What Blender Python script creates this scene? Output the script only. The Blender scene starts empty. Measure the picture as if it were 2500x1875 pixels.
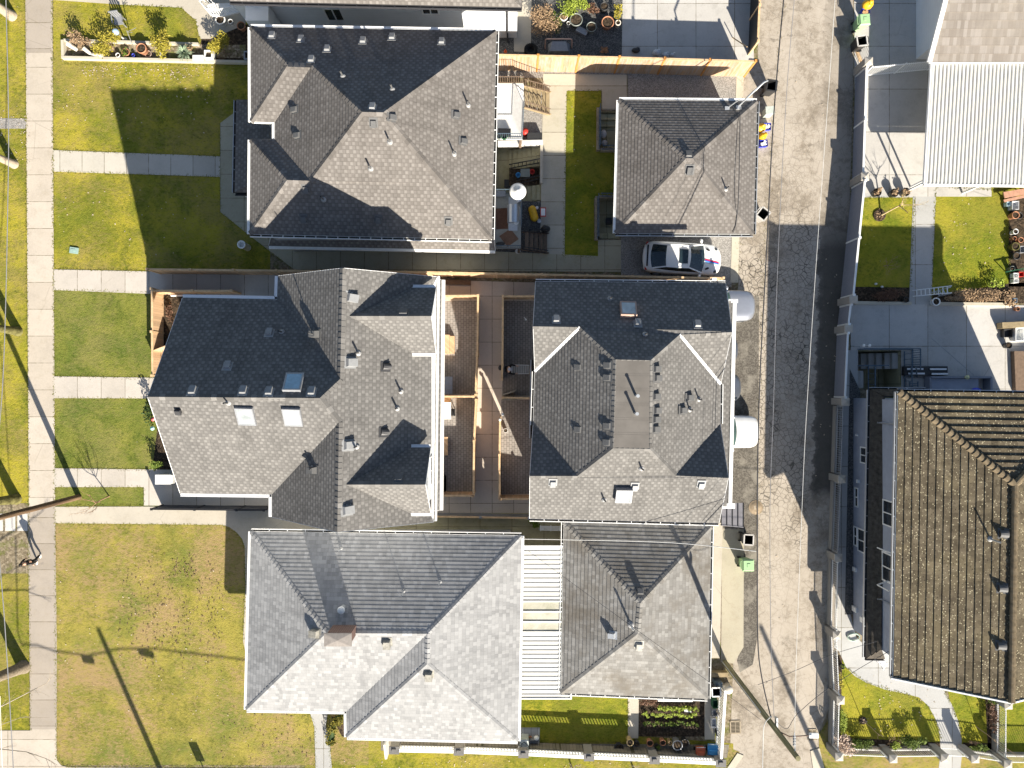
import bpy, bmesh, math, random
from mathutils import Vector, Matrix, Euler
from math import radians as R, sin, cos, pi, tan, sqrt, atan2
random.seed(7)
S = bpy.context.scene
C = S.collection
# ------------------------------------------------------------------ camera, sky, sun, exposure
CAM_H = 42.0          # drone height above the lots, looking straight down
FPX = 1722.0          # focal length in pixels of a 2500-pixel-wide frame
cam = bpy.data.objects.new('camera', bpy.data.cameras.new('camera'))
C.objects.link(cam); S.camera = cam
cam.location = (0, 0, CAM_H); cam.rotation_euler = (0, 0, 0)
cam.data.sensor_fit = 'HORIZONTAL'; cam.data.sensor_width = 36.0
cam.data.lens = 36.0 * FPX / 2500.0
cam.data.clip_end = 2000.0; cam.data.clip_start = 0.1
SUN_EL, SUN_AZ = R(29.3), R(23.8)      # azimuth measured from the bottom of the frame towards its right
sdir = Vector((sin(SUN_AZ) * cos(SUN_EL), -cos(SUN_AZ) * cos(SUN_EL), sin(SUN_EL)))
W = bpy.data.worlds.new('World'); S.world = W; W.use_nodes = True
_sky = W.node_tree.nodes.new('ShaderNodeTexSky'); _sky.sky_type = 'NISHITA'; _sky.sun_disc = False
_sky.sun_elevation = SUN_EL; _sky.sun_rotation = atan2(sdir.x, sdir.y)
_bg = W.node_tree.nodes['Background']; _bg.inputs['Strength'].default_value = 0.056
W.node_tree.links.new(_sky.outputs[0], _bg.inputs[0])
sun = bpy.data.objects.new('sun', bpy.data.lights.new('sun', 'SUN')); C.objects.link(sun)
sun.data.energy = 4.6; sun.data.angle = R(0.5); sun.data.color = (1.0, 0.92, 0.79)
sun.rotation_euler = (-sdir).to_track_quat('-Z', 'Y').to_euler(); sun.location = sdir * 80
S.view_settings.view_transform = 'Standard'; S.view_settings.look = 'None'
S.view_settings.gamma = 1.0; S.view_settings.exposure = 1.33; S.view_settings.use_curve_mapping = False

# ------------------------------------------------------------------ helpers
def G(px, py, z=0.0):
    s = (CAM_H - z) / FPX
    return Vector(((px - 1250) * s, (937.5 - py) * s, z))
def on_x(px, py, X):                    # where the sight line meets the upright plane x = X
    s = X / (px - 1250); return Vector((X, (937.5 - py) * s, CAM_H - s * FPX))
def on_y(px, py, Y):
    s = Y / (937.5 - py); return Vector(((px - 1250) * s, Y, CAM_H - s * FPX))
def ray_plane(px, py, p0, n):
    d = Vector(((px - 1250) / FPX, (937.5 - py) / FPX, -1.0)); o = Vector((0, 0, CAM_H))
    t = (p0 - o).dot(n) / d.dot(n); return o + d * t

class MB:
    def __init__(s): s.v = []; s.f = []; s.uv = []; s.mi = []; s.sm = []
    def face(s, pts, mi=0, uv=None, smooth=False):
        b = len(s.v); s.v += [tuple(p) for p in pts]
        s.f.append(tuple(range(b, b + len(pts)))); s.uv.append(uv); s.mi.append(mi); s.sm.append(smooth)
    def mesh(s, verts, faces, mi=0, smooth=False):
        b = len(s.v); s.v += [tuple(p) for p in verts]
        for f in faces: s.f.append(tuple(b + i for i in f)); s.uv.append(None); s.mi.append(mi); s.sm.append(smooth)
    def hexa(s, lo, hi, mi=0):          # four bottom corners, four top corners (ccw seen from above)
        s.mesh(list(lo) + list(hi), [(3, 2, 1, 0), (4, 5, 6, 7), (0, 1, 5, 4), (1, 2, 6, 5), (2, 3, 7, 6), (3, 0, 4, 7)], mi)
    def box(s, c, d, rz=0, mi=0, M=None):
        hx, hy, hz = d[0] / 2, d[1] / 2, d[2] / 2; ca, sa = cos(rz), sin(rz)
        P = []
        for z in (-hz, hz):
            for x, y in ((-hx, -hy), (hx, -hy), (hx, hy), (-hx, hy)):
                v = Vector((x * ca - y * sa, x * sa + y * ca, z))
                if M is not None: v = M @ Vector((x, y, z))
                P.append(Vector(c) + v if M is None else v + Vector(c))
        s.hexa(P[:4], P[4:], mi)
    def beam(s, a, b, w, h, mi=0, up=Vector((0, 0, 1))):   # square bar from a to b
        a = Vector(a); b = Vector(b); d = (b - a)
        if d.length < 1e-6: return
        d.normalize()
        if abs(d.dot(up)) > .98: up = Vector((0, 1, 0))
        x = d.cross(up).normalized() * w / 2; y = x.cross(d).normalized() * h / 2
        lo = [a - x - y, a + x - y, a + x + y, a - x + y]; hi = [p + (b - a) for p in lo]
        s.hexa(lo, hi, mi)
    def prism(s, pts, z0, z1, mi=0, top_mi=None):          # polygon extruded upwards (pts: xy ccw or cw)
        pts = [Vector((p[0], p[1])) for p in pts]
        A = sum(pts[i].x * pts[(i + 1) % len(pts)].y - pts[(i + 1) % len(pts)].x * pts[i].y for i in range(len(pts)))
        if A < 0: pts.reverse()
        n = len(pts)
        s.face([(p.x, p.y, z1) for p in pts], mi if top_mi is None else top_mi)
        s.face([(p.x, p.y, z0) for p in reversed(pts)], mi)
        for i in range(n):
            a, b = pts[i], pts[(i + 1) % n]
            s.face([(a.x, a.y, z0), (b.x, b.y, z0), (b.x, b.y, z1), (a.x, a.y, z1)], mi)
    def sheet(s, pts, mi=0):            # horizontal polygon facing up (pts 3-D)
        A = sum(pts[i][0] * pts[(i + 1) % len(pts)][1] - pts[(i + 1) % len(pts)][0] * pts[i][1] for i in range(len(pts)))
        s.face(list(pts) if A > 0 else list(reversed(pts)), mi)
    def tube(s, pts, r, n=8, mi=0, cap=True):
        pts = [Vector(p) for p in pts]; rr = r if isinstance(r, (list, tuple)) else [r] * len(pts)
        rings = []; ref = Vector((0.13, 0.21, 1)).normalized()
        for i, p in enumerate(pts):
            d = (pts[min(i + 1, len(pts) - 1)] - pts[max(i - 1, 0)])
            d = d.normalized() if d.length > 1e-9 else Vector((0, 0, 1))
            x = ref.cross(d)
            if x.length < .05: x = Vector((1, 0, 0)).cross(d)
            x.normalize(); y = d.cross(x)
            rings.append([p + (x * cos(2 * pi * k / n) + y * sin(2 * pi * k / n)) * rr[i] for k in range(n)])
        V = [q for rg in rings for q in rg]; F = []
        for i in range(len(pts) - 1):
            for k in range(n):
                k2 = (k + 1) % n; F.append((i * n + k, i * n + k2, (i + 1) * n + k2, (i + 1) * n + k))
        s.mesh(V, F, mi, True)
        if cap: s.face(list(reversed(rings[0])), mi); s.face(rings[-1], mi)
    def lathe(s, prof, c=(0, 0, 0), n=20, mi=0, smooth=True, close=True):   # profile of (radius, z)
        V = []; F = []
        for r, z in prof:
            for k in range(n): V.append((c[0] + r * cos(2 * pi * k / n), c[1] + r * sin(2 * pi * k / n), c[2] + z))
        for i in range(len(prof) - 1):
            for k in range(n):
                k2 = (k + 1) % n; F.append((i * n + k, i * n + k2, (i + 1) * n + k2, (i + 1) * n + k))
        s.mesh(V, F, mi, smooth)
        if close:
            s.face([V[(len(prof) - 1) * n + k] for k in range(n)], mi); s.face([V[k] for k in reversed(range(n))], mi)
    def ball(s, c, r, n=10, m=7, mi=0):
        rx, ry, rz = r if isinstance(r, (tuple, list)) else (r, r, r); V = []; F = []
        for i in range(m + 1):
            t = -pi / 2 + pi * i / m
            for k in range(n): V.append((c[0] + rx * cos(t) * cos(2 * pi * k / n), c[1] + ry * cos(t) * sin(2 * pi * k / n), c[2] + rz * sin(t)))
        for i in range(m):
            for k in range(n):
                k2 = (k + 1) % n; F.append((i * n + k, i * n + k2, (i + 1) * n + k2, (i + 1) * n + k))
        s.mesh(V, F, mi, True)
    def join(s, o, M=None):
        b = len(s.v); s.v += [tuple(M @ Vector(p)) if M is not None else p for p in o.v]
        s.f += [tuple(i + b for i in f) for f in o.f]; s.uv += o.uv; s.mi += o.mi; s.sm += o.sm
    def bake(s, name):
        me = bpy.data.meshes.new(name); me.from_pydata(s.v, [], s.f)
        me.polygons.foreach_set('material_index', s.mi); me.polygons.foreach_set('use_smooth', s.sm)
        if any(u is not None for u in s.uv):
            L = me.uv_layers.new(name='UVMap').data; k = 0
            for f, u in zip(s.f, s.uv):
                for j in range(len(f)): L[k].uv = u[j] if u is not None else (0, 0); k += 1
        me.update(); return me

def root_matrix(o):
    while o.parent is not None: o = o.parent
    return Matrix.Translation(o.location) @ o.rotation_euler.to_matrix().to_4x4()
def obj(name, mb, mats, parent=None, label=None, local=False, stuff=False):
    if not isinstance(mats, (list, tuple)): mats = [mats]
    if parent is not None and not local:
        Mi = root_matrix(parent).inverted(); mb.v = [tuple(Mi @ Vector(p)) for p in mb.v]
    o = bpy.data.objects.new(name, mb.bake(name))
    for m in mats: o.data.materials.append(m)
    C.objects.link(o); o.parent = parent
    if label: o['label'] = label
    if stuff: o['kind'] = 'stuff'
    return o
def thing(name, label, cat, loc=(0, 0, 0), rz=0.0, group=None):
    o = bpy.data.objects.new(name, None); C.objects.link(o); o.empty_display_size = .3
    o.location = loc; o.rotation_euler = (0, 0, rz); o['label'] = label; o['category'] = cat
    if group: o['group'] = group
    return o
def solo(name, mb, mats, label, cat, loc=None, group=None):     # a thing that is one mesh, built in world coordinates
    if loc is None: loc = Vector((sum(p[0] for p in mb.v) / len(mb.v), sum(p[1] for p in mb.v) / len(mb.v), min(p[2] for p in mb.v)))
    loc = Vector(loc); mb.v = [tuple(Vector(p) - loc) for p in mb.v]
    o = obj(name, mb, mats); o.location = loc; o['label'] = label; o['category'] = cat
    if group: o['group'] = group
    return o
def struct(name, mb, mats):
    o = obj(name, mb, mats); o['kind'] = 'structure'; return o
def dup(root, loc, rz=0.0, label=None, scale=None):
    r = root.copy(); C.objects.link(r); r.location = loc; r.rotation_euler = (0, 0, rz)
    if label: r['label'] = label
    if scale: r.scale = (scale,) * 3 if not isinstance(scale, tuple) else scale
    for ch in list(root.children):
        c = ch.copy(); C.objects.link(c); c.parent = r
        for g in list(ch.children):
            d = g.copy(); C.objects.link(d); d.parent = c
    return r
# ------------------------------------------------------------------ materials (all procedural)
class NT:
    def __init__(s, name, rough=.8, spec=.3, metal=0.0):
        s.m = bpy.data.materials.new(name); s.m.use_nodes = True; s.t = s.m.node_tree
        s.b = s.t.nodes['Principled BSDF']; s.b.inputs['Roughness'].default_value = rough
        s.b.inputs['Specular IOR Level'].default_value = spec; s.b.inputs['Metallic'].default_value = metal
    def n(s, typ, **k):
        x = s.t.nodes.new(typ)
        for a, b in k.items(): setattr(x, a, b)
        return x
    def l(s, a, b): s.t.links.new(a, b)
    def set(s, inp, v):
        if hasattr(v, 'is_linked') or isinstance(v, bpy.types.NodeSocket): s.l(v, inp)
        else: inp.default_value = v
    def obj(s): return s.n('ShaderNodeTexCoord').outputs['Object']
    def pos(s): return s.n('ShaderNodeNewGeometry').outputs['Position']
    def uv(s): return s.n('ShaderNodeTexCoord').outputs['UV']
    def math(s, op, a, b=0.0, c=None):
        x = s.n('ShaderNodeMath', operation=op); s.set(x.inputs[0], a); s.set(x.inputs[1], b)
        if c is not None: s.set(x.inputs[2], c)
        return x.outputs[0]
    def noise(s, co, scale, detail=3.0, rough=.55, out='Fac', dist=0.0):
        x = s.n('ShaderNodeTexNoise'); s.l(co, x.inputs['Vector']); x.inputs['Scale'].default_value = scale
        x.inputs['Detail'].default_value = detail; x.inputs['Roughness'].default_value = rough
        x.inputs['Distortion'].default_value = dist; return x.outputs[out]
    def voro(s, co, scale, feature='F1', out='Distance'):
        x = s.n('ShaderNodeTexVoronoi', feature=feature); s.l(co, x.inputs['Vector']); x.inputs['Scale'].default_value = scale
        return x.outputs[out]
    def ramp(s, fac, stops, interp='LINEAR'):
        x = s.n('ShaderNodeValToRGB'); s.l(fac, x.inputs[0]); x.color_ramp.interpolation = interp
        e = x.color_ramp.elements
        while len(e) < len(stops): e.new(.5)
        for el, (p, c) in zip(e, stops):
            el.position = p; el.color = (c, c, c, 1) if isinstance(c, (int, float)) else (*c, 1)
        return x.outputs[0]
    def mix(s, fac, a, b, mode='MIX'):
        x = s.n('ShaderNodeMix', data_type='RGBA', blend_type=mode); s.set(x.inputs[0], fac)
        for i, v in ((6, a), (7, b)):
            if isinstance(v, bpy.types.NodeSocket): s.l(v, x.inputs[i])
            else: x.inputs[i].default_value = (*v, 1)
        return x.outputs[2]
    def mapping(s, co, scale=(1, 1, 1), rot=(0, 0, 0), loc=(0, 0, 0)):
        x = s.n('ShaderNodeMapping'); s.l(co, x.inputs[0]); x.inputs['Scale'].default_value = scale
        x.inputs['Rotation'].default_value = rot; x.inputs['Location'].default_value = loc; return x.outputs[0]
    def bump(s, h, strength=.5, dist=.02):
        x = s.n('ShaderNodeBump'); s.l(h, x.inputs['Height']); x.inputs['Strength'].default_value = strength
        x.inputs['Distance'].default_value = dist; s.l(x.outputs[0], s.b.inputs['Normal'])
    def col(s, c): s.l(c, s.b.inputs['Base Color']); return s

MATS = {}
def mix3(c, k): return tuple(min(1.0, x * k) for x in c)
def flat(name, c, rough=.6, spec=.4, metal=0.0, var=.12, scale=6.0, dirt=0.0):
    """plain painted / plastic / metal surface with a little uneven tone"""
    if name in MATS: return MATS[name]
    t = NT(name, rough, spec, metal); co = t.obj()
    f = t.noise(co, scale, 5.0, .6)
    c0 = t.ramp(f, [(.3, mix3(c, 1 - var)), (.7, mix3(c, 1 + var))])
    if dirt: c0 = t.mix(t.math('MULTIPLY', t.ramp(t.noise(co, scale * .35, 6, .7), [(.5, 0), (.75, 1)]), dirt), c0, (.10, .085, .06))
    t.col(c0); MATS[name] = t.m; return t.m

def grass_mat(name, dark, mid, light, thatch, thatch_amt=.35, moss=.5, green=.5):
    t = NT(name, .95, .05); co = t.pos()
    big = t.noise(co, .16, 5, .6); med = t.noise(co, .75, 6, .7, dist=.5); fine = t.noise(co, 4.6, 5, .8); tiny = t.noise(co, 13, 3, .8)
    f = t.math('ADD', t.math('MULTIPLY', med, .38), t.math('ADD', t.math('MULTIPLY', fine, .40), t.math('MULTIPLY', tiny, .22)))
    c = t.ramp(f, [(.38, dark), (.49, mid), (.60, light)])
    m = t.ramp(t.math('ADD', t.math('MULTIPLY', big, .45), t.math('ADD', t.math('MULTIPLY', med, .3), t.math('MULTIPLY', fine, .25))), [(.47, 0), (.55, moss)])
    c = t.mix(m, c, mix3(light, 1.2))
    gp = t.ramp(t.math('ADD', t.math('MULTIPLY', t.noise(t.mapping(co, loc=(7, 3, 0)), .33, 5, .65), .6), t.math('MULTIPLY', fine, .4)), [(.47, 0), (.60, green)])
    c = t.mix(gp, c, (mid[0] * .58, mid[1] * .80, mid[2] * .8))
    th = t.math('ADD', t.math('MULTIPLY', t.noise(co, .24, 5, .7, dist=.7), .55), t.math('MULTIPLY', t.noise(t.mapping(co, (3.2, 6.5, 5), (0, 0, .45)), 1.0, 5, .75), .45))
    c = t.mix(t.ramp(th, [(.46, 0), (.58, thatch_amt)]), c, thatch)
    dk = t.ramp(t.noise(t.mapping(co, (4.5, 8.5, 6), (0, 0, .6)), 1.0, 5, .8), [(.30, .30), (.46, 1.0)])
    c = t.mix(.8, c, dk, 'MULTIPLY')
    c = t.mix(t.math('MULTIPLY', t.ramp(t.voro(co, 1.7), [(.0, 1), (.032, 1), (.042, 0)]), .55), c, (.62, .56, .46))
    t.col(c); t.bump(t.math('ADD', fine, tiny), .6, .06)
    return t.m
GRASS = grass_mat('lawn_grass', (.085, .108, .013), (.19, .190, .026), (.335, .285, .034), (.31, .235, .09), .55, .75, .6)
GRASS_OLD = grass_mat('mossy_thatched_grass', (.105, .115, .022), (.225, .205, .046), (.345, .285, .066), (.34, .24, .12), .92, .40, .75)
GRASS_NEW = grass_mat('new_turf', (.060, .088, .014), (.135, .158, .030), (.22, .215, .046), (.25, .215, .085), .45, .35, .6)
GRASS_RICH = grass_mat('rich_lawn', (.072, .108, .010), (.170, .190, .020), (.31, .275, .030), (.29, .235, .055), .35, .65, .6)

def concrete(name, c=(.46, .43, .38), seam=None, rot=0.0, stain=.35, warm=(.30, .25, .17), off=(0, 0, 0)):
    """poured slabs; seam = (width, height) of the panels in metres"""
    t = NT(name, .9, .25); co = t.pos()
    a = t.noise(co, .6, 6, .65); b = t.noise(co, 14, 5, .7)
    k = t.ramp(t.math('ADD', t.math('MULTIPLY', a, .6), t.math('MULTIPLY', b, .4)), [(.34, mix3(c, .86)), (.5, c), (.66, mix3(c, 1.08))])
    st = t.math('MULTIPLY', t.ramp(t.noise(co, 1.7, 7, .75), [(.52, 0), (.72, 1)]), stain)
    k = t.mix(st, k, warm)
    sp = t.ramp(t.voro(co, 5.5), [(0, 1), (.05, 1), (.09, 0)])
    k = t.mix(t.math('MULTIPLY', sp, .35 * min(1, stain * 2)), k, mix3(warm, .45))
    ck = t.ramp(t.voro(t.mapping(co, loc=(2.2, 5.1, 0)), .42, 'DISTANCE_TO_EDGE'), [(.0, 1), (.004, .8), (.009, 0)]); ckm = t.ramp(t.noise(co, .3, 3, .5), [(.58, 0), (.66, .3)])
    k = t.mix(t.math('MULTIPLY', ck, ckm), k, mix3(warm, .3))
    hgt = b
    if seam:
        br = t.n('ShaderNodeTexBrick', offset=0.0, squash=1.0)
        t.l(t.mapping(co, (1, 1, 1), (0, 0, rot), off), br.inputs['Vector']); br.inputs['Scale'].default_value = 1.0
        br.inputs['Brick Width'].default_value = seam[0]; br.inputs['Row Height'].default_value = seam[1]
        br.inputs['Mortar Size'].default_value = .022; br.inputs['Mortar Smooth'].default_value = .5
        br.inputs['Color1'].default_value = (.83, .82, .80, 1); br.inputs['Color2'].default_value = (1.0, 1.0, 1.0, 1); br.inputs['Mortar'].default_value = (1, 1, 1, 1)
        k = t.mix(.7, k, br.outputs['Color'], 'MULTIPLY')
        k = t.mix(t.math('MULTIPLY', br.outputs['Fac'], t.ramp(t.noise(co, 2.3, 4, .7), [(.3, .35), (.6, .95)])), k, (.115, .095, .055))
    t.col(k); t.bump(hgt, .2, .01); return t.m
CONC_WALK = concrete('sidewalk_concrete', (.51, .455, .385), (60, 1.6), .0, .32, off=(30, .35, 0)); CONC_WALK_DARK = concrete('older_sidewalk_concrete', (.37, .325, .275), (60, 1.55), 0, .3, off=(30, .2, 0))
CONC_NEW = concrete('pale_new_concrete', (.50, .46, .41), (1.42, 40), .0, .15, off=(.3, 20, 0))
CONC_OLD = concrete('old_mossy_concrete', (.42, .39, .29), (1.43, 1.42), .0, .35, (.20, .19, .07), off=(.2, .3, 0))
CONC_PLAIN = concrete('plain_concrete', (.46, .42, .35), None, 0, .3)
CONC_DRIVE = concrete('driveway_concrete', (.50, .485, .46), (2.3, 2.55), .0, .25, (.17, .15, .12), off=(.55, .3, 0))
CONC_BROWN = concrete('courtyard_concrete', (.60, .525, .445), (1.28, 1.37), .0, .12, off=(-.1, .25, 0))
CONC_GREY = concrete('grey_path_concrete', (.43, .43, .42), (2.2, 2.4), 0, .12, off=(.2, .1, 0))
CONC_CURB = concrete('curb_concrete', (.50, .46, .37), None, 0, .25)
CONC_MOSS = concrete('mossy_concrete', (.42, .385, .25), (1.9, 1.7), 0, .5, (.16, .16, .04))

def asphalt(name):
    t = NT(name, .92, .2); co = t.pos()
    xyz = t.n('ShaderNodeSeparateXYZ'); t.l(co, xyz.inputs[0]); X, Y = xyz.outputs[0], xyz.outputs[1]
    a = t.noise(co, .35, 6, .65, dist=.4); b = t.noise(co, 3.2, 6, .7); fine = t.noise(co, 22, 4, .8)
    f = t.math('ADD', t.math('MULTIPLY', a, .5), t.math('ADD', t.math('MULTIPLY', b, .3), t.math('MULTIPLY', fine, .2)))
    c = t.ramp(f, [(.40, (.225, .19, .148)), (.47, (.31, .268, .215)), (.495, (.385, .338, .278)), (.6, (.435, .385, .322))])
    # worn pale crown down the middle, newer dark repair along the right half of the southern stretch
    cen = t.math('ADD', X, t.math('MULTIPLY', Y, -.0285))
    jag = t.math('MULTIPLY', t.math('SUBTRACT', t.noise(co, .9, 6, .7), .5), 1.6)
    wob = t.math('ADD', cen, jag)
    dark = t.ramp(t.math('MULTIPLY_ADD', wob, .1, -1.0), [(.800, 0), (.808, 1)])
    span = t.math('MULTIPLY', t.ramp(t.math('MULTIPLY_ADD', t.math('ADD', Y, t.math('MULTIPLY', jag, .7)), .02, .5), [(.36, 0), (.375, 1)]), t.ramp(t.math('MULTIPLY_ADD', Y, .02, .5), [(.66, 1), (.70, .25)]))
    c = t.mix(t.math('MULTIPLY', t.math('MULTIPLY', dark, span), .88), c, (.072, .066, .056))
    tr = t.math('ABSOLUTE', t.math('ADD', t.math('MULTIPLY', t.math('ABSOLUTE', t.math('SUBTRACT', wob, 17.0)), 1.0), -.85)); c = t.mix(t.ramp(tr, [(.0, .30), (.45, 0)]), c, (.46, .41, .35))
    oil = t.ramp(t.noise(t.mapping(co, loc=(4, 9, 0)), 1.3, 6, .75), [(.60, 0), (.66, .6)]); c = t.mix(oil, c, (.13, .112, .088))
    # alligator cracking, strongest in bands
    warp = t.n('ShaderNodeMix', data_type='VECTOR'); warp.inputs[0].default_value = .04
    t.l(co, warp.inputs[4]); t.l(t.noise(co, 3.0, 3, .6, 'Color'), warp.inputs[5])
    e1 = t.ramp(t.voro(warp.outputs[1], 3.4, 'DISTANCE_TO_EDGE'), [(.0, 1), (.03, .8), (.055, 0)])
    e2 = t.ramp(t.voro(warp.outputs[1], 1.25, 'DISTANCE_TO_EDGE'), [(.0, 1), (.010, .7), (.020, 0)])
    band = t.ramp(t.math('MULTIPLY_ADD', cen, .1, -1.0), [(.44, 1), (.52, .9), (.60, .8), (.74, .9), (.80, .1)])
    ys = t.ramp(t.math('MULTIPLY_ADD', Y, .02, .5), [(.24, .10), (.34, .9), (.66, 1), (.72, .4), (.85, .15)])
    patch = t.ramp(t.noise(co, .28, 4, .6), [(.40, 0), (.52, 1)])
    c = t.mix(t.math('MULTIPLY', t.math('MULTIPLY', t.math('MULTIPLY', e1, band), ys), t.math('MULTIPLY_ADD', patch, .55, .42)), c, (.045, .040, .034))
    c = t.mix(t.math('MULTIPLY', e2, .26), c, (.075, .068, .058))
    stain = t.ramp(t.noise(co, .75, 6, .7), [(.60, 0), (.68, .4)])
    c = t.mix(stain, c, (.12, .105, .08))
    t.col(c); t.bump(t.math('SUBTRACT', fine, t.math('MULTIPLY', e1, .4)), .3, .012); return t.m
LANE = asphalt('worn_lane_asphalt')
def speckle(name, stops, scale=14.0, rough=.95, bumpd=.03, big=None):
    t = NT(name, rough, .15); co = t.pos()
    v = t.voro(co, scale, 'F1', 'Color'); sep = t.n('ShaderNodeSeparateColor'); t.l(v, sep.inputs[0])
    f = t.math('ADD', t.math('MULTIPLY', sep.outputs[0], .65), t.math('MULTIPLY', t.noise(co, scale * .12, 5, .7), .35))
    c = t.ramp(f, stops)
    if big: c = t.mix(t.ramp(t.noise(co, .8, 6, .7), [(.5, 0), (.62, 1)]), c, big)
    t.col(c); t.bump(sep.outputs[0], .6, bumpd); return t.m
GRAVEL = speckle('grey_gravel', [(.2, (.19, .178, .165)), (.5, (.29, .275, .255)), (.85, (.42, .40, .37))], 26)
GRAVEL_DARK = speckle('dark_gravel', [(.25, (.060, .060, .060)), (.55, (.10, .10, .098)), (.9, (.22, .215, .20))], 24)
SOIL = speckle('garden_soil', [(.25, (.030, .022, .015)), (.6, (.060, .044, .030)), (.9, (.12, .085, .055))], 11)
DRY_BED = speckle('dry_cluttered_bed', [(.25, (.11, .085, .055)), (.6, (.22, .175, .12)), (.9, (.42, .36, .27))], 9, big=(.16, .17, .05))
EARTH = speckle('bare_earth', [(.25, (.16, .13, .085)), (.6, (.25, .205, .14)), (.9, (.33, .28, .20))], 9, big=(.12, .13, .03))
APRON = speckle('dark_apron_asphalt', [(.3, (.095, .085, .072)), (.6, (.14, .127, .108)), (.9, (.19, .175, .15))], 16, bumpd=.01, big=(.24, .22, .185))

def cells(t, uv, w, h, stagger=.5):
    """row / tab cells in a shingle layout: returns random value, position in row, position in tab"""
    s = t.n('ShaderNodeSeparateXYZ'); t.l(uv, s.inputs[0])
    r = t.math('DIVIDE', s.outputs[1], h); ri = t.math('FLOOR', r); rf = t.math('FRACT', r)
    wn = t.n('ShaderNodeTexWhiteNoise', noise_dimensions='1D'); t.l(ri, wn.inputs['W'])
    shift = t.math('ADD', t.math('MULTIPLY', ri, .5), t.math('MULTIPLY', wn.outputs[0], .22)) if stagger is True else t.math('MULTIPLY', wn.outputs[0], 5.0)
    u = t.math('ADD', t.math('DIVIDE', s.outputs[0], w), shift)
    ui = t.math('FLOOR', u); uf = t.math('FRACT', u)
    cb = t.n('ShaderNodeCombineXYZ'); t.l(ui, cb.inputs[0]); t.l(ri, cb.inputs[1])
    w2 = t.n('ShaderNodeTexWhiteNoise', noise_dimensions='2D'); t.l(cb.outputs[0], w2.inputs['Vector'])
    return w2.outputs[0], rf, uf
def shingle(name, lo, mid, hi, w=.30, h=.165, contrast=1.0, stain=None, rowdark=.25, dabs=None):
    t = NT(name, 1.0, .0); uv = t.uv(); v, rf, uf = cells(t, uv, w, h, dabs is not None)
    if dabs:            # laminated shingles: one pale tab per pattern repeat, staggered course by course
        d = t.ramp(uf, [(.0, 0), (.12, 0), (.24, 1), (.50, 1), (.62, 0)])
        d = t.math('MULTIPLY', t.math('MULTIPLY', d, t.ramp(rf, [(.12, 0), (.3, 1), (.9, 1), (1, .4)])), t.ramp(v, [(0, .25), (.7, 1)]))
        c = t.mix(d, t.ramp(v, [(0, lo), (1, mid)]), hi)
    else: c = t.ramp(v, [(.0, lo), (.45, mid), (.72, mid), (.78, hi), (1.0, hi)])
    edge = t.math('MULTIPLY', t.ramp(rf, [(.0, 1), (.14, 0)]), rowdark)  # dark line painted at each course's lower edge stands for its shadow
    c = t.mix(edge, c, mix3(lo, .35))
    slot = t.math('MULTIPLY', t.ramp(uf, [(.0, 1), (.05, .6), (.09, 0)]), rowdark * .8)
    c = t.mix(slot, c, mix3(lo, .4))
    co = t.pos(); g = t.noise(co, 45, 3, .8)
    c = t.mix(.35, c, t.ramp(g, [(.3, .55), (.65, 1.0)]), 'MULTIPLY')
    big = t.noise(co, .35, 5, .65); c = t.mix(.28, c, t.ramp(big, [(.35, .62), (.65, 1.0)]), 'MULTIPLY')
    st = t.noise(t.mapping(uv, (1.6, .16, 1)), 1.0, 5, .7); c = t.mix(.34, c, t.ramp(st, [(.34, .55), (.5, 1.0), (.72, 1.0)]), 'MULTIPLY')
    pt = t.noise(co, .9, 6, .75); c = t.mix(t.ramp(pt, [(.56, 0), (.68, .22)]), c, mix3(hi, 1.15))
    if stain: c = t.mix(t.math('MULTIPLY', t.ramp(t.noise(co, .45, 6, .7), [(.46, 0), (.66, 1)]), stain[1]), c, stain[0])
    t.col(c); t.bump(t.math('ADD', t.math('MULTIPLY', g, .4), v), .25, .012); return t.m
SH_A = shingle('taupe_shingles', (.160, .147, .136), (.192, .177, .165), (.248, .231, .216), .33, .19, rowdark=.42, dabs=1)
SH_B = shingle('charcoal_shingles', (.146, .141, .136), (.178, .172, .165), (.236, .228, .219), .32, .185, rowdark=.42, dabs=1)
SH_C = shingle('grey_shingles', (.150, .145, .139), (.183, .177, .169), (.242, .234, .224), .32, .185, rowdark=.42, dabs=1)
SH_D = shingle('pale_grey_shingles', (.29, .292, .295), (.35, .351, .352), (.40, .401, .402), .20, .21, rowdark=.25)
SH_F = shingle('weathered_shingles', (.23, .222, .208), (.28, .272, .257), (.33, .322, .305), .22, .21, stain=((.14, .122, .098), .75), rowdark=.4)
SH_I = shingle('mossy_brown_shingles', (.25, .22, .19), (.28, .25, .22), (.33, .30, .27), .2, .42, stain=((.30, .27, .23), .4))
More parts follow.
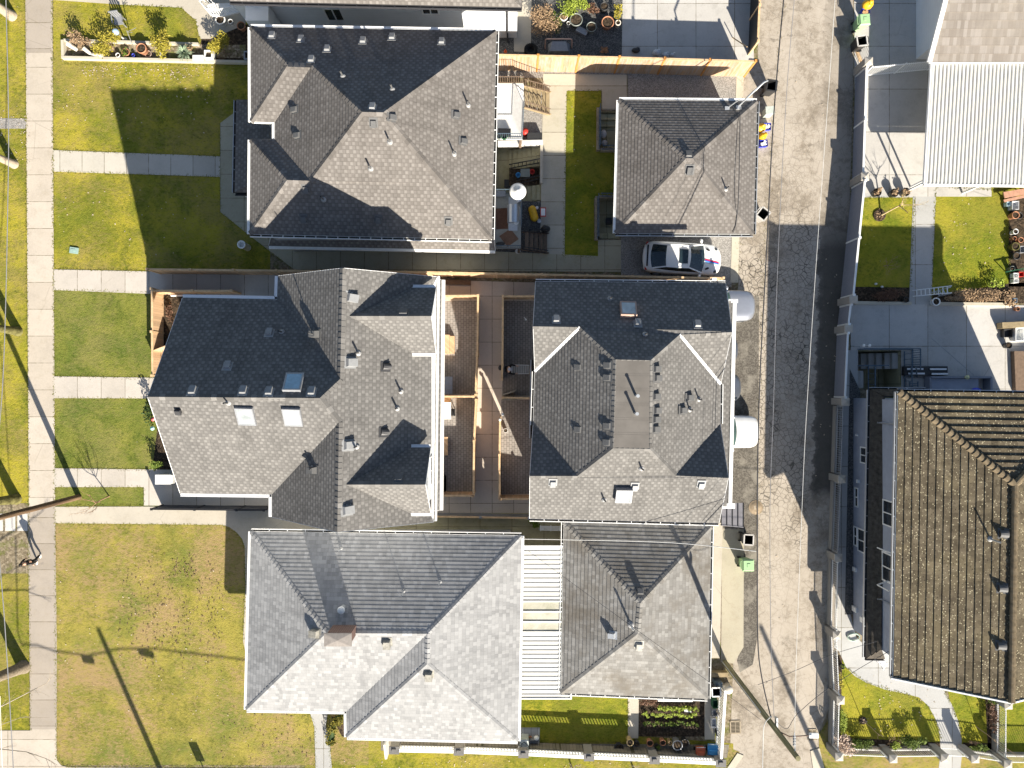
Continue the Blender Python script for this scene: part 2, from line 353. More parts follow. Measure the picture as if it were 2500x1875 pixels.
def tile_mat():
    t = NT('mossy_roof_tile', .95, .1); uv = t.uv(); v, rf, uf = cells(t, uv, .33, .40); co = t.pos()
    c = t.ramp(v, [(0, (.095, .078, .053)), (.5, (.122, .100, .068)), (1, (.152, .126, .087))])
    c = t.mix(.6, c, t.ramp(t.noise(co, 2.2, 7, .8), [(.34, .35), (.56, 1.0)]), 'MULTIPLY'); c = t.mix(t.ramp(t.noise(co, .5, 6, .75), [(.5, 0), (.62, .45)]), c, (.20, .165, .10))
    k = t.ramp(t.voro(co, 8.0), [(.0, 1), (.17, 1), (.25, 0)])
    msk = t.ramp(t.noise(co, 1.2, 4, .6), [(.36, .35), (.52, 1)])
    c = t.mix(t.math('MULTIPLY', k, msk), c, (.48, .43, .29))
    k2 = t.ramp(t.voro(t.mapping(co, (1, 1, 1), (0, 0, 0), (3.3, 1.7, 0)), 5.5), [(.0, 1), (.12, 1), (.2, 0)])
    c = t.mix(t.math('MULTIPLY', k2, .8), c, (.025, .022, .014))
    c = t.mix(t.math('MULTIPLY', t.ramp(uf, [(0, 1), (.05, 0)]), .5), c, (.02, .018, .014))
    t.col(c); t.bump(t.noise(co, 18, 4, .7), .5, .02); return t.m
TILE = tile_mat()
TILE_CAP = flat('lichened_cap_tile', (.175, .138, .09), .95, .1, var=.35, scale=4)

def siding(name, c, pitch=.18, rough=.55):
    t = NT(name, rough, .35); co = t.pos(); s = t.n('ShaderNodeSeparateXYZ'); t.l(co, s.inputs[0])
    f = t.math('FRACT', t.math('DIVIDE', s.outputs[2], pitch))
    k = t.mix(t.math('MULTIPLY', t.ramp(f, [(.0, 1), (.1, 0)]), .35), t.ramp(t.noise(co, 1.2, 5, .6), [(.3, mix3(c, .93)), (.7, mix3(c, 1.03))]), mix3(c, .45))
    t.col(k); t.bump(f, .5, .02); return t.m
SID_WHITE = siding('white_lap_siding', (.74, .76, .78)); SID_GREY = siding('grey_lap_siding', (.36, .38, .41)); SID_DARK = siding('dark_lap_siding', (.10, .105, .11))
def stucco(name, c):
    t = NT(name, .9, .2); co = t.pos(); t.col(t.ramp(t.noise(co, 1.5, 6, .65), [(.3, mix3(c, .85)), (.7, mix3(c, 1.08))])); t.bump(t.noise(co, 40, 3, .7), .4, .01); return t.m
STUC_BLUE = stucco('blue_grey_stucco', (.33, .36, .43)); STUC_DARK = stucco('dark_grey_stucco', (.17, .18, .20)); STUC_PALE = stucco('pale_stucco', (.62, .61, .58)); STUC_BEIGE = stucco('beige_stucco', (.5, .47, .42))
def cedar(name, c, grey=.4, board=.14, axis='xy'):
    t = NT(name, .85, .2); co = t.pos(); s = t.n('ShaderNodeSeparateXYZ'); t.l(co, s.inputs[0])
    along = t.math('ADD', s.outputs[0], s.outputs[1])
    q = t.math('DIVIDE', along, board); wn = t.n('ShaderNodeTexWhiteNoise', noise_dimensions='1D'); t.l(t.math('FLOOR', q), wn.inputs['W'])
    k = t.ramp(wn.outputs[0], [(0, mix3(c, .78)), (1, mix3(c, 1.15))])
    g = t.noise(t.mapping(co, (6, 6, .6)), 1.6, 6, .7); k = t.mix(t.math('MULTIPLY', t.ramp(g, [(.42, 0), (.66, 1)]), grey), k, (.42, .40, .37))
    k = t.mix(t.math('MULTIPLY', t.ramp(t.math('FRACT', q), [(0, 1), (.07, 0)]), .6), k, mix3(c, .3))
    t.col(k); t.bump(t.math('FRACT', q), .3, .01); return t.m
CEDAR_OLD = cedar('weathered_cedar_boards', (.47, .30, .17), .8); CEDAR = cedar('fresh_cedar_boards', (.58, .385, .225), .15); CEDAR_GREY = cedar('greyed_timber', (.33, .27, .19), .5)
WOOD_STEP = flat('worn_deck_timber', (.30, .235, .14), .85, .2, var=.25, scale=3); WOOD_BROWN = flat('brown_stained_timber', (.17, .12, .085), .8, .2, var=.2)
CEDAR_POST = flat('cedar_post', (.62, .43, .25), .8, .2, var=.2, scale=4); ORANGE_POST = flat('orange_stained_post', (.55, .25, .07), .8, .2, var=.2, scale=4)
WHITE = flat('white_paint', (.80, .80, .78), .45, .4, var=.05, dirt=.06); WHITE_BLUE = flat('white_gutter_metal', (.78, .79, .80), .4, .5, var=.05)
WHITE_PLASTIC = flat('white_plastic', (.78, .78, .76), .35, .5, var=.04, dirt=.05); BLACK = flat('black_metal', (.018, .018, .020), .5, .4); BLACK_RUB = flat('black_rubber', (.02, .02, .02), .8, .3)
GUT_IN = flat('gutter_inside', (.045, .042, .038), .95, .1, var=.3); DARK_TRIM = flat('dark_trim', (.045, .045, .05), .5, .3); GREY_METAL = flat('grey_metal', (.30, .31, .33), .45, .5, .3)
VENT_GREY = flat('vent_grey_metal', (.125, .125, .125), .6, .3, .1, var=.1); VENT_MID = flat('vent_mid_grey_metal', (.26, .265, .27), .6, .3, .1, var=.1); VENT_DARK = flat('vent_dark_metal', (.055, .055, .058), .5, .4, .2); LEAD = flat('lead_flashing', (.35, .35, .35), .7, .3, .3, var=.2)
SILVER = flat('brushed_steel', (.62, .64, .66), .28, .6, .75, var=.06); GALV = flat('galvanised_steel', (.50, .52, .54), .45, .5, .5)
BIN_GREEN = flat('light_green_plastic', (.33, .52, .27), .45, .4, var=.06); BIN_GREY = flat('light_grey_plastic', (.52, .50, .47), .5, .4, var=.08); BIN_DARK = flat('charcoal_plastic', (.035, .035, .036), .5, .4); BIN_BLACK = flat('bin_inside', (.010, .010, .011), .8, .2)
YELLOW = flat('yellow_plastic_bag', (.75, .42, .02), .4, .4, var=.12, scale=9); BLUE = flat('blue_plastic', (.05, .07, .55), .45, .4, var=.1); BLUE_LIGHT = flat('sky_blue_plastic', (.06, .28, .55), .45, .4); RED = flat('red_plastic', (.50, .04, .03), .45, .4); GREEN = flat('dark_green_plastic', (.02, .09, .04), .5, .4); TEAL = flat('teal_plastic', (.28, .40, .36), .5, .4)
TERRA = flat('terracotta', (.44, .21, .12), .85, .2, var=.15, scale=5, dirt=.2); STONE_POT = flat('pale_stone_pot', (.58, .54, .47), .85, .2, var=.15, dirt=.25); GLAZE = flat('grey_glazed_pot', (.20, .22, .20), .35, .5, var=.15)
BRICK_PLAIN = None
def brick(name, c1, c2, mortar, w=.22, h=.075):
    t = NT(name, .9, .2); b = t.n('ShaderNodeTexBrick'); co = t.pos()
    t.l(t.mapping(co, (1, 1, 1), (R(90), 0, 0)), b.inputs['Vector']); b.inputs['Scale'].default_value = 1
    b.inputs['Brick Width'].default_value = w; b.inputs['Row Height'].default_value = h; b.inputs['Mortar Size'].default_value = .008
    b.inputs['Color1'].default_value = (*c1, 1); b.inputs['Color2'].default_value = (*c2, 1); b.inputs['Mortar'].default_value = (*mortar, 1)
    t.col(b.outputs['Color']); t.bump(b.outputs['Fac'], -.5, .01); return t.m
BRICK = brick('red_chimney_brick', (.125, .058, .047), (.095, .047, .04), (.30, .27, .24))
def paver(name, c1, c2, mortar, w=.22, h=.11, off=.5):
    t = NT(name, .9, .2); b = t.n('ShaderNodeTexBrick', offset=off); co = t.pos(); t.l(t.mapping(co, (1, 1, 1), (0, 0, R(90))), b.inputs['Vector'])
    b.inputs['Scale'].default_value = 1; b.inputs['Brick Width'].default_value = w; b.inputs['Row Height'].default_value = h; b.inputs['Mortar Size'].default_value = .009
    b.inputs['Color1'].default_value = (*c1, 1); b.inputs['Color2'].default_value = (*c2, 1); b.inputs['Mortar'].default_value = (*mortar, 1)
    t.col(t.mix(.5, b.outputs['Color'], t.ramp(t.noise(co, 1.5, 6, .7), [(.3, .6), (.7, 1.0)]), 'MULTIPLY')); t.bump(b.outputs['Fac'], -.5, .01); return t.m
PAVER = paver('grey_brown_pavers', (.36, .33, .30), (.29, .262, .24), (.11, .10, .088), .24, .16)
PAVER_PATH = paver('mossy_block_pavers', (.28, .25, .20), (.21, .19, .15), (.09, .085, .05), .40, .20)
SLAB_GREY = paver('loose_grey_slabs', (.46, .46, .46), (.36, .36, .36), (.08, .08, .07), .38, .38, 0.0)
def glassy(name, c, rough=.08):
    t = NT(name, rough, .9); co = t.pos(); t.col(t.ramp(t.noise(co, .9, 4, .6), [(.35, mix3(c, .6)), (.65, mix3(c, 1.3))])); return t.m
GLASS_DARK = glassy('dark_window_glass', (.028, .034, .042)); GLASS_CAR = glassy('car_glass', (.016, .028, .034), .06); GLASS_SKY = glassy('frosted_skylight', (.40, .44, .44), .12); GLASS_TEAL = glassy('green_tinted_windscreen', (.06, .10, .095), .1)
def panel_glass():
    t = NT('dirty_canopy_glazing', .35, .5); co = t.pos()
    t.col(t.ramp(t.noise(co, 1.1, 6, .7, dist=.6), [(.35, (.34, .33, .25)), (.6, (.50, .48, .40)), (.75, (.60, .57, .48))])); return t.m
GLAZE_PANEL = panel_glass()
def carpaint(name, c, rough=.22, metal=0.0):
    t = NT(name, rough, .6, metal); t.b.inputs['Coat Weight'].default_value = .6; t.b.inputs['Coat Roughness'].default_value = .06
    co = t.obj(); t.col(t.ramp(t.noise(co, 2.5, 5, .65), [(.3, mix3(c, .94)), (.7, mix3(c, 1.04))])); return t.m
CAR_WHITE = carpaint('white_car_paint', (.80, .80, .79)); CAR_SILVER = carpaint('silver_car_paint', (.36, .38, .43), .3, .5); CAR_DARK = carpaint('dark_grey_car_paint', (.13, .145, .18), .28, .5); CAR_BLACK = flat('black_trim_plastic', (.014, .014, .015), .5, .4)
def leafy(name, lo, hi):
    t = NT(name, .7, .25); co = t.pos(); oi = t.n('ShaderNodeObjectInfo')
    t.col(t.ramp(t.noise(co, 7.0, 4, .7), [(.3, lo), (.7, hi)])); t.b.inputs['Subsurface Weight'].default_value = 0.0; return t.m
LEAF_YEL = leafy('yellow_foliage', (.17, .16, .018), (.44, .36, .05)); LEAF_GRN = leafy('green_foliage', (.035, .07, .010), (.17, .22, .03)); LEAF_LIME = leafy('lime_foliage', (.12, .18, .02), (.36, .42, .06)); LEAF_BLUE = leafy('blue_green_blades', (.10, .16, .09), (.40, .48, .34)); LEAF_DEAD = leafy('dry_brown_foliage', (.17, .105, .055), (.44, .31, .19)); LEAF_DARK = leafy('dark_foliage', (.012, .028, .008), (.05, .085, .018)); LEAF_PINK = leafy('faded_flower_heads', (.40, .29, .22), (.66, .52, .42)); LEAF_BROWN = leafy('withered_brown_leaves', (.07, .035, .022), (.19, .105, .065))
BARK = flat('grey_bark', (.20, .165, .12), .95, .1, var=.4, scale=9); BARK_PALE = flat('pale_bark', (.36, .305, .235), .9, .1, var=.25, scale=8); BARK_MOSS = flat('mossy_bark', (.125, .115, .045), .95, .1, var=.6, scale=5); TWIG = flat('dry_twigs', (.33, .235, .15), .9, .1, var=.3, scale=7)
def polewood(name, a, b):
    t = NT(name, .95, .1); co = t.obj(); g = t.noise(t.mapping(co, (9, 9, .5)), 1.0, 6, .7)
    t.col(t.ramp(g, [(.35, a), (.55, b), (.68, mix3(b, 1.5))])); t.bump(g, .5, .02); return t.m
POLE_GREEN = polewood('mossy_pole_wood', (.14, .135, .07), (.24, .22, .13)); POLE_BROWN = polewood('brown_pole_wood', (.065, .043, .03), (.16, .105, .065))
SKIN = flat('skin', (.50, .31, .22), .6, .3, var=.06); HAIR = flat('dark_hair', (.018, .014, .012), .6, .3); CLOTH_BLACK = flat('black_clothing', (.020, .020, .022), .9, .2); CLOTH_GREY = flat('grey_knit_cap', (.34, .35, .40), .9, .2, var=.15, scale=20); SHOE_WHITE = flat('white_shoe', (.80, .80, .80), .6, .3)
SHIRT = flat('patterned_grey_shirt', (.30, .32, .34), .9, .2, var=.5, scale=30); BAG_WHITE = flat('translucent_bag', (.55, .56, .58), .4, .4, var=.25, scale=14)
def stripes(name, ca, cb, pitch, ratio, axis=0):
    t = NT(name, .85, .2); co = t.obj(); s = t.n('ShaderNodeSeparateXYZ'); t.l(co, s.inputs[0])
    t.col(t.mix(t.ramp(t.math('FRACT', t.math('DIVIDE', s.outputs[axis], pitch)), [(0, 1), (ratio, 1), (ratio + .04, 0)]), cb, ca)); return t.m
STRIPED = stripes('striped_cushion_fabric', (.10, .10, .10), (.42, .40, .37), .105, .22)
MEMBRANE = flat('brown_grey_roof_membrane', (.155, .143, .130), .9, .15, var=.12, scale=1.2)
CORR_WHITE = flat('white_corrugated_metal', (.62, .61, .57), .35, .5, var=.05, dirt=.10, scale=3)
SEAM_GREY = flat('grey_standing_seam', (.20, .195, .21), .45, .5, .3); COPPER_RAIL = flat('pinkish_pipe', (.55, .36, .28), .5, .4)
FENCE_BLUE = flat('blue_grey_fence_panel', (.22, .235, .28), .5, .4, var=.08); PILLAR = concrete('stone_pillar', (.29, .275, .25), None, 0, .25); PILLAR_CAP = concrete('pillar_cap', (.43, .40, .35), None, 0, .2)
WIRE = flat('cable', (.05, .05, .055), .5, .4); WIRE_GREY = flat('grey_cable', (.24, .24, .25), .4, .5); WIRE_WHITE = flat('white_cable', (.75, .74, .70), .4, .5); CARDBOARD = flat('cardboard', (.42, .27, .15), .9, .1, var=.12)
MAT_BROWN = flat('brown_door_mat', (.15, .08, .055), .95, .1, var=.2, scale=12); DECK_WHITE = flat('white_deck_membrane', (.72, .70, .66), .7, .3, var=.08)
HEDGE = leafy('clipped_hedge', (.085, .085, .012), (.26, .22, .03)); STEEL_BLUE = flat('blue_grey_railing', (.09, .13, .17), .5, .4)
# ------------------------------------------------------------------ ground with sunken stairwells cut out of it
PITS = {  # outline at ground level (frame pixels at z = 0), depth
    'house': ([(1212, 352), (1322, 350), (1320, 490), (1208, 490)], .85),
    'garage_north': ([(1462, 272), (1516, 272), (1516, 366), (1460, 366)], .55),
    'garage_south': ([(1458, 486), (1512, 486), (1512, 584), (1456, 584)], .55),
    'tiled': ([(2094, 857), (2198, 857), (2198, 950), (2094, 950)], 1.9)}
def ground_with_holes():
    bm = bmesh.new(); E = []
    def loop(pts):
        vs = [bm.verts.new(p) for p in pts]
        for i in range(len(vs)): E.append(bm.edges.new((vs[i], vs[(i + 1) % len(vs)])))
    loop([(-260, -260, 0), (260, -260, 0), (260, 260, 0), (-260, 260, 0)])
    for pts, d in PITS.values(): loop([G(x, y) for x, y in pts])
    bmesh.ops.triangle_fill(bm, use_beauty=True, edges=E)
    bmesh.ops.recalc_face_normals(bm, faces=bm.faces)
    if bm.faces[:] and sum(f.normal.z for f in bm.faces) < 0: bmesh.ops.reverse_faces(bm, faces=bm.faces)
    mb = MB()
    mb.mesh([v.co.copy() for v in bm.verts], [[v.index for v in f.verts] for f in bm.faces]) if (bm.verts.index_update() or True) else None
    bm.free()
    for pts, d in PITS.values():        # sides and floor of the well
        P = [G(x, y) for x, y in pts]; cx = sum(p.x for p in P) / 4; cy = sum(p.y for p in P) / 4
        for i in range(4):
            a, b = P[i], P[(i + 1) % 4]; q = [a, b, b - Vector((0, 0, d)), a - Vector((0, 0, d))]
            n = (q[1] - q[0]).cross(q[2] - q[0])
            if n.dot(Vector((cx, cy, 0)) - a) < 0: q.reverse()
            mb.face(q, 1)
        mb.sheet([p - Vector((0, 0, d)) for p in P], 1)
    return struct('ground', mb, [EARTH, CONC_MOSS])
ground_with_holes()
def patch(name, mat, z, *polys):
    mb = MB()
    for p in polys: mb.sheet([G(x, y) + Vector((0, 0, z)) for x, y in p])
    return struct(name, mb, mat)
def slab(name, mat, z, *polys):         # raised slab with visible edges
    mb = MB()
    for p in polys: mb.prism([G(x, y).to_2d() for x, y in p], -.05, z)
    return struct(name, mb, mat)
patch('lawn', GRASS, .010, [(130, -40), (660, -40), (660, 700), (130, 700)])
patch('boulevard_grass', GRASS, .012, [(-1200, -500), (72, -500), (72, 1784), (-1200, 1784)])
patch('lawn', GRASS_NEW, .014, [(130, 700), (460, 700), (460, 1245), (130, 1245)])
patch('lawn', GRASS_OLD, .010, [(130, 1240), (640, 1240), (900, 1730), (900, 1868), (130, 1868)])
patch('lawn', GRASS, .008, [(760, 1730), (1790, 1815), (1800, 2300), (700, 2300)])
slab('sidewalk', CONC_WALK, .030, [(61, -300), (126, -300), (139, 1855), (150, 1868), (168, 1873), (800, 1877), (800, 2100), (-700, 2100), (-700, 1783), (75, 1783)])
slab('sidewalk', CONC_WALK_DARK, .034, [(69, 1236), (135, 1238), (139, 1560), (139, 1780), (75, 1780), (72, 1500)])
slab('sidewalk', CONC_WALK_DARK, .034, [(61, -200), (126, -200), (127, 130), (64, 130)])
slab('path', concrete('front_walk_concrete', (.50, .47, .41), (1.32, 60), 0, .2, off=(.5, 20, 0)), .034, [(131, 367), (538, 382), (538, 432), (131, 419)])
slab('path', CONC_OLD, .036, [(538, 301), (576, 273), (670, 273), (670, 560), (740, 606), (1205, 614), (1516, 628), (1516, 664), (720, 659), (612, 577), (538, 517)])
slab('path', concrete('backyard_walk_concrete', (.50, .465, .38), (20, 1.38), 0, .22, (.24, .23, .10), off=(10, .2, 0)), .032, [(1326, 181), (1530, 183), (1530, 222), (1532, 268), (1470, 268), (1470, 222), (1383, 222), (1378, 640), (1318, 640)])
slab('path', CONC_OLD, .033, [(1460, 586), (1516, 586), (1516, 640), (1460, 640)])
patch('lawn', GRASS_RICH, .012, [(1380, 222), (1468, 222), (1468, 262), (1456, 262), (1456, 369), (1510, 370), (1510, 483), (1450, 484), (1450, 588), (1460, 588), (1460, 626), (1374, 626)])
patch('gravel', GRAVEL, .010, [(1200, 160), (1530, 166), (1530, 190), (1200, 190)], [(1200, 225), (1330, 225), (1330, 348), (1200, 350)])
patch('gravel', GRAVEL, .012, [(1532, 176), (1800, 178), (1800, 300), (1532, 300)], [(1516, 560), (1786, 560), (1786, 700), (1516, 700)])
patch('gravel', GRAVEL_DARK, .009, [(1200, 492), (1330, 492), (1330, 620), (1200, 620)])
slab('kerb_strip', CONC_CURB, .030, [(1798, 178), (1816, 178), (1812, 290), (1794, 290)], [(1788, 540), (1806, 540), (1802, 690), (1783, 690)])
# duplex lot
slab('path', CONC_NEW, .036, [(131, 658), (368, 663), (1000, 664), (1000, 722), (480, 722), (131, 708)], [(132, 919), (520, 924), (520, 973), (132, 972)], [(133, 1143), (520, 1148), (1090, 1160), (1090, 1234), (352, 1234), (352, 1189), (133, 1189)])
slab('path', CONC_PLAIN, .033, [(133, 1237), (640, 1236), (800, 1236), (800, 1300), (640, 1330), (640, 1620), (602, 1606), (594, 1563), (600, 1428), (598, 1335), (592, 1316), (579, 1300), (560, 1286), (540, 1281), (133, 1277)])
patch('planting_bed', SOIL, .016, [(395, 712), (470, 712), (470, 915), (395, 915)], [(392, 985), (450, 985), (450, 1146), (372, 1146)])
slab('courtyard', CONC_BROWN, .030, [(1000, 682), (1312, 690), (1306, 1252), (1000, 1252)])
patch('patio', PAVER, .036, [(1060, 736), (1169, 734), (1165, 962), (1060, 962)], [(1060, 972), (1164, 970), (1158, 1204), (1060, 1206)], [(1229, 735), (1330, 735), (1330, 966), (1226, 966)], [(1224, 976), (1330, 976), (1330, 1206), (1220, 1206)])
slab('path', CONC_MOSS, .028, [(800, 1252), (1420, 1252), (1420, 1420), (1262, 1420), (1262, 1330), (800, 1330)])
slab('path', CONC_GREY, .036, [(748, 1720), (758, 1742), (768, 1775), (771, 1880), (811, 1880), (804, 1800), (796, 1771), (800, 1740), (806, 1720)])
patch('planting_bed', SOIL, .014, [(810, 1750), (960, 1770), (960, 1800), (835, 1798)], [(1556, 1690), (1724, 1690), (1722, 1798), (1556, 1798)])
patch('lawn', GRASS_RICH, .012, [(1258, 1660), (1536, 1670), (1535, 1812), (1258, 1812)])
slab('path', CONC_PLAIN, .026, [(1533, 1670), (1560, 1670), (1558, 1802), (1533, 1802)], [(1720, 1670), (1748, 1670), (1745, 1805), (1720, 1805)])
patch('path', PAVER_PATH, .018, [(930, 1785), (1262, 1790), (1262, 1814), (1780, 1818), (1775, 1850), (930, 1832)])
patch('patio', SLAB_GREY, .024, [(1250, 1776), (1318, 1776), (1317, 1826), (1250, 1826)])
# back lane and its aprons
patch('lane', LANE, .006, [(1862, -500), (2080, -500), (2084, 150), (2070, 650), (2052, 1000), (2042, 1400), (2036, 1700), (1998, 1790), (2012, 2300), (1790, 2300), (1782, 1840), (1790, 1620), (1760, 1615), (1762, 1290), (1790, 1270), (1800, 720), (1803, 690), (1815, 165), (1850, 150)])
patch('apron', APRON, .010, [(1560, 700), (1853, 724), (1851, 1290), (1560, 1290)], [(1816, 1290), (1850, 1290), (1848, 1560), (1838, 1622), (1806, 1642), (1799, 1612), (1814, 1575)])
slab('apron', CONC_PLAIN, .024, [(1700, 1276), (1764, 1276), (1757, 1606), (1700, 1606)])
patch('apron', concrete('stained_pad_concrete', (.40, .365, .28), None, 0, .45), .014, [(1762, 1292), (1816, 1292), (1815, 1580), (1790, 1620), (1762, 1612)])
slab('kerb_strip', CONC_CURB, .050, [(1800, 1838), (1815, 1844), (1790, 1880), (1774, 1876)], [(1978, 1833), (2000, 1826), (2018, 1900), (1988, 1900)])
patch('lawn', GRASS_OLD, .010, [(1766, 1818), (1806, 1836), (1780, 1880), (1766, 1880)], [(1998, 1795), (2032, 1740), (2560, 1850), (2560, 2300), (2030, 2300)])
# lots on the far side of the lane
slab('driveway', CONC_DRIVE, .026, [(2084, -300), (2420, -300), (2420, 480), (2180, 480), (2104, 470), (2086, 200)], [(2076, 742), (2800, 748), (2800, 855), (2076, 855)], [(2200, 855), (2800, 855), (2800, 1000), (2200, 1000)])
patch('lawn', GRASS_RICH, .012, [(2088, 468), (2232, 468), (2226, 712), (2080, 712)], [(2278, 455), (2500, 455), (2520, 740), (2272, 740)])
slab('path', CONC_GREY, .024, [(2230, 440), (2286, 440), (2273, 745), (2219, 745)], [(2105, 462), (2232, 462), (2232, 482), (2105, 482)])
patch('planting_bed', SOIL, .018, [(2080, 700), (2222, 702), (2222, 738), (2080, 738)], [(2270, 722), (2480, 690), (2600, 690), (2600, 742), (2270, 740)], [(2462, 480), (2600, 480), (2600, 700), (2462, 700)], [(2470, 748), (2700, 748), (2700, 970), (2470, 970)])
slab('kerb_strip', CONC_CURB, .18, [(2270, 738), (2475, 740), (2475, 747), (2270, 746)], [(2085, 736), (2222, 738), (2222, 744), (2085, 744)])
slab('path', CONC_GREY, .022, [(2052, 855), (2094, 855), (2094, 960), (2082, 965), (2076, 1500), (2090, 1555), (2110, 1575), (2330, 1600), (2303, 1683), (2326, 1725), (2339, 1760), (2347, 1803), (2348, 1841), (2342, 1900), (2288, 1900), (2296, 1841), (2295, 1805), (2291, 1778), (2281, 1750), (2266, 1723), (2243, 1702), (2209, 1693), (2160, 1683), (2114, 1666), (2085, 1649), (2065, 1628), (2048, 1590), (2036, 1580)])
patch('gravel', GRAVEL_DARK, .026, [(2074, 900), (2100, 955), (2094, 1500), (2062, 1500)])
patch('lawn', GRASS_RICH, .012, [(2030, 1600), (2060, 1610), (2300, 1680), (2300, 1845), (2022, 1845)], [(2300, 1600), (2700, 1600), (2700, 1845), (2340, 1845)])
patch('planting_bed', SOIL, .017, [(2028, 1600), (2056, 1600), (2052, 1800), (2295, 1812), (2295, 1845), (2024, 1840)], [(2350, 1812), (2440, 1815), (2440, 1845), (2350, 1845)], [(2405, 1700), (2440, 1700), (2440, 1845), (2412, 1845)])
# neighbour's yard at the top
patch('path', CONC_PLAIN, .020, [(128, -200), (600, -200), (600, 60), (515, 95), (488, 95), (478, 50), (443, 19), (300, 12), (128, 0)])
patch('planting_bed', SOIL, .016, [(500, 60), (640, 60), (640, 150), (480, 150)])
patch('planting_bed', DRY_BED, .018, [(158, 104), (600, 110), (600, 142), (158, 138)])
slab('driveway', CONC_DRIVE, .024, [(1522, -200), (1840, -200), (1840, 150), (1518, 150)])
patch('gravel', GRAVEL_DARK, .014, [(1180, -200), (1522, -200), (1518, 150), (1180, 140)])
patch('path', CONC_PLAIN, .020, [(1250, -200), (1300, -200), (1296, 128), (1255, 126)])
# concrete remnants on the boulevard
slab('path', GRAVEL, .022, [(-200, 286), (66, 290), (66, 314), (-200, 316)])
slab('path', concrete('boulevard_slabs', (.55, .53, .50), None, 0, .12), .024, [(-100, 1254), (8, 1254), (8, 1296), (-100, 1296)], [(13, 1254), (38, 1254), (38, 1296), (13, 1296)], [(43, 1254), (68, 1254), (68, 1296), (43, 1296)])
patch('bare_patch', EARTH, .016, [(-300, 1236), (74, 1228), (75, 1400), (-300, 1400)])
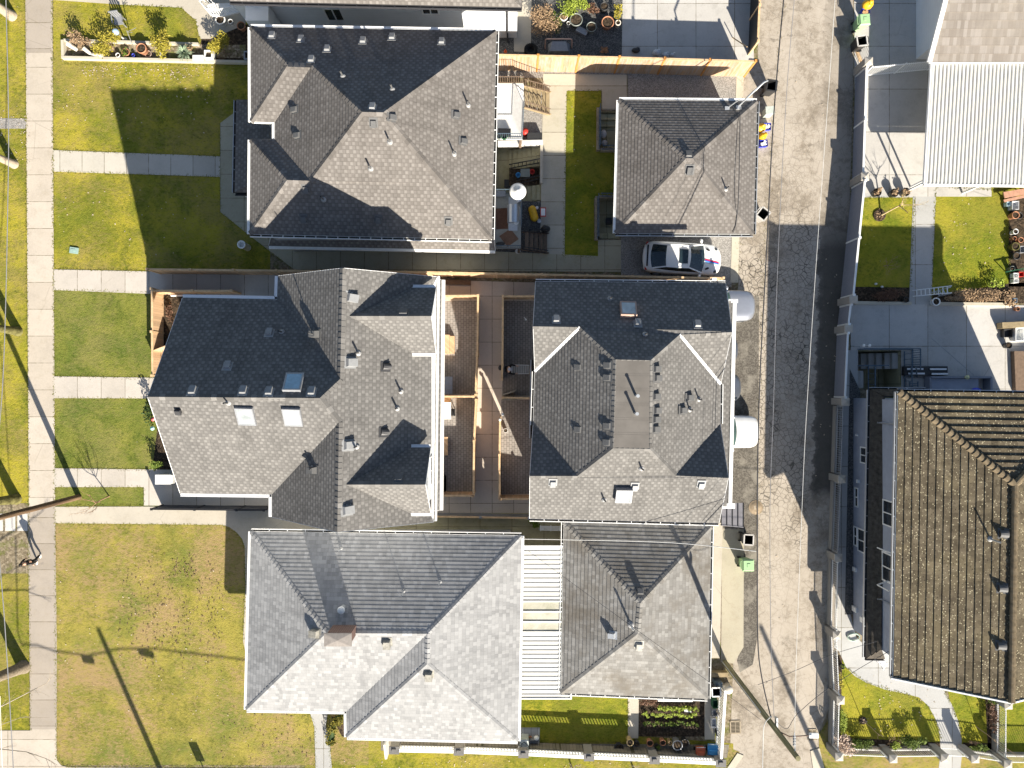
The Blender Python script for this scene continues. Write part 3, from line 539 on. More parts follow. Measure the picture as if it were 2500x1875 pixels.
# ------------------------------------------------------------------ roofs, gutters, vents
def newell(P):
    n = Vector((0, 0, 0))
    for i in range(len(P)):
        a, b = P[i], P[(i + 1) % len(P)]
        n += Vector(((a.y - b.y) * (a.z + b.z), (a.z - b.z) * (a.x + b.x), (a.x - b.x) * (a.y + b.y)))
    n.normalize(); return n
def clip_band(poly, f):                 # keep the part of poly with f(p) >= 0
    out = []
    for i in range(len(poly)):
        a, b = poly[i], poly[(i + 1) % len(poly)]; fa, fb = f(a), f(b)
        if fa >= -1e-9: out.append(a)
        if (fa > 1e-9 and fb < -1e-9) or (fa < -1e-9 and fb > 1e-9): out.append(a.lerp(b, fa / (fa - fb)))
    return out
class Roof:
    def __init__(s, root, V, F, mat, step=.014, course=.185, fascia=WHITE, thick=.20, name='roof', skip=(), soffit=True, north=1.0):
        s.root = root; s.V = {k: (G(*v) if not isinstance(v, Vector) else v) for k, v in V.items()}; s.faces = []
        mb = MB()
        for names in F:
            P = [s.V[k] for k in names]; n = newell(P)
            if n.z < 0: P = list(reversed(P)); n = -n
            c = sum(P, Vector()) / len(P)
            u = Vector((0, 0, 1)).cross(n)
            u = Vector((1, 0, 0)) if u.length < 1e-3 else u.normalized()
            v = n.cross(u)
            s.faces.append((P, n, c, u, v))
            vs = [(p - c).dot(v) for p in P]; v0, v1 = min(vs), max(vs)
            if step <= 0: mb.face(P, 0, [((p).dot(u), (p - c).dot(v) - v0) for p in P]); continue
            k = 0
            while v0 + k * course < v1 - 1e-4:
                lo, hi = v0 + k * course, v0 + (k + 1) * course
                q = clip_band(clip_band(P, lambda p: (p - c).dot(v) - lo), lambda p: hi - (p - c).dot(v))
                if len(q) >= 3:
                    D = [p + n * step * (north if n.y > .12 else 1.0) * max(0, 1 - ((p - c).dot(v) - lo) / course) for p in q]
                    mb.face(D, 0, [(p.dot(u), (p - c).dot(v) - v0 + 1e-4) for p in q])
                    for i in range(len(q)):
                        j = (i + 1) % len(q)
                        if abs((q[i] - c).dot(v) - lo) < 1e-4 and abs((q[j] - c).dot(v) - lo) < 1e-4 and (q[i] - q[j]).length > 1e-3:
                            mb.face([q[i], q[j], D[j], D[i]], 0, [(q[i].dot(u), k * course + .001)] * 4)
                k += 1
        s.ob = obj(name, mb, mat, root)
        fb = MB(); cnt = {}
        for names in F:
            for i in range(len(names)):
                e = (names[i], names[(i + 1) % len(names)]); key = tuple(sorted(e)); cnt.setdefault(key, []).append(e)
        T = Vector((0, 0, thick))
        ctr = sum(s.V.values(), Vector()) / len(s.V)
        s.boundary = [e[0] for k, e in cnt.items() if len(e) == 1 and tuple(sorted(k)) not in [tuple(sorted(x)) for x in skip]]
        for a, b in s.boundary:
            A, B = s.V[a], s.V[b]; d = (B - A); o = Vector((d.y, -d.x, 0))
            o = o.normalized() * .02 if o.length else o
            m = (A + B) / 2
            if (m - ctr).dot(o) < 0: o = -o
            q = [A + o, B + o, B + o - T, A + o - T]
            fb.hexa([A + o - T, B + o - T, B - o - T, A - o - T], [A + o + Vector((0, 0, .012)), B + o + Vector((0, 0, .012)), B - o - Vector((0, 0, .02)), A - o - Vector((0, 0, .02))])
        if soffit:
            for P, n, c, u, v in s.faces: fb.face([p - T for p in reversed(P)])
        if fb.f: obj('fascia', fb, fascia, root)
    def at(s, px, py):
        for P, n, c, u, v in s.faces:
            q = ray_plane(px, py, c, n); inside = False; Q = [((p.x) * 1.0, p.y) for p in P]; j = len(Q) - 1
            for i in range(len(Q)):
                if (Q[i][1] > q.y) != (Q[j][1] > q.y) and q.x < (Q[j][0] - Q[i][0]) * (q.y - Q[i][1]) / (Q[j][1] - Q[i][1]) + Q[i][0]: inside = not inside
                j = i
            if inside: return q, n, u, v
        best = min(s.faces, key=lambda f: (ray_plane(px, py, f[2], f[1]) - f[2]).length)
        return ray_plane(px, py, best[2], best[1]), best[1], best[3], best[4]
    def caps(s, edges, mat, w=.15, seg=.25, name='ridge_cap', lift=.012):
        mb = MB(); rnd = random.Random(3)
        for a, b in edges:
            A, B = (s.V[a] if isinstance(a, str) else a), (s.V[b] if isinstance(b, str) else b)
            L = (B - A).length; n = max(1, int(L / seg)); d = (B - A) / n
            side = Vector((d.y, -d.x, 0)).normalized()
            near = [f for f in s.faces if any((p - A).length < 1e-6 for p in f[0]) and any((p - B).length < 1e-6 for p in f[0])]
            def drop(sgn):
                for P, nn, c, u, v in near:
                    if (c - A).dot(side) * sgn > 0: return -(side * sgn).dot(Vector((nn.x, nn.y, 0))) / nn.z * w
                return -w * .5
            dl, dr = drop(1), drop(-1); flip = A.z > B.z
            for i in range(n):
                p, q = A + d * i, A + d * (i + 1); hi, lo = (lift + .022, lift) if not flip else (lift, lift + .022)
                Z = Vector((0, 0, 1)); t = rnd.random()
                L1, L2 = p + side * w + Z * (dl + hi), q + side * w + Z * (dl + lo)
                R1, R2 = p - side * w + Z * (dr + hi), q - side * w + Z * (dr + lo)
                M1, M2 = p + Z * (hi + .01), q + Z * (lo + .01); uvv = [(i * 1.3 + t * 9, i * .37 + .1)] * 4
                for quad in ([L1, L2, M2, M1], [M1, M2, R2, R1]):
                    nn = (quad[1] - quad[0]).cross(quad[2] - quad[0])
                    mb.face(quad if nn.z > 0 else list(reversed(quad)), 0, uvv)
                e1 = [L1, M1, M1 - Z * .03, L1 - Z * .03]; e2 = [M1, R1, R1 - Z * .03, M1 - Z * .03]
                if flip: e1 = [L2, M2, M2 - Z * .03, L2 - Z * .03]; e2 = [M2, R2, R2 - Z * .03, M2 - Z * .03]
                mb.face(e1, 0, uvv); mb.face(e2, 0, uvv)
        return obj(name, mb, mat, s.root)
    def gutter(s, a, b, lip=WHITE, tick=.95, w=.12, drop=.03, name='gutter', inward=None, full=False):
        A = s.V[a] if isinstance(a, str) else a; B = s.V[b] if isinstance(b, str) else b
        d = (B - A).normalized(); o = Vector((d.y, -d.x, 0)).normalized(); ctr = sum(s.V.values(), Vector()) / len(s.V) if inward is None else inward
        if ((A + B) / 2 - ctr).dot(o) < 0: o = -o
        Z = Vector((0, 0, 1)); mb = MB(); o0 = o * .03
        def bar(p, q, o1, o2, z1, z2, mi):
            mb.hexa([p + o * o1 + Z * z1, q + o * o1 + Z * z1, q + o * o2 + Z * z1, p + o * o2 + Z * z1], [p + o * o1 + Z * z2, q + o * o1 + Z * z2, q + o * o2 + Z * z2, p + o * o2 + Z * z2], mi)
        bar(A, B, .022, w, -drop - .10, -drop - .07, 1)
        bar(A, B, w, w + .035, -drop - .11, -drop + .02, 0)
        if full: bar(A, B, .022, w, -drop - .03, -drop + .004, 0)
        else:
            L = (B - A).length; n = max(1, int(L / tick))
            for i in range(1, n):
                p = A + (B - A) * (i / n); bar(p - d * .018, p + d * .018, .0, w, -drop - .02, -drop + .012, 0)
        return obj(name, mb, [lip, GUT_IN], s.root)
    def fr(s, px, py):
        p, n, u, v = s.at(px, py); M = Matrix((u, v, n)).transposed().to_4x4(); M.translation = p; return M
    def vent(s, px, py, w=.34, l=.36, h=.17, mat=VENT_GREY, name='roof_vent', style=0):
        M = s.fr(px, py); mb = MB(); a, b = w / 2, l / 2
        mb.hexa([M @ Vector(q) for q in ((-a - .07, -b - .05, .012), (a + .07, -b - .05, .012), (a + .07, b + .1, .012), (-a - .07, b + .1, .012))], [M @ Vector(q) for q in ((-a - .07, -b - .05, .028), (a + .07, -b - .05, .028), (a + .07, b + .1, .028), (-a - .07, b + .1, .028))], 0)
        if style == 0:      # slant-back hood open at its lower edge
            mb.hexa([M @ Vector(q) for q in ((-a, -b, .025), (a, -b, .025), (a, b, .025), (-a, b, .025))], [M @ Vector(q) for q in ((-a * .92, -b - .05, h), (a * .92, -b - .05, h), (a * .8, b * .75, h * .8), (-a * .8, b * .75, h * .8))], 0)
            mb.hexa([M @ Vector(q) for q in ((-a * .8, -b - .06, .05), (a * .8, -b - .06, .05), (a * .8, -b - .02, .05), (-a * .8, -b - .02, .05))], [M @ Vector(q) for q in ((-a * .8, -b - .065, h * .7), (a * .8, -b - .065, h * .7), (a * .8, -b - .04, h * .7), (-a * .8, -b - .04, h * .7))], 1)
        elif style == 1:    # square turret vent with cap
            mb.hexa([M @ Vector(q) for q in ((-a * .8, -b * .8, .02), (a * .8, -b * .8, .02), (a * .8, b * .8, .02), (-a * .8, b * .8, .02))], [M @ Vector(q) for q in ((-a * .8, -b * .8, h * .7), (a * .8, -b * .8, h * .7), (a * .8, b * .8, h * .7), (-a * .8, b * .8, h * .7))], 1)
            mb.hexa([M @ Vector(q) for q in ((-a, -b, h * .7), (a, -b, h * .7), (a, b, h * .7), (-a, b, h * .7))], [M @ Vector(q) for q in ((-a * .8, -b * .8, h), (a * .8, -b * .8, h), (a * .8, b * .8, h), (-a * .8, b * .8, h))], 0)
        elif style == 2:    # rounded gooseneck hood
            N = 8; lo = []; hi = []
            for i in range(N + 1):
                t = pi * i / N; lo.append(M @ Vector((-a * cos(t), b, .02 + h * .55 * sin(t)))); hi.append(M @ Vector((-a * cos(t), -b, .02 + h * 1.25 * sin(t))))
            for i in range(N): mb.face([lo[i], lo[i + 1], hi[i + 1], hi[i]][::-1], 0)
            mb.face(hi[::-1], 1); mb.face(lo, 0)
        return obj(name, mb, [mat, VENT_DARK], s.root)
    def pipe(s, px, py, h=.45, r=.045, mat=VENT_GREY, name='vent_pipe', flash=True):
        p, n, u, v = s.at(px, py); mb = MB()
        mb.tube([p - Vector((0, 0, .05)), p + Vector((0, 0, h))], r, 10)
        mb.tube([p + Vector((0, 0, h * .98)), p + Vector((0, 0, h + .012))], r * .7, 10, 1)
        if flash:
            M = s.fr(px, py); mb.lathe([(r * 3.2, .014), (r * 3, .03), (r * 1.3, .09)], n=12, mi=2)
            k = 12 * 3; mb.v[-(k + 24):] = [tuple(M @ Vector(q)) for q in mb.v[-(k + 24):]]
        return obj(name, mb, [mat, BLACK, LEAD], s.root)
    def skylight(s, px, py, w, l, h=.22, glass=GLASS_SKY, frame=GREY_METAL):
        M = s.fr(px, py); a, b = w / 2, l / 2; mb = MB()
        for (x0, x1, y0, y1) in ((-a, a, -b, -b + .07), (-a, a, b - .07, b), (-a, -a + .07, -b + .07, b - .07), (a - .07, a, -b + .07, b - .07)):
            mb.hexa([M @ Vector(q) for q in ((x0, y0, 0), (x1, y0, 0), (x1, y1, 0), (x0, y1, 0))], [M @ Vector(q) for q in ((x0, y0, h), (x1, y0, h), (x1, y1, h), (x0, y1, h))])
        f = obj('skylight', mb, frame, s.root); g = MB()
        g.hexa([M @ Vector(q) for q in ((-a + .072, -b + .072, h * .6), (a - .072, -b + .072, h * .6), (a - .072, b - .072, h * .6), (-a + .072, b - .072, h * .6))], [M @ Vector(q) for q in ((-a + .072, -b + .072, h * .96), (a - .072, -b + .072, h * .96), (a - .072, b - .072, h * .96), (-a + .072, b - .072, h * .96))])
        obj('pane', g, glass, f); return f

def win(root, O, ux, w, h, nrm, mull=1, frame=WHITE, glass=GLASS_DARK, bar=.07):
    """window on a wall: O = lower left corner (world), ux = unit vector along the wall"""
    Z = Vector((0, 0, 1)); mb = MB()
    def slab3(x0, x1, z0, z1, d0, d1, m):
        P = lambda x, z, d: O + ux * x + Z * z + nrm * d
        m.mesh([P(x0, z0, d0), P(x1, z0, d0), P(x1, z1, d0), P(x0, z1, d0), P(x0, z0, d1), P(x1, z0, d1), P(x1, z1, d1), P(x0, z1, d1)], [(0, 3, 2, 1), (4, 5, 6, 7), (0, 1, 5, 4), (1, 2, 6, 5), (2, 3, 7, 6), (3, 0, 4, 7)])
    for a in ((0, w, 0, bar), (0, w, h - bar, h), (0, bar, bar, h - bar), (w - bar, w, bar, h - bar)): slab3(*a, .002, .05, mb)
    for i in range(1, mull + 1): slab3(w * i / (mull + 1) - bar * .4, w * i / (mull + 1) + bar * .4, bar, h - bar, .002, .045, mb)
    f = obj('window', mb, frame, root); g = MB(); slab3(bar, w - bar, bar, h - bar, .004, .02, g); obj('pane', g, glass, f)
    return f
# ------------------------------------------------------------------ houses
Zv = Vector((0, 0, 1))
def wallbox(root, mat, x0, y0, x1, y1, z0, z1, name='wall'):   # world rectangle
    mb = MB(); mb.prism([(x0, y0), (x1, y0), (x1, y1), (x0, y1)], z0, z1); return obj(name, mb, mat, root)
def wallpoly(root, mat, pts, z0, z1, name='wall'):
    mb = MB(); mb.prism(pts, z0, z1); return obj(name, mb, mat, root)

# ---- A: hip-roofed house with a notched front
A = thing('hip_roof_house', 'taupe hip roofed house with a notch in its roof over the front porch', 'house', G(900, 380))
a0, a1 = G(612, 66, 5.8), G(1200, 586, 5.8)
n2, n3 = G(671, 299, 5.8), G(671, 339, 5.8)
wallpoly(A, SID_GREY, [(a0.x + .5, a0.y - .5), (a1.x - .5, a0.y - .5), (a1.x - .5, a1.y + .5), (a0.x + .5, a1.y + .5), (a0.x + .5, n3.y - .3), (n3.x + .3, n3.y - .3), (n2.x + .3, n2.y + .3), (a0.x + .5, n2.y + .3)], -.05, 5.72)
RA = Roof(A, {'tl': (612, 66, 5.8), 'tr': (1211, 76, 5.8), 'br': (1200, 584, 5.8), 'bl': (610, 571, 5.8), 'n1': (613, 297, 5.8), 'n2': (671, 299, 5.8), 'n3': (671, 340, 5.8), 'n4': (612, 341, 5.8),
    'p1': (704, 158, 7.3), 'p2': (762, 160, 7.35), 'q1': (701, 440, 7.3), 'q2': (758, 442, 7.35), 'r1': (884, 274, 9.15), 'r2': (936, 275, 9.15)},
    [('tl', 'p1', 'n1'), ('tl', 'tr', 'r2', 'r1', 'p2', 'p1'), ('n1', 'p1', 'p2', 'n2'), ('n2', 'p2', 'r1', 'q2', 'n3'), ('n4', 'n3', 'q2', 'q1'), ('n4', 'q1', 'bl'), ('bl', 'q1', 'q2', 'r1', 'r2', 'br'), ('tr', 'br', 'r2')], SH_A, fascia=WHITE, course=.19)
RA.caps([('r2', 'br'), ('r2', 'tr'), ('p1', 'tl'), ('p1', 'n1'), ('q1', 'bl'), ('q1', 'n4'), ('r1', 'r2'), ('p1', 'p2'), ('q1', 'q2'), ('p2', 'r1'), ('r1', 'q2')], SH_A)
for e in (('tl', 'tr'), ('bl', 'n4'), ('n1', 'tl'), ('n2', 'n3')): RA.gutter(*e, tick=.75, full=True)
for e in (('tr', 'br'), ('bl', 'br'), ('n1', 'n2'), ('n4', 'n3')): RA.gutter(*e, tick=.55)
for x, y in ((664, 88), (735, 97), (886, 101), (957, 92), (1078, 103), (799, 121), (760, 147), (909, 263)): RA.vent(x, y, .28, .30, .15, VENT_MID)  # lighter grey paints reflected light into these north-slope vents
for x, y in ((721, 268), (728, 331), (956, 287), (912, 300), (747, 461), (742, 533), (924, 535), (1095, 540), (1112, 281), (1130, 345)): RA.vent(x, y, .28, .30, .15)
for x, y in ((837, 186), (958, 218), (952, 347), (905, 412), (1143, 257), (1109, 376), (790, 487)): RA.pipe(x, y, .55)
RS = Roof(A, {'a': (656, 600, 3.0), 'b': (1209, 611, 3.0), 'c': (1205, 582, 3.55), 'd': (664, 571, 3.55)}, [('a', 'b', 'c', 'd')], SH_A, name='skirt_roof', fascia=WHITE, thick=.15)
RS.gutter('a', 'b', tick=.8, full=True, inward=A.location)
RP = Roof(A, {'a': (577, 244, 3.0), 'b': (573, 470, 3.0), 'c': (690, 470, 3.0), 'd': (690, 244, 3.0), 'i': (668, 300, 3.9), 'j': (667, 420, 3.9)}, [('a', 'i', 'j', 'b'), ('b', 'j', 'c'), ('a', 'd', 'i')], SH_A, name='porch_roof', fascia=DARK_TRIM, thick=.16)
RP.gutter('a', 'b', GALV, .6, inward=A.location); RP.gutter('b', 'c', DARK_TRIM, 3, inward=A.location)
for px, py in ((582, 250), (579, 462)):
    mb = MB(); p = G(px, py, 2.8); mb.box((p.x + .12, p.y, 1.4), (.2, .2, 2.8)); obj('porch_post', mb, WHITE, A)
sy = a1.y + .5
for i, x in enumerate((-12.6, -9.2, -5.5, -2.6)):
    win(A, Vector((x, sy - .0, 4.0)), Vector((1, 0, 0)), 1.4, 1.1, Vector((0, -1, 0)))
    win(A, Vector((x, sy - .0, 1.1)), Vector((1, 0, 0)), 1.4, 1.0, Vector((0, -1, 0)))
# ---- garage of A
GA = thing('detached_garage', 'garage with a taupe hipped roof between gravel pads, above the white coupe', 'garage', G(1675, 410))
g0, g1 = G(1512, 244, 2.8), G(1839, 570, 2.8)
wallbox(GA, SID_GREY, g0.x + .4, g1.y + .4, g1.x - .3, g0.y - .4, -.05, 2.74)
RG = Roof(GA, {'tl': (1512, 244, 2.8), 'tr': (1848, 247, 2.8), 'br': (1839, 571, 2.8), 'bl': (1503, 569, 2.8), 'p': (1676, 386, 4.55), 'q': (1690, 386, 4.55)},
    [('tl', 'tr', 'q', 'p'), ('bl', 'p', 'q', 'br'), ('tl', 'p', 'bl'), ('tr', 'br', 'q')], SH_A, fascia=WHITE, course=.19)
RG.caps([('p', 'tl'), ('q', 'tr'), ('q', 'br'), ('p', 'bl'), ('p', 'q')], SH_A)
for e in (('tl', 'tr'), ('tl', 'bl')): RG.gutter(*e, full=True)
for e in (('tr', 'br'), ('bl', 'br')): RG.gutter(*e, GALV, .6)
RG.vent(1681, 378, .32, .32, .12, VENT_GREY); RG.vent(1684, 415, .36, .38, .18); RG.pipe(1772, 462, .5)
mb = MB()   # service mast on the garage corner
p = G(1805, 258, 3.3); q = G(1822, 238, 4.1)
mb.tube([p, p + Vector((.2, .15, .9)), p + Vector((.9, .75, 1.25)), p + Vector((1.15, .9, 1.1))], .05); mb.tube([p + Vector((-.55, 0, -.3)), p + Vector((-.2, .1, .6))], .035)
mb.box(tuple(p + Vector((0, -.05, -.18))), (.25, .2, .2)); mb.box(tuple(p + Vector((-.6, -.05, -.3))), (.25, .2, .2))
obj('service_mast', mb, GALV, GA)

# ---- B: front duplex
B = thing('gabled_duplex', 'charcoal roofed duplex with a long front gable and two rear dormers', 'house', G(780, 970))
ze = 7.62
RB = Roof(B, {
    'fn': (446, 727, ze), 'fs': (440, 1204, ze), 'fr': (361, 969, 11.12), 'hp': (781, 972, 11.12), 'vn': (677, 731, ze), 'vs': (664, 1207, ze),
    'cn': (831, 925, 10.52), 'cs': (828, 1031, 10.52), 'wn': (679, 674, ze), 'ws': (664, 1262, ze), 'gn': (837, 655, 10.52), 'gs': (824, 1299, 10.52), 'en': (1067, 676, ze), 'es': (1059, 1274, ze),
    'd1v': (1005, 703, 8.28), 'd1w': (1005, 862, 8.28), 'd1e': (1053, 703, ze), 'd1f': (1053, 865, ze), 'd1p': (855, 772, 10.22),
    'd2v': (1003, 1093, 8.28), 'd2w': (1001, 1252, 8.28), 'd2e': (1053, 1094, ze), 'd2f': (1050, 1255, ze), 'd2p': (847, 1183, 10.27)},
    [('fr', 'fn', 'vn', 'cn', 'hp'), ('fr', 'hp', 'cs', 'vs', 'fs'), ('wn', 'gn', 'cn', 'vn'), ('ws', 'vs', 'cs', 'gs'),
     ('gn', 'en', 'd1e', 'd1v', 'd1p'), ('gn', 'd1p', 'cn'), ('cn', 'd1p', 'd2p', 'cs', 'hp'), ('d1p', 'd1w', 'd1f', 'd2e', 'd2v', 'd2p'), ('cs', 'd2p', 'gs'), ('d2p', 'd2w', 'd2f', 'es', 'gs')],
    SH_B, fascia=WHITE_BLUE, thick=.22, skip=(('d1v', 'd1p'), ('d1p', 'd1w'), ('d2v', 'd2p'), ('d2p', 'd2w')))
RD = []
for k in '12':
    s0, s1 = {'1': ((703, 860, 772), 1064), '2': ((1093, 1254, 1184), 1051)}[k]
    yn, ys, yr = s0; xe = s1; v, wv, pk = RB.V['d%sv' % k], RB.V['d%sw' % k], RB.V['d%sp' % k]
    n_, s_ = G(xe, yn, 8.28), G(xe - 1, ys, 8.28); n_.y = v.y; s_.y = wv.y; e_ = Vector((n_.x, pk.y, pk.z)); s_.x = n_.x
    up = Zv * .015
    RD.append(Roof(B, {'v': v + up, 'w': wv + up, 'p': pk + up, 'n': n_ + up, 's': s_ + up, 'e': e_ + up}, [('p', 'v', 'n', 'e'), ('p', 'e', 's', 'w')], SH_B, name='dormer_roof', fascia=WHITE_BLUE, thick=.2, skip=(('p', 'v'), ('p', 'w'))))
    RD[-1].caps([('p', 'e')], SH_B)
    RD[-1].gutter('v', 'n', WHITE_BLUE, .9, full=True); RD[-1].gutter('w', 's', WHITE, .9, full=True)
    wx = n_.x - .35; mb = MB()
    mb.prism([(wx - 1.8, v.y - .4), (wx, v.y - .4), (wx, wv.y + .4), (wx - 1.8, wv.y + .4)], 7.2, 8.1); mb.face([(wx, v.y - .4, 8.1), (wx, pk.y, 10.0), (wx, wv.y + .4, 8.1)][::-1]); obj('dormer_wall', mb, SID_WHITE, B)
    win(B, Vector((wx, pk.y - .8, 7.9)), Vector((0, 1, 0)), 1.6, 1.0, Vector((1, 0, 0)))
RB.caps([('gn', 'cn'), ('cs', 'gs'), ('fr', 'hp'), ('cn', 'hp'), ('hp', 'cs')], SH_B)
for e in (('fn', 'vn'), ('fs', 'vs'), ('wn', 'vn'), ('ws', 'vs')): RB.gutter(*e, WHITE_BLUE, .9, full=True, w=.13)
RB.gutter('d1f', 'd2e', WHITE, .9, full=True, w=.1)
for x, y in ((658, 813), (556, 894), (470, 955), (594, 955), (657, 957), (761, 957)): RB.vent(x, y, .30, .34, .14, VENT_MID, style=0)
for x, y in ((857, 727), (855, 885), (850, 1087), (847, 1245)): RB.vent(x, y, .40, .44, .24, VENT_MID)
for x, y in ((942, 895), (937, 1055)): RB.vent(x, y, .34, .34, .2, VENT_DARK, style=2)
for x, y in ((775, 816), (769, 1148)): RB.vent(x, y, .32, .32, .34, VENT_GREY)
RB.vent(438, 1001, .28, .28, .25, VENT_DARK, style=1)
RD[0].vent(985, 765, .4, .36, .15, VENT_GREY); RD[1].vent(974, 1170, .4, .36, .15, VENT_GREY)
for x, y in ((688, 810), (979, 955), (970, 997), (557, 984), (763, 1143), (875, 862), (871, 1090)): RB.pipe(x, y, .5)
for x, y in ((768, 817),): RB.pipe(x, y, 1.0, .03)
for x, y, g in ((718, 937, glassy('sky_lit_skylight', (.22, .36, .46), .1)), (602, 1012, GLASS_SKY), (716, 1014, GLASS_SKY)): RB.skylight(x, y, .8, .95, .2, g)
fx = RB.V['fn'].x + .55
P = lambda k: RB.V[k]
wallpoly(B, SID_WHITE, [(fx, P('fn').y - .5), (P('wn').x + .5, P('fn').y - .5), (P('wn').x + .5, P('wn').y - .45), (P('en').x - .6, P('wn').y - .45), (P('en').x - .6, P('ws').y + .45), (P('ws').x + .5, P('ws').y + .45), (P('ws').x + .5, P('fs').y + .5), (fx, P('fs').y + .5)], -.05, 7.45)
def gable(x0, y0, z0, x1, y1, xm, ym, zm):     # gable ends
    mb = MB(); mb.face([(x0, y0, z0), (x1, y1, z0), (xm, ym, zm)]); mb.face([(x1, y1, z0), (x0, y0, z0), (xm, ym, zm)]); obj('gable_wall', mb, SID_WHITE, B)
gable(fx, P('fn').y - .5, 7.3, fx, P('fs').y + .5, fx, P('fr').y, 10.8)
gable(P('wn').x + .5, P('wn').y - .45, 7.3, P('en').x - .6, P('wn').y - .45, P('gn').x, P('wn').y - .45, 10.27)
gable(P('ws').x + .5, P('ws').y + .45, 7.3, P('en').x - .6, P('ws').y + .45, P('gs').x, P('ws').y + .45, 10.27)
# lower skirt roof with long white gutters along the courtyard side
RBs = Roof(B, {'a': (1078, 683, 3.4), 'b': (1073, 1246, 3.4), 'c': (1056, 1246, 4.0), 'd': (1060, 683, 4.0)}, [('a', 'd', 'c', 'b')], SH_B, name='skirt_roof', fascia=WHITE, thick=.25)
RBs.gutter('a', 'b', WHITE, .9, full=True, w=.16, inward=B.location)
g = MB(); p, q = G(1063, 674, 7.45), G(1056, 1272, 7.45)
for s in (0, 1):
    pp, qq = p + Vector((s * .16, 0, -.05 * s)), q + Vector((s * .16, 0, -.05 * s)); g.beam(pp, qq, .10, .16, 0)
obj('eave_board', g, WHITE, B)
for i in range(4):
    win(B, Vector((P('en').x - .6, P('ws').y + 1.2 + i * 2.5, 4.4)), Vector((0, 1, 0)), 1.5, 1.2, Vector((1, 0, 0)))
for i in range(3):
    win(B, Vector((fx, P('fs').y + 1.2 + i * 3.3, 4.0)), Vector((0, 1, 0)), 1.6, 1.3, Vector((-1, 0, 0))); win(B, Vector((fx, P('fs').y + 1.2 + i * 3.3, 1.0)), Vector((0, 1, 0)), 1.6, 1.4, Vector((-1, 0, 0)))
for i in range(3): win(B, Vector((P('fs').x + 2.2 + i * 1.5, P('fs').y + .5, 1.0)), Vector((1, 0, 0)), 1.1, 1.3, Vector((0, -1, 0)))

# ---- C: rear duplex over carports
D = thing('flat_topped_duplex', 'rear duplex with a flat brown panel on top of its grey shingle roof', 'house', G(1530, 980))
zc = 5.25
RC = Roof(D, {'nw': (1308, 687, 5.15), 'ne': (1771, 691, 5.15), 'rw': (1302, 797, 6.82), 'r1': (1416, 799, 6.87), 're': (1787, 811, 6.82), 'r2': (1659, 817, 6.82), 'f1': (1503, 878, 7.95), 'f2': (1588, 880, 7.95), 'f3': (1586, 1096, 7.95), 'f4': (1497, 1094, 7.95),
    'w1': (1306, 907, zc), 'w2': (1302, 1038, zc), 'e1': (1759, 938, 5.15), 'e2': (1758, 1035, 5.15), 'sw': (1293, 1266, 5.15), 'se': (1755, 1277, 5.15), 'tw': (1294, 1162, 6.82), 't1': (1410, 1162, 6.87), 'te': (1778, 1167, 6.82), 't2': (1649, 1161, 6.82)},
    [('nw', 'ne', 're', 'r2', 'f2', 'f1', 'r1', 'rw'), ('rw', 'r1', 'w1'), ('w1', 'r1', 'f1', 'f4', 't1', 'w2'), ('w2', 't1', 'tw'), ('sw', 'tw', 't1', 'f4', 'f3', 't2', 'te', 'se'), ('te', 't2', 'e2'), ('e2', 't2', 'f3', 'f2', 'r2', 'e1'), ('e1', 'r2', 're'), ],
    SH_C, fascia=WHITE_BLUE, thick=.22, skip=(('f1', 'f2'), ('f2', 'f3'), ('f3', 'f4'), ('f4', 'f1')))
mb = MB(); F4 = [RC.V[k] for k in ('f1', 'f2', 'f3', 'f4')]
mb.sheet([p + Zv * .02 for p in F4])
for i in range(1, 6):
    for dy in (-.05, .05):
        a = F4[0].lerp(F4[3], i / 6) + Vector((0, dy, .03)); b = F4[1].lerp(F4[2], i / 6) + Vector((0, dy, .03)); mb.beam(a - Zv * .012, b - Zv * .012, .02, .012)
obj('flat_roof_panel', mb, MEMBRANE, D)
RC.caps([('f1', 'f2'), ('f3', 'f4'), ('f1', 'f4'), ('f2', 'f3'), ('f1', 'r1'), ('f2', 'r2'), ('f4', 't1'), ('f3', 't2'), ('rw', 'r1'), ('r2', 're'), ('tw', 't1'), ('t2', 'te')], SH_C, w=.13)
for a, b in (('w1', 'r1'), ('e1', 'r2')): mb = MB(); mb.beam(RC.V[a] + Zv * .03, RC.V[b] + Zv * .03, .14, .03); obj('valley_flashing', mb, WHITE_BLUE, D)
RC.gutter('nw', 'ne', WHITE, .75, w=.10); RC.gutter('sw', 'se', WHITE, .75); RC.gutter('w1', 'w2', WHITE, .75); RC.gutter('e1', 'e2', WHITE, .9)
g = MB(); a, b = G(1296, 878, 3.2), G(1293, 1070, 3.2)
g.beam(a, b, .05, .12, 0); g.beam(a + Vector((.2, 0, -.04)), b + Vector((.2, 0, -.04)), .3, .04, 1); obj('lower_gutter', g, [GALV, GUT_IN], D)
for x, y in ((1358, 781), (1703, 793), (1557, 790), (1350, 1178), (1712, 1182), (1550, 1187)): RC.vent(x, y, .30, .32, .16, VENT_MID)
for x, y in ((1413, 897), (1485, 892), (1484, 922), (1413, 1049), (1484, 1040), (1483, 1080)): RC.vent(x, y, .32, .32, .12, VENT_GREY)
for x, y in ((1601, 901), (1603, 923), (1600, 968), (1602, 1002), (1600, 1024), (1599, 1048), (1681, 971), (1665, 1002)): RC.vent(x, y, .32, .32, .18, VENT_GREY)
for x, y in ((1489, 729), (1575, 816), (1566, 1144), (1475, 1220), (1706, 975), (1684, 1000)): RC.pipe(x, y, .5)
for x, y in ((1552, 966), (1550, 1009)):
    p = G(x, y, 7.95); mb = MB(); mb.tube([p, p + Zv * .62], .065, 12); mb.tube([p + Zv * .615, p + Zv * .64], .085, 12); obj('vent_pipe', mb, GALV, D)
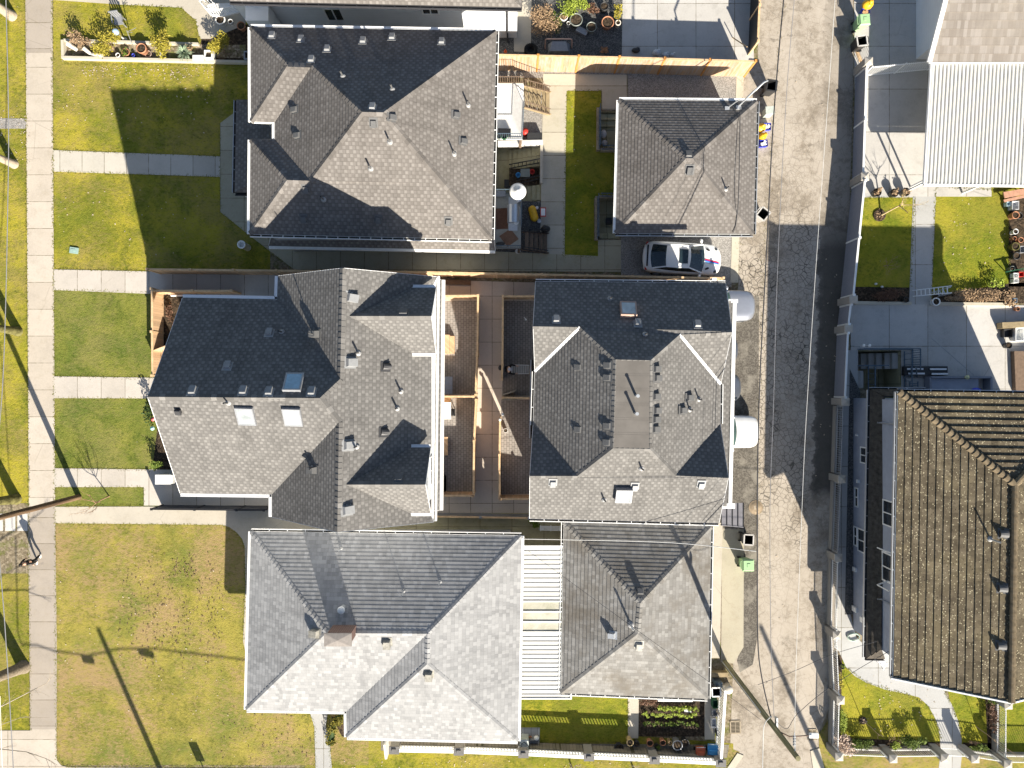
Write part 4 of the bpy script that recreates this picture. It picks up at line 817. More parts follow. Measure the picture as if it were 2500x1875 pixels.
RC.skylight(1533, 760, .82, .85, .28, GLASS_SKY, flat('skylight_surround', (.38, .27, .22), .6)); RC.skylight(1522, 1204, .82, .85, .28, GLASS_SKY)
PC = lambda k: RC.V[k]
xw, xe2 = PC('w1').x + .4, PC('e1').x - .35
wallbox(D, SID_GREY, xw, PC('sw').y + .5, xe2, PC('nw').y - .5, 2.75, 5.05)
wallbox(D, SID_GREY, xw, PC('sw').y + .5, G(1560, 900).x, PC('nw').y - .5, -.05, 2.74)
for y in (700, 800, 900, 1005, 1105, 1225):
    mb = MB(); p = G(1712, y); mb.prism([(p.x - .12, p.y - .12), (p.x + .12, p.y - .12), (p.x + .12, p.y + .12), (p.x - .12, p.y + .12)], -.02, 2.74); obj('carport_post', mb, WHITE, D)
for xx, ka, kb, kp in ((xw, 'nw', 'w1', 'rw'), (xw, 'w2', 'sw', 'tw'), (xe2, 'ne', 'e1', 're'), (xe2, 'e2', 'se', 'te')):
    mb = MB(); mb.face([(xx, PC(ka).y - .4, 4.95), (xx, PC(kb).y + .3, 4.95), (xx, PC(kp).y, 6.6)]); obj('gable_wall', mb, SID_GREY, D)
RCs = Roof(D, {'a': (1791, 735, 3.1), 'b': (1780, 1236, 3.1), 'c': (1745, 1236, 3.5), 'd': (1755, 735, 3.5)}, [('a', 'd', 'c', 'b')], SH_C, name='skirt_roof', fascia=WHITE, thick=.28)
g = MB(); a, b = G(1793, 733, 3.14), G(1782, 1238, 3.14)
g.beam(a, b, .20, .12); p = G(1781, 735, 3.12); g.box(tuple(p), (.9, .2, .12)); p = G(1775, 1235, 3.12); g.box(tuple(p), (.85, .28, .12)); obj('white_eave_board', g, WHITE, D)
mb = MB(); q = [G(1763, 1238, 2.6), G(1816, 1227, 2.5), G(1816, 1285, 2.5), G(1763, 1282, 2.6)]
q = [G(1761, 1228, 2.7), G(1815, 1228, 2.55), G(1815, 1287, 2.55), G(1761, 1282, 2.7)]
mb.hexa([p - Zv * .05 for p in reversed(q)], [p for p in reversed(q)])
for i in range(5):
    a, b = q[0].lerp(q[1], i / 4), q[3].lerp(q[2], i / 4); mb.beam(a + Zv * .02, b + Zv * .02, .03, .06, 1)
mb.beam(q[3] - Zv * .06, q[2] - Zv * .06 , .06, .16, 0); obj('metal_awning', mb, [SEAM_GREY, BLACK], D)
for i in range(4): win(D, Vector((xw, PC('sw').y + 1.4 + i * 2.5, 3.4)), Vector((0, 1, 0)), 1.3, 1.2, Vector((-1, 0, 0)))

# ---- E: corner house with a pale roof
E = thing('pale_roof_house', 'low house with a pale grey hipped roof and a brick chimney, on the corner lot', 'house', G(900, 1560))
RE = Roof(E, {'tl': (613, 1298, 3.5), 'tr': (1273, 1308, 3.5), 'br': (1264, 1810, 3.5), 'bm': (847, 1800, 3.5), 'vi': (846, 1737, 3.5), 'bl': (602, 1733, 3.5), 'r1': (797, 1545, 5.68), 'r2': (1044, 1547, 5.68), 'r3': (1043, 1621, 5.68)},
    [('tl', 'tr', 'r2', 'r1'), ('tl', 'r1', 'bl'), ('bl', 'r1', 'r2', 'vi'), ('vi', 'r2', 'r3', 'bm'), ('bm', 'r3', 'br'), ('tr', 'br', 'r3', 'r2')], SH_D, fascia=WHITE, step=.014, course=.21)
RE.caps([('r1', 'tl'), ('r1', 'bl'), ('r2', 'tr'), ('r3', 'bm'), ('r3', 'br'), ('r1', 'r2'), ('r2', 'r3')], SH_D, w=.13)
RE.gutter('tl', 'tr', WHITE, .95); RE.gutter('tr', 'br', WHITE, .9, full=True)
for e in (('bl', 'vi'), ('bm', 'br'), ('tl', 'bl'), ('vi', 'bm')): RE.gutter(*e, WHITE, .9, full=True)
ev = RE.V
wallpoly(E, STUC_PALE, [(ev['tl'].x + .6, ev['tl'].y - .6), (ev['tr'].x - .6, ev['tl'].y - .6), (ev['tr'].x - .6, ev['bm'].y + .6), (ev['bm'].x + .6, ev['bm'].y + .6), (ev['bm'].x + .6, ev['bl'].y + .6), (ev['tl'].x + .6, ev['bl'].y + .6)], -.05, 3.4)
ch = MB(); c0, c1 = G(793, 1546, 6.9), G(858, 1576, 6.9)
ch.prism([(c0.x + .06, c1.y + .06), (c1.x - .06, c1.y + .06), (c1.x - .06, c0.y - .06), (c0.x + .06, c0.y - .06)], 4.2, 6.9)
co = obj('chimney', ch, BRICK, E); cp = MB()
lo = [(c0.x - .02, c1.y - .02, 6.9), (c1.x + .02, c1.y - .02, 6.9), (c1.x + .02, c0.y + .02, 6.9), (c0.x - .02, c0.y + .02, 6.9)]
cp.hexa(lo, [(a, b, 6.98) for a, b, c in lo]); m = ((c0.x + c1.x) / 2, (c0.y + c1.y) / 2, 7.06)
for i in range(4):
    a, b = lo[i], lo[(i + 1) % 4]; cp.face([(a[0], a[1], 6.981), (b[0], b[1], 6.981), m])
obj('cap', cp, flat('chimney_cap_mortar', (.27, .245, .225), .9, .1, var=.15), co)
mb = MB(); a = lo; mb.prism([(c0.x - .15, c0.y + .1), (c1.x + .15, c0.y + .1), (c1.x + .15, c0.y + .5), (c0.x - .15, c0.y + .5)], 4.3, 4.95); obj('chimney_flashing', mb, VENT_GREY, E)
p, n, u, v = RE.at(838, 1483); mb = MB(); mb.tube([p - Zv * .1, p + Zv * .42], .14, 14, 1); mb.lathe([(.19, .42), (.2, .47), (.16, .55), (.02, .58)], tuple(p), 18); obj('flue_cap', mb, [WHITE, GALV], E)
for x, y in ((772, 1546), (945, 1567), (1047, 1645)): RE.vent(x, y, .40, .42, .3, flat('louvred_vent', (.26, .25, .22), .7, .3, var=.3), style=0)
for x, y, h in ((986, 1443, .85), (1075, 1420, .9), (833, 1339, .7)): RE.pipe(x, y, h, .03, GALV)

# ---- patio cover between house and garage
PCV = thing('patio_cover', 'long white corrugated patio cover with three glazed panes, between pale roof and garage', 'canopy', G(1335, 1520))
q = [G(1273, 1333, 3.05), G(1398, 1333, 2.75), G(1394, 1705, 2.75), G(1269, 1705, 3.05)]
def lerp4(q, s, t): return q[0].lerp(q[1], s).lerp(q[3].lerp(q[2], s), t)
mb = MB(); nr = 34
def ribs(t0, t1, n):
    for i in range(n):
        a, b = t0 + (t1 - t0) * i / n, t0 + (t1 - t0) * (i + 1) / n; m1, m2, m3 = a + (b - a) * .1, a + (b - a) * .5, a + (b - a) * .6
        prof = [(a, 0), (m1, .04), (m2, .04), (m3, 0), (b, 0)]
        for (s, h), (t, k) in zip(prof, prof[1:]):
            mb.face([lerp4(q, 0, s) + Zv * h, lerp4(q, 0, t) + Zv * k, lerp4(q, 1, t) + Zv * k, lerp4(q, 1, s) + Zv * h])
ribs(0, .36, 12); obj('corrugated_sheet', mb, CORR_WHITE, PCV); mb = MB(); ribs(.565, 1, 15); obj('corrugated_sheet', mb, CORR_WHITE, PCV)
for i in range(3):
    a, b = .362 + i * .067, .362 + (i + 1) * .067; mb = MB(); mb.sheet([lerp4(q, 0, a + .004), lerp4(q, 1, a + .004), lerp4(q, 1, b - .004), lerp4(q, 0, b - .004)]); obj('glazing_pane', mb, GLAZE_PANEL, PCV)
mb = MB()
for t in (.362, .429, .496, .563): mb.beam(lerp4(q, 0, t) + Zv * .03, lerp4(q, 1, t) + Zv * .03, .06, .06)
mb.beam(q[1] + Zv * .05, q[2] + Zv * .05, .08, .16); mb.beam(q[2], q[3], .06, .14); mb.beam(q[0], q[1], .06, .14)
for t in (.02, .35, .65, .98):
    p = lerp4(q, .97, t); mb.beam((p.x, p.y, 0), p, .09, .09)
obj('frame', mb, WHITE, PCV)

# ---- F: corner-lot garage
Fg = thing('weathered_garage', 'garage with a weathered grey hipped roof beside the back lane, next to the patio cover', 'garage', G(1555, 1490))
RF = Roof(Fg, {'tl': (1377, 1275, 2.9), 'tr': (1736, 1286, 2.9), 'br': (1728, 1706, 2.9), 'bl': (1370, 1692, 2.9), 'p': (1563, 1472, 4.6), 'q': (1557, 1547, 4.6)},
    [('tl', 'tr', 'p'), ('bl', 'q', 'br'), ('tl', 'p', 'q', 'bl'), ('tr', 'br', 'q', 'p')], SH_F, fascia=WHITE, step=.017, course=.21)
RF.caps([('p', 'tl'), ('p', 'tr'), ('q', 'br'), ('q', 'bl'), ('p', 'q')], SH_F, w=.15)
RF.gutter('tr', 'br', WHITE, .8); RF.gutter('bl', 'br', WHITE, .8); RF.gutter('tl', 'tr', WHITE, 1.1); RF.gutter('tl', 'bl', WHITE, 1.1)
fv = RF.V; wallbox(Fg, STUC_PALE, fv['bl'].x + .5, fv['bl'].y + .5, fv['tr'].x - .45, fv['tr'].y - .5, -.05, 2.85)
RF.vent(1562, 1444, .34, .34, .22, VENT_GREY, style=1); RF.vent(1496, 1550, .3, .3, .3, GALV); RF.vent(1560, 1574, .36, .38, .22, flat('louvred_garage_vent', (.34, .33, .30), .7, .3, var=.3))
RF.pipe(1540, 1525, .75, .06, WHITE_PLASTIC)

# ---- H: big house with mossy tile roof
Hh = thing('tile_roof_house', 'blue grey stucco house with a mossy brown stepped tile roof, beyond the back lane', 'house', G(2300, 1300))
ez = 6.0
RH = Roof(Hh, {'nw': (2193, 956, ez), 'ne': (2674, 964, ez), 'hp': (2476, 1183, 7.32), 'sr': (2467, 1713, 7.32), 'sw': (2181, 1653, ez), 'se': (2663, 1662, ez)},
    [('nw', 'ne', 'hp'), ('nw', 'hp', 'sr', 'sw'), ('ne', 'se', 'sr', 'hp')], TILE, fascia=WHITE, step=.045, course=.36, thick=.26, north=1.9)
cap = MB(); a, b = RH.V['nw'], RH.V['hp']
def capline(a, b, n):
    d = (b - a) / n; side = Vector((d.y, -d.x, 0)).normalized()
    for i in range(n):
        p, qq = a + d * i, a + d * (i + 1.12); N = 6; r0, r1 = .19, .14; A1 = []; B1 = []
        for k in range(N + 1):
            t = pi * k / N; A1.append(p + side * r0 * cos(t) + Zv * (r0 * .75 * sin(t) + .07)); B1.append(qq + side * r1 * cos(t) + Zv * (r1 * .75 * sin(t) + .05))
        for k in range(N): cap.face([A1[k], B1[k], B1[k + 1], A1[k + 1]])
        cap.face(A1)
capline(a, b, 23); capline(RH.V['sr'], RH.V['hp'], 34); capline(RH.V['ne'], RH.V['hp'], 23); obj('ridge_cap', cap, TILE_CAP, Hh)
RH.gutter('nw', 'sw', GALV, .9); RH.gutter('nw', 'ne', GALV, .8)
mb = MB(); a, b, c = RH.V['sw'], RH.V['sr'], RH.V['se']
for s, t in ((a, b), (b, c)): mb.beam(s + Vector((-.12 if s is a else 0, -.06, -.06)), t + Vector((0, -.06, -.06)), .07, .28)
obj('bargeboard', mb, WHITE, Hh)
wx = G(2083, 900).x
hy0, hy1 = RH.V['nw'].y - .45, RH.V['sw'].y + .35
wallbox(Hh, STUC_BLUE, wx, hy1, RH.V['ne'].x - .5, hy0, -.05, 5.9)
mb = MB(); mb.face([(wx, hy1 - .01, 5.8), (RH.V['ne'].x - .5, hy1 - .01, 5.8), (RH.V['sr'].x, hy1 - .01, 7.0)]); obj('gable_wall', mb, STUC_BLUE, Hh)
RHs = Roof(Hh, {'a': (2125, 952, 2.75), 'b': (2114, 1606, 2.75), 'c': (2160, 1607, 2.75), 'i': (2152, 1585, 3.35), 'j': (2160, 968, 3.35), 'd': (2260, 952, 2.75), 'k': (2250, 968, 3.35)}, [('a', 'b', 'i', 'j'), ('b', 'c', 'i'), ('a', 'j', 'k', 'd')], flat('mossy_dark_skirt_tiles', (.075, .066, .055), .95, .1, var=.4, scale=5), step=.05, course=.3, name='skirt_roof', fascia=DARK_TRIM, thick=.18)
RHs.gutter('a', 'b', GALV, .85, inward=Hh.location); RHs.gutter('a', 'd', GALV, .85, inward=Hh.location); RHs.gutter('b', 'c', DARK_TRIM, .5, inward=Hh.location)
def wwin(px, py0, py1, zc, h, mull=1):      # window on the lane-side wall
    s = (CAM_H - zc) / FPX; y0, y1 = (937.5 - py0) * s, (937.5 - py1) * s
    win(Hh, Vector((wx, y1, zc - h / 2)), Vector((0, 1, 0)), y0 - y1, h, Vector((-1, 0, 0)), mull)
wwin(0, 1092, 1133, 1.55, 1.3); wwin(0, 1294, 1352, 1.35, 1.5); wwin(0, 1223, 1287, 4.15, 1.5); wwin(0, 1353, 1425, 4.1, 1.55); wwin(0, 1437, 1490, 1.75, 1.0); wwin(0, 1515, 1572, 5.0, 1.1)
wwin(0, 1190, 1238, .45, .42); wwin(0, 1285, 1333, .32, .42)
s = (CAM_H - 4.5) / FPX
for yy, ang in ((1353, .35), (1426, -.35)):
    mb = MB(); y = (937.5 - yy) * s; o = Vector((wx, y, 3.9)); d = Vector((-cos(ang), sin(ang), 0))
    for z in (3.9, 5.07): mb.beam(o + Zv * (z - 3.9), o + d * .62 + Zv * (z - 3.9), .05, .06)
    for k in (0, .62): mb.beam(o + d * k, o + d * k + Zv * 1.17, .05, .05)
    obj('open_casement', mb, WHITE, Hh)
for (yy, z0, z1) in ((1035, 3.4, 5.9), (1480, 3.4, 5.9)):
    mb = MB(); y = (937.5 - yy) * (CAM_H - 4.6) / FPX; mb.tube([(wx - .09, y, z1), (wx - .09, y, z0), (wx - .3, y, z0 - .05)], .05, 8); obj('downpipe', mb, GREY_METAL, Hh)
for yy, z, w_, h_ in ((1062, .55, .12, .12), (1175, .7, .2, .2), (1390, .3, .25, .35), (1513, 1.2, .3, .35), (1519, 1.9, .3, .35), (1487, .3, .3, .5)):
    mb = MB(); y = (937.5 - yy) * (CAM_H - z) / FPX; mb.box((wx - .06, y, z), (.12, w_, h_)); obj('wall_vent', mb, WHITE_PLASTIC, Hh)
for x, y in ((2450, 1303), (2447, 1436), (2444, 1576)): RH.vent(x, y, .38, .42, .24, VENT_GREY, style=2)
RH.pipe(2417, 1316, .75, .045, GALV)
# ---- I: house and corrugated patio roof at the upper right
Ih = thing('mossy_roof_house', 'white walled building with a low mossy brown roof, at the upper right beyond the lane', 'house', G(2420, 40))
RI = Roof(Ih, {'sw': (2272, 152, 2.9), 'nw': (2330, -70, 4.1), 'ne': (2700, -70, 4.1), 'se': (2700, 150, 2.9)}, [('sw', 'se', 'ne', 'nw')], SH_I, step=.03, course=.42, fascia=WHITE, thick=.22)
mb = MB(); mb.beam(RI.V['sw'] + Vector((-.1, 0, .03)), RI.V['nw'] + Vector((-.1, 0, .03)), .24, .14); obj('rake_gutter', mb, WHITE_PLASTIC, Ih)
iw = G(2236, 0).x; wallbox(Ih, SID_WHITE, iw, G(2236, 145).y, iw + 12, G(2236, -120).y, -.05, 2.72)
IP = thing('carport_canopy', 'wide white corrugated metal canopy beside the mossy brown roof', 'canopy', G(2380, 300))
q2 = [G(2275, 147, 2.75), G(2760, 140, 2.75), G(2745, 455, 2.5), G(2257, 449, 2.5)]
mb = MB(); n = 52
for i in range(n):
    a, b = i / n, (i + 1) / n; m1, m2, m3 = a + (b - a) * .12, a + (b - a) * .5, a + (b - a) * .62
    prof = [(a, 0), (m1, .075), (m2, .075), (m3, 0), (b, 0)]
    for (s, h), (t, k) in zip(prof, prof[1:]): mb.face([lerp4(q2, s, 0) + Zv * h, lerp4(q2, t, 0) + Zv * k, lerp4(q2, t, 1) + Zv * k, lerp4(q2, s, 1) + Zv * h])
obj('corrugated_sheet', mb, CORR_WHITE, IP)
mb = MB(); mb.beam(q2[3] + Vector((-.04, -.05, -.02)), q2[2] + Vector((0, -.05, -.02)), .1, .16); mb.beam(q2[0] + Vector((-.05, 0, 0)), q2[3] + Vector((-.05, 0, 0)), .07, .16)
for s in (.02, .33, .66): p = lerp4(q2, s, .97); mb.beam((p.x, p.y, 0), p, .1, .1)
obj('frame', mb, WHITE, IP)
# ---- white neighbour at the top edge
Nh = thing('white_sided_house', 'white lap sided house with a dark eave, at the top edge', 'house', G(900, -60))
ny = G(0, 78).y
nx0, nx1 = G(620, 70).x, G(1262, 92).x
wallbox(Nh, SID_WHITE, nx0, ny, G(860, 70).x, ny + 12, -.05, 5.6); wallbox(Nh, SID_WHITE, G(860, 70).x, ny - .35, nx1, ny + 12, -.05, 5.55, 'wing_wall')
RN = Roof(Nh, {'a': (560, 2, 5.9), 'b': (1274, 18, 5.9), 'c': (1100, -150, 8.4), 'd': (740, -150, 8.4), 'e': (1274, -330, 5.9), 'f': (560, -330, 5.9)}, [('a', 'd', 'c', 'b'), ('a', 'f', 'd'), ('b', 'c', 'e'), ('d', 'f', 'e', 'c')], SH_A, fascia=DARK_TRIM, thick=.22)
RN.gutter('a', 'b', DARK_TRIM, .65, full=False)
def nwin(px0, px1, py, h, mull, yy):
    a, b = on_y(px0, py, yy), on_y(px1, py, yy); win(Nh, Vector((a.x, yy, a.z)), Vector((1, 0, 0)), b.x - a.x, h, Vector((0, -1, 0)), mull, bar=.09)
nwin(801, 845, 50, 1.35, 1, ny); nwin(921, 945, 43, 1.1, 0, ny); nwin(1031, 1074, 34, 1.3, 1, ny - .35)
mb = MB(); p = on_y(1238, 19, ny - .42); mb.tube([(p.x, ny - .45, 5.5), (p.x, ny - .45, .15), (p.x + .1, ny - .7, .05)], .05); obj('downpipe', mb, DARK_TRIM, Nh)
mb = MB(); p0 = G(652, 66); mb.box((p0.x + .55, ny - .5, 1.6), (1.25, .95, 3.2)); obj('bay', mb, SID_WHITE, Nh)
# ------------------------------------------------------------------ fences, decks, pillars
def T(x0, y0, s): return lambda u, v, z=0.0: G(x0 + u * s, y0 + v * s, z)
def fence(name, label, pts, h, board=CEDAR, post=CEDAR_POST, gap=2.3, th=.04, cap=True, z0=0.0, cat='fence', group=None, side=0, rail=CEDAR_POST):
    """boarded fence along ground points (world): one panel and one post per bay"""
    root = thing(name, label, cat, pts[0], 0, group)
    for a, b in zip(pts, pts[1:]):
        L = (b - a).length; n = max(1, round(L / gap)); d = (b - a).normalized()
        for i in range(n):
            p, q = a + (b - a) * (i / n) + d * .055, a + (b - a) * ((i + 1) / n) - d * .055
            mb = MB(); mb.beam(p + Zv * (z0 + h * .5), q + Zv * (z0 + h * .5), th, h); obj('board_panel', mb, board, root)
            if cap: mb = MB(); mb.beam(p + Zv * (z0 + h + .022), q + Zv * (z0 + h + .022), .11, .04); obj('cap_rail', mb, rail, root)
        for i in range(n + 1):
            if i == n and b is not pts[-1]: continue
            p = a + (b - a) * (i / n); mb = MB(); mb.box(tuple(p + Zv * (z0 + h * .5 + .06)), (.1, .1, h + .12), atan2(d.y, d.x)); mb.box(tuple(p + Zv * (z0 + h + .135)), (.14, .14, .03), atan2(d.y, d.x)); obj('post', mb, post, root)
    return root
def pickets(root, a, b, h, z0=0.0, gap=.12, mat=WHITE, w=.025, name='picket_panel', rails=(.08, .92)):
    mb = MB(); L = (b - a).length; n = max(2, int(L / gap)); d = (b - a).normalized()
    for r in rails: mb.beam(a + Zv * (z0 + h * r), b + Zv * (z0 + h * r), w * 1.8, w * 1.6)
    for i in range(n):
        p = a + (b - a) * ((i + .5) / n); mb.beam(p + Zv * z0, p + Zv * (z0 + h), w, w)
    return obj(name, mb, mat, root)
def pfence(name, label, pts, h, gap=2.2, z0=0.0, mat=WHITE, pick=.12, cat='fence', group=None, w=.025, postw=.06):
    root = thing(name, label, cat, pts[0], 0, group)
    for a, b in zip(pts, pts[1:]):
        L = (b - a).length; n = max(1, round(L / gap))
        for i in range(n): pickets(root, a + (b - a) * (i / n), a + (b - a) * ((i + 1) / n), h, z0, pick, mat, w)
        for i in range(n + 1):
            if i == n and b is not pts[-1]: continue
            p = a + (b - a) * (i / n); mb = MB(); mb.box(tuple(p + Zv * (z0 + h * .5 + .02)), (postw, postw, h + .04)); obj('post', mb, mat, root)
    return root
fence('board_fence', 'tall weathered cedar fence with orange posts between the back yard and the neighbour above', [G(1216, 172), G(1500, 178), G(1816, 187)], 1.95, CEDAR_OLD, ORANGE_POST, 2.7, side=1)
fence('board_fence', 'long low brown fence beside the charcoal duplex, dividing it from the shaded lawn and path', [G(394, 668), G(1000, 674), G(1746, 689)], 1.55, CEDAR, CEDAR_POST, 2.6)
fence('board_fence', 'fresh cedar fence with a gate at the front of the charcoal duplex, facing the sidewalk', [G(399, 712), G(399, 814), G(400, 918)], 1.3, CEDAR, CEDAR_POST, 2.5)
fence('board_fence', 'short cedar fence beside the duplex side path, ending near the eave', [G(402, 717), G(588, 717)], 1.3, CEDAR, CEDAR_POST, 2.4)
g = thing('garden_gate', 'open cedar gate leaning into the front bed of the duplex, cluttered with twigs', 'gate', G(400, 858)); mb = MB(); mb.beam(G(400, 858) + Zv * .65, G(432, 846) + Zv * .65, .04, 1.2); obj('board_panel', mb, CEDAR, g)
c8 = T(1040, 680, .1928); c9 = T(1040, 940, .2351)
fence('board_fence', 'new cedar fence closing the upper left patio, L shaped with a bright cap', [c8(240, 262), c8(675, 258), c8(665, 960)], 1.5)
fence('board_fence', 'new cedar fence along the middle of the left patios, ending at the dividing wall', [c8(661, 990), c9(530, 100)], 1.5)
fence('board_fence', 'cedar divider between the two left patios', [c9(178, 116), c9(508, 116)], 1.45)
fence('board_fence', 'new cedar fence along the lower left patio with a cap of pale boards', [c9(534, 150), c9(514, 560), c9(508, 1100)], 1.5)
fence('board_fence', 'shaded cedar fence across the bottom of the lower left patio', [c9(155, 1108), c9(500, 1108)], 1.5)
fence('board_fence', 'cedar fence around the upper right patio where the person stands', [c8(1370, 262), c8(978, 262), c8(972, 1100), c8(965, 1280)], 1.4)
fence('board_fence', 'low cedar divider between the two right patios', [G(1228, 970), G(1296, 971)], 1.3)
fence('board_fence', 'cedar fence along the lower right patio beside the white bucket', [c9(775, 330), c9(768, 700), c9(765, 1130)], 1.45)
fence('board_fence', 'bright cedar fence across the bottom of the lower right patio', [c9(775, 1142), c9(1090, 1142)], 1.45)
g = thing('patio_gate', 'grey timber gate standing open beside the striped lounger', 'gate', G(1225, 966)); mb = MB(); mb.beam(G(1226, 964) + Zv * .7, G(1258, 954) + Zv * .7, .06, 1.3); obj('board_panel', mb, CEDAR_GREY, g)
g = thing('patio_gate', 'narrow timber gate leaf lying shut along the divider of the right patios', 'gate', G(1226, 975)); mb = MB(); mb.beam(G(1226, 975) + Zv * .7, G(1262, 975) + Zv * .7, .06, 1.3); obj('board_panel', mb, CEDAR_GREY, g)
d7 = T(360, 1140, .226)
fence('metal_fence', 'solid black metal fence along the lower side of the charcoal duplex', [d7(170, 412), d7(620, 416), d7(1060, 422), d7(1345, 424)], 1.25, DARK_TRIM, BLACK, 2.6, .03, True, rail=BLACK)
fence('board_fence', 'black painted fence between the neighbour driveway and the lane', [G(1838, -120), G(1827, 134)], 1.6, BLACK, CEDAR_POST, 2.4)
fence('metal_fence', 'low grey metal fence in the passage between the charcoal duplex and the pale roof', [G(1060, 1252), G(1290, 1256)], 1.1, GREY_METAL, GREY_METAL, 2.8)
# --- lane-side pillars and fence panels on the far side
def pillar(px, py, h, label, w=.46, zc=None):
    r = thing('stone_pillar', label, 'pillar', G(px, py, h).xyz * Vector((1, 1, 0)) if False else (G(px, py, h).x, G(px, py, h).y, 0), 0, 'stone pillars along the far side fences')
    mb = MB(); mb.box((0, 0, h / 2 - .05), (w * .86, w * .86, h)); obj('shaft', mb, PILLAR, r, local=True)
    mb = MB(); a = w / 2; lo = [(-a, -a, h - .04), (a, -a, h - .04), (a, a, h - .04), (-a, a, h - .04)]; mb.hexa(lo, [(x, y, h + .02) for x, y, z in lo])
    for i in range(4): p, q = lo[i], lo[(i + 1) % 4]; mb.face([(p[0], p[1], h + .02), (q[0], q[1], h + .02), (0, 0, h + .13)])
    obj('cap', mb, PILLAR_CAP, r, local=True); return r
PL = [(2121, 149, 1.5, 'stone pillar at the corner of the picket driveway gate'), (2112, 431, 1.5, 'stone pillar just above the three patio pots, at the end of the grey driveway fence'), (2084, 731, 1.6, 'stone pillar beside the brown planting bed and the lower driveway'), (2072, 802, 1.4, 'stone pillar halfway along the blue grey lane fence by the shaded driveway'), (2064, 981, 1.4, 'stone pillar at the upper corner of the blue grey house'), (2056, 1170, 1.3, 'stone pillar in the shade opposite the upper wall windows'), (2047, 1362, 1.2, 'stone pillar opposite the open casement windows'), (2043, 1551, 1.2, 'stone pillar near the coiled hose, where white pickets catch the sun'), (2052, 1710, 1.3, 'stone pillar halfway along the curved lawn, pale pyramid cap'), (2049, 1848, 1.3, 'stone pillar at the outer corner of the curved lawn beside the pink flower heads'), (2181, 1853, 1.3, 'stone pillar rising from the flower bed below the curved lawn'), (2307, 1851, 1.3, 'stone pillar on the left of the curved walk opening'), (2381, 1853, 1.3, 'stone pillar on the right of the curved walk opening'), (2461, 1866, 1.3, 'stone pillar at the bottom right corner by the picket run'), (2462, 1722, 1.3, 'stone pillar tucked under the gable tip of the tile roof')]
PO = [pillar(*p) for p in PL]
pw = [Vector((o.location.x, o.location.y, 0)) for o in PO]
def panelrun(label, a, b, h, mat, kind='solid', z0=0.0, lowwall=0.0):
    d = (b - a).normalized(); a2, b2 = a + d * .26, b - d * .26
    if kind == 'solid': r = fence('panel_fence', label, [a2, b2], h, mat, WHITE, 3.2, .06, True, z0, rail=WHITE)
    else: r = pfence('picket_fence', label, [a2, b2], h, 3.4, z0, WHITE if kind == 'white' else GALV, .13, w=.022)
    if lowwall:
        mb = MB(); mb.beam(a2 + Zv * lowwall / 2, b2 + Zv * lowwall / 2, .16, lowwall); obj('low_wall', mb, PILLAR, r)
    return r
panelrun('solid grey sliding fence closing the driveway beside the white canopy', pw[0], pw[1], 1.25, FENCE_BLUE)
panelrun('blue grey solid fence along the lane beside the small shaded lawn', pw[1], pw[2], 1.5, FENCE_BLUE)
panelrun('short blue grey fence panel beside the shaded lower driveway', pw[2], pw[3], 1.3, FENCE_BLUE); panelrun('blue grey fence panel beside the sunken stairwell', pw[3], pw[4], 1.3, FENCE_BLUE)
for i, t in ((4, 'shaded picket fence on a low wall along the upper part of the blue grey house'), (5, 'shaded picket fence on a low wall below the middle lane pillar'), (6, 'half sunlit picket fence on a low wall beside the open casements')): panelrun(t, pw[i], pw[i + 1], .75, None, 'grey' if i < 6 else 'white', .42, .42)
panelrun('sunlit white picket fence beside the curved concrete walk', pw[7], pw[8], .75, None, 'white', .42, .42); panelrun('white picket fence beside the pink flower heads', pw[8], pw[9], .75, None, 'white', .42, .42)
panelrun('white picket fence below the curved lawn, left section', pw[9], pw[10], .8, None, 'white', .3, .3); panelrun('white picket fence below the curved lawn, section ending at the walk', pw[10], pw[11], .8, None, 'white', .3, .3)
pfence('picket_gate', 'white picket gate across the curved walk', [pw[11] + Vector((.3, 0, 0)), pw[12] - Vector((.3, 0, 0))], .95, 9, .12, WHITE, .13, cat='gate')
panelrun('white picket fence right of the curved walk', pw[12], pw[13], .8, None, 'white', .3, .3); panelrun('white picket fence running down from the tile roof gable', pw[14], pw[13], .8, None, 'white', .35, .35)
panelrun('white picket fence at the far bottom right corner', pw[13], pw[13] + Vector((4, -.1, 0)), .8, None, 'white', .3, .3)
pfence('picket_gate', 'white picket driveway gate between the pillar and the white wall', [pw[0] + Vector((.3, -.25, 0)), G(2262, 172)], 1.3, 1.7, .05, WHITE, .12, cat='gate')
# --- white fence along the street side of the corner lot
cp = [(962, 1832), (1120, 1835), (1278, 1841), (1438, 1849), (1598, 1856), (1760, 1864)]
cw = []
for i, (x, y) in enumerate(cp):
    p = G(x, y, 1.2); cw.append(Vector((p.x, p.y, 0))); r = thing('fence_pillar', ['brick fence pillar at the left end of the low white fence', 'brick fence pillar under the eave of the pale roof', 'brick fence pillar beside the air conditioner', 'brick fence pillar behind the left bare tree', 'brick fence pillar behind the right bare tree', 'brick fence pillar at the lane corner of the low white fence'][i], 'pillar', cw[-1], 0, 'brick pillars of the low white fence')
    mb = MB(); mb.box((0, 0, .58), (.5, .34, 1.16)); obj('shaft', mb, PILLAR, r, local=True); mb = MB(); mb.box((0, .0, 1.19), (.6, .44, .06)); mb.box((0, 0, 1.25), (.25, .18, .08)); obj('cap', mb, flat('dark_pillar_cap', (.15, .145, .14), .7), r, local=True)
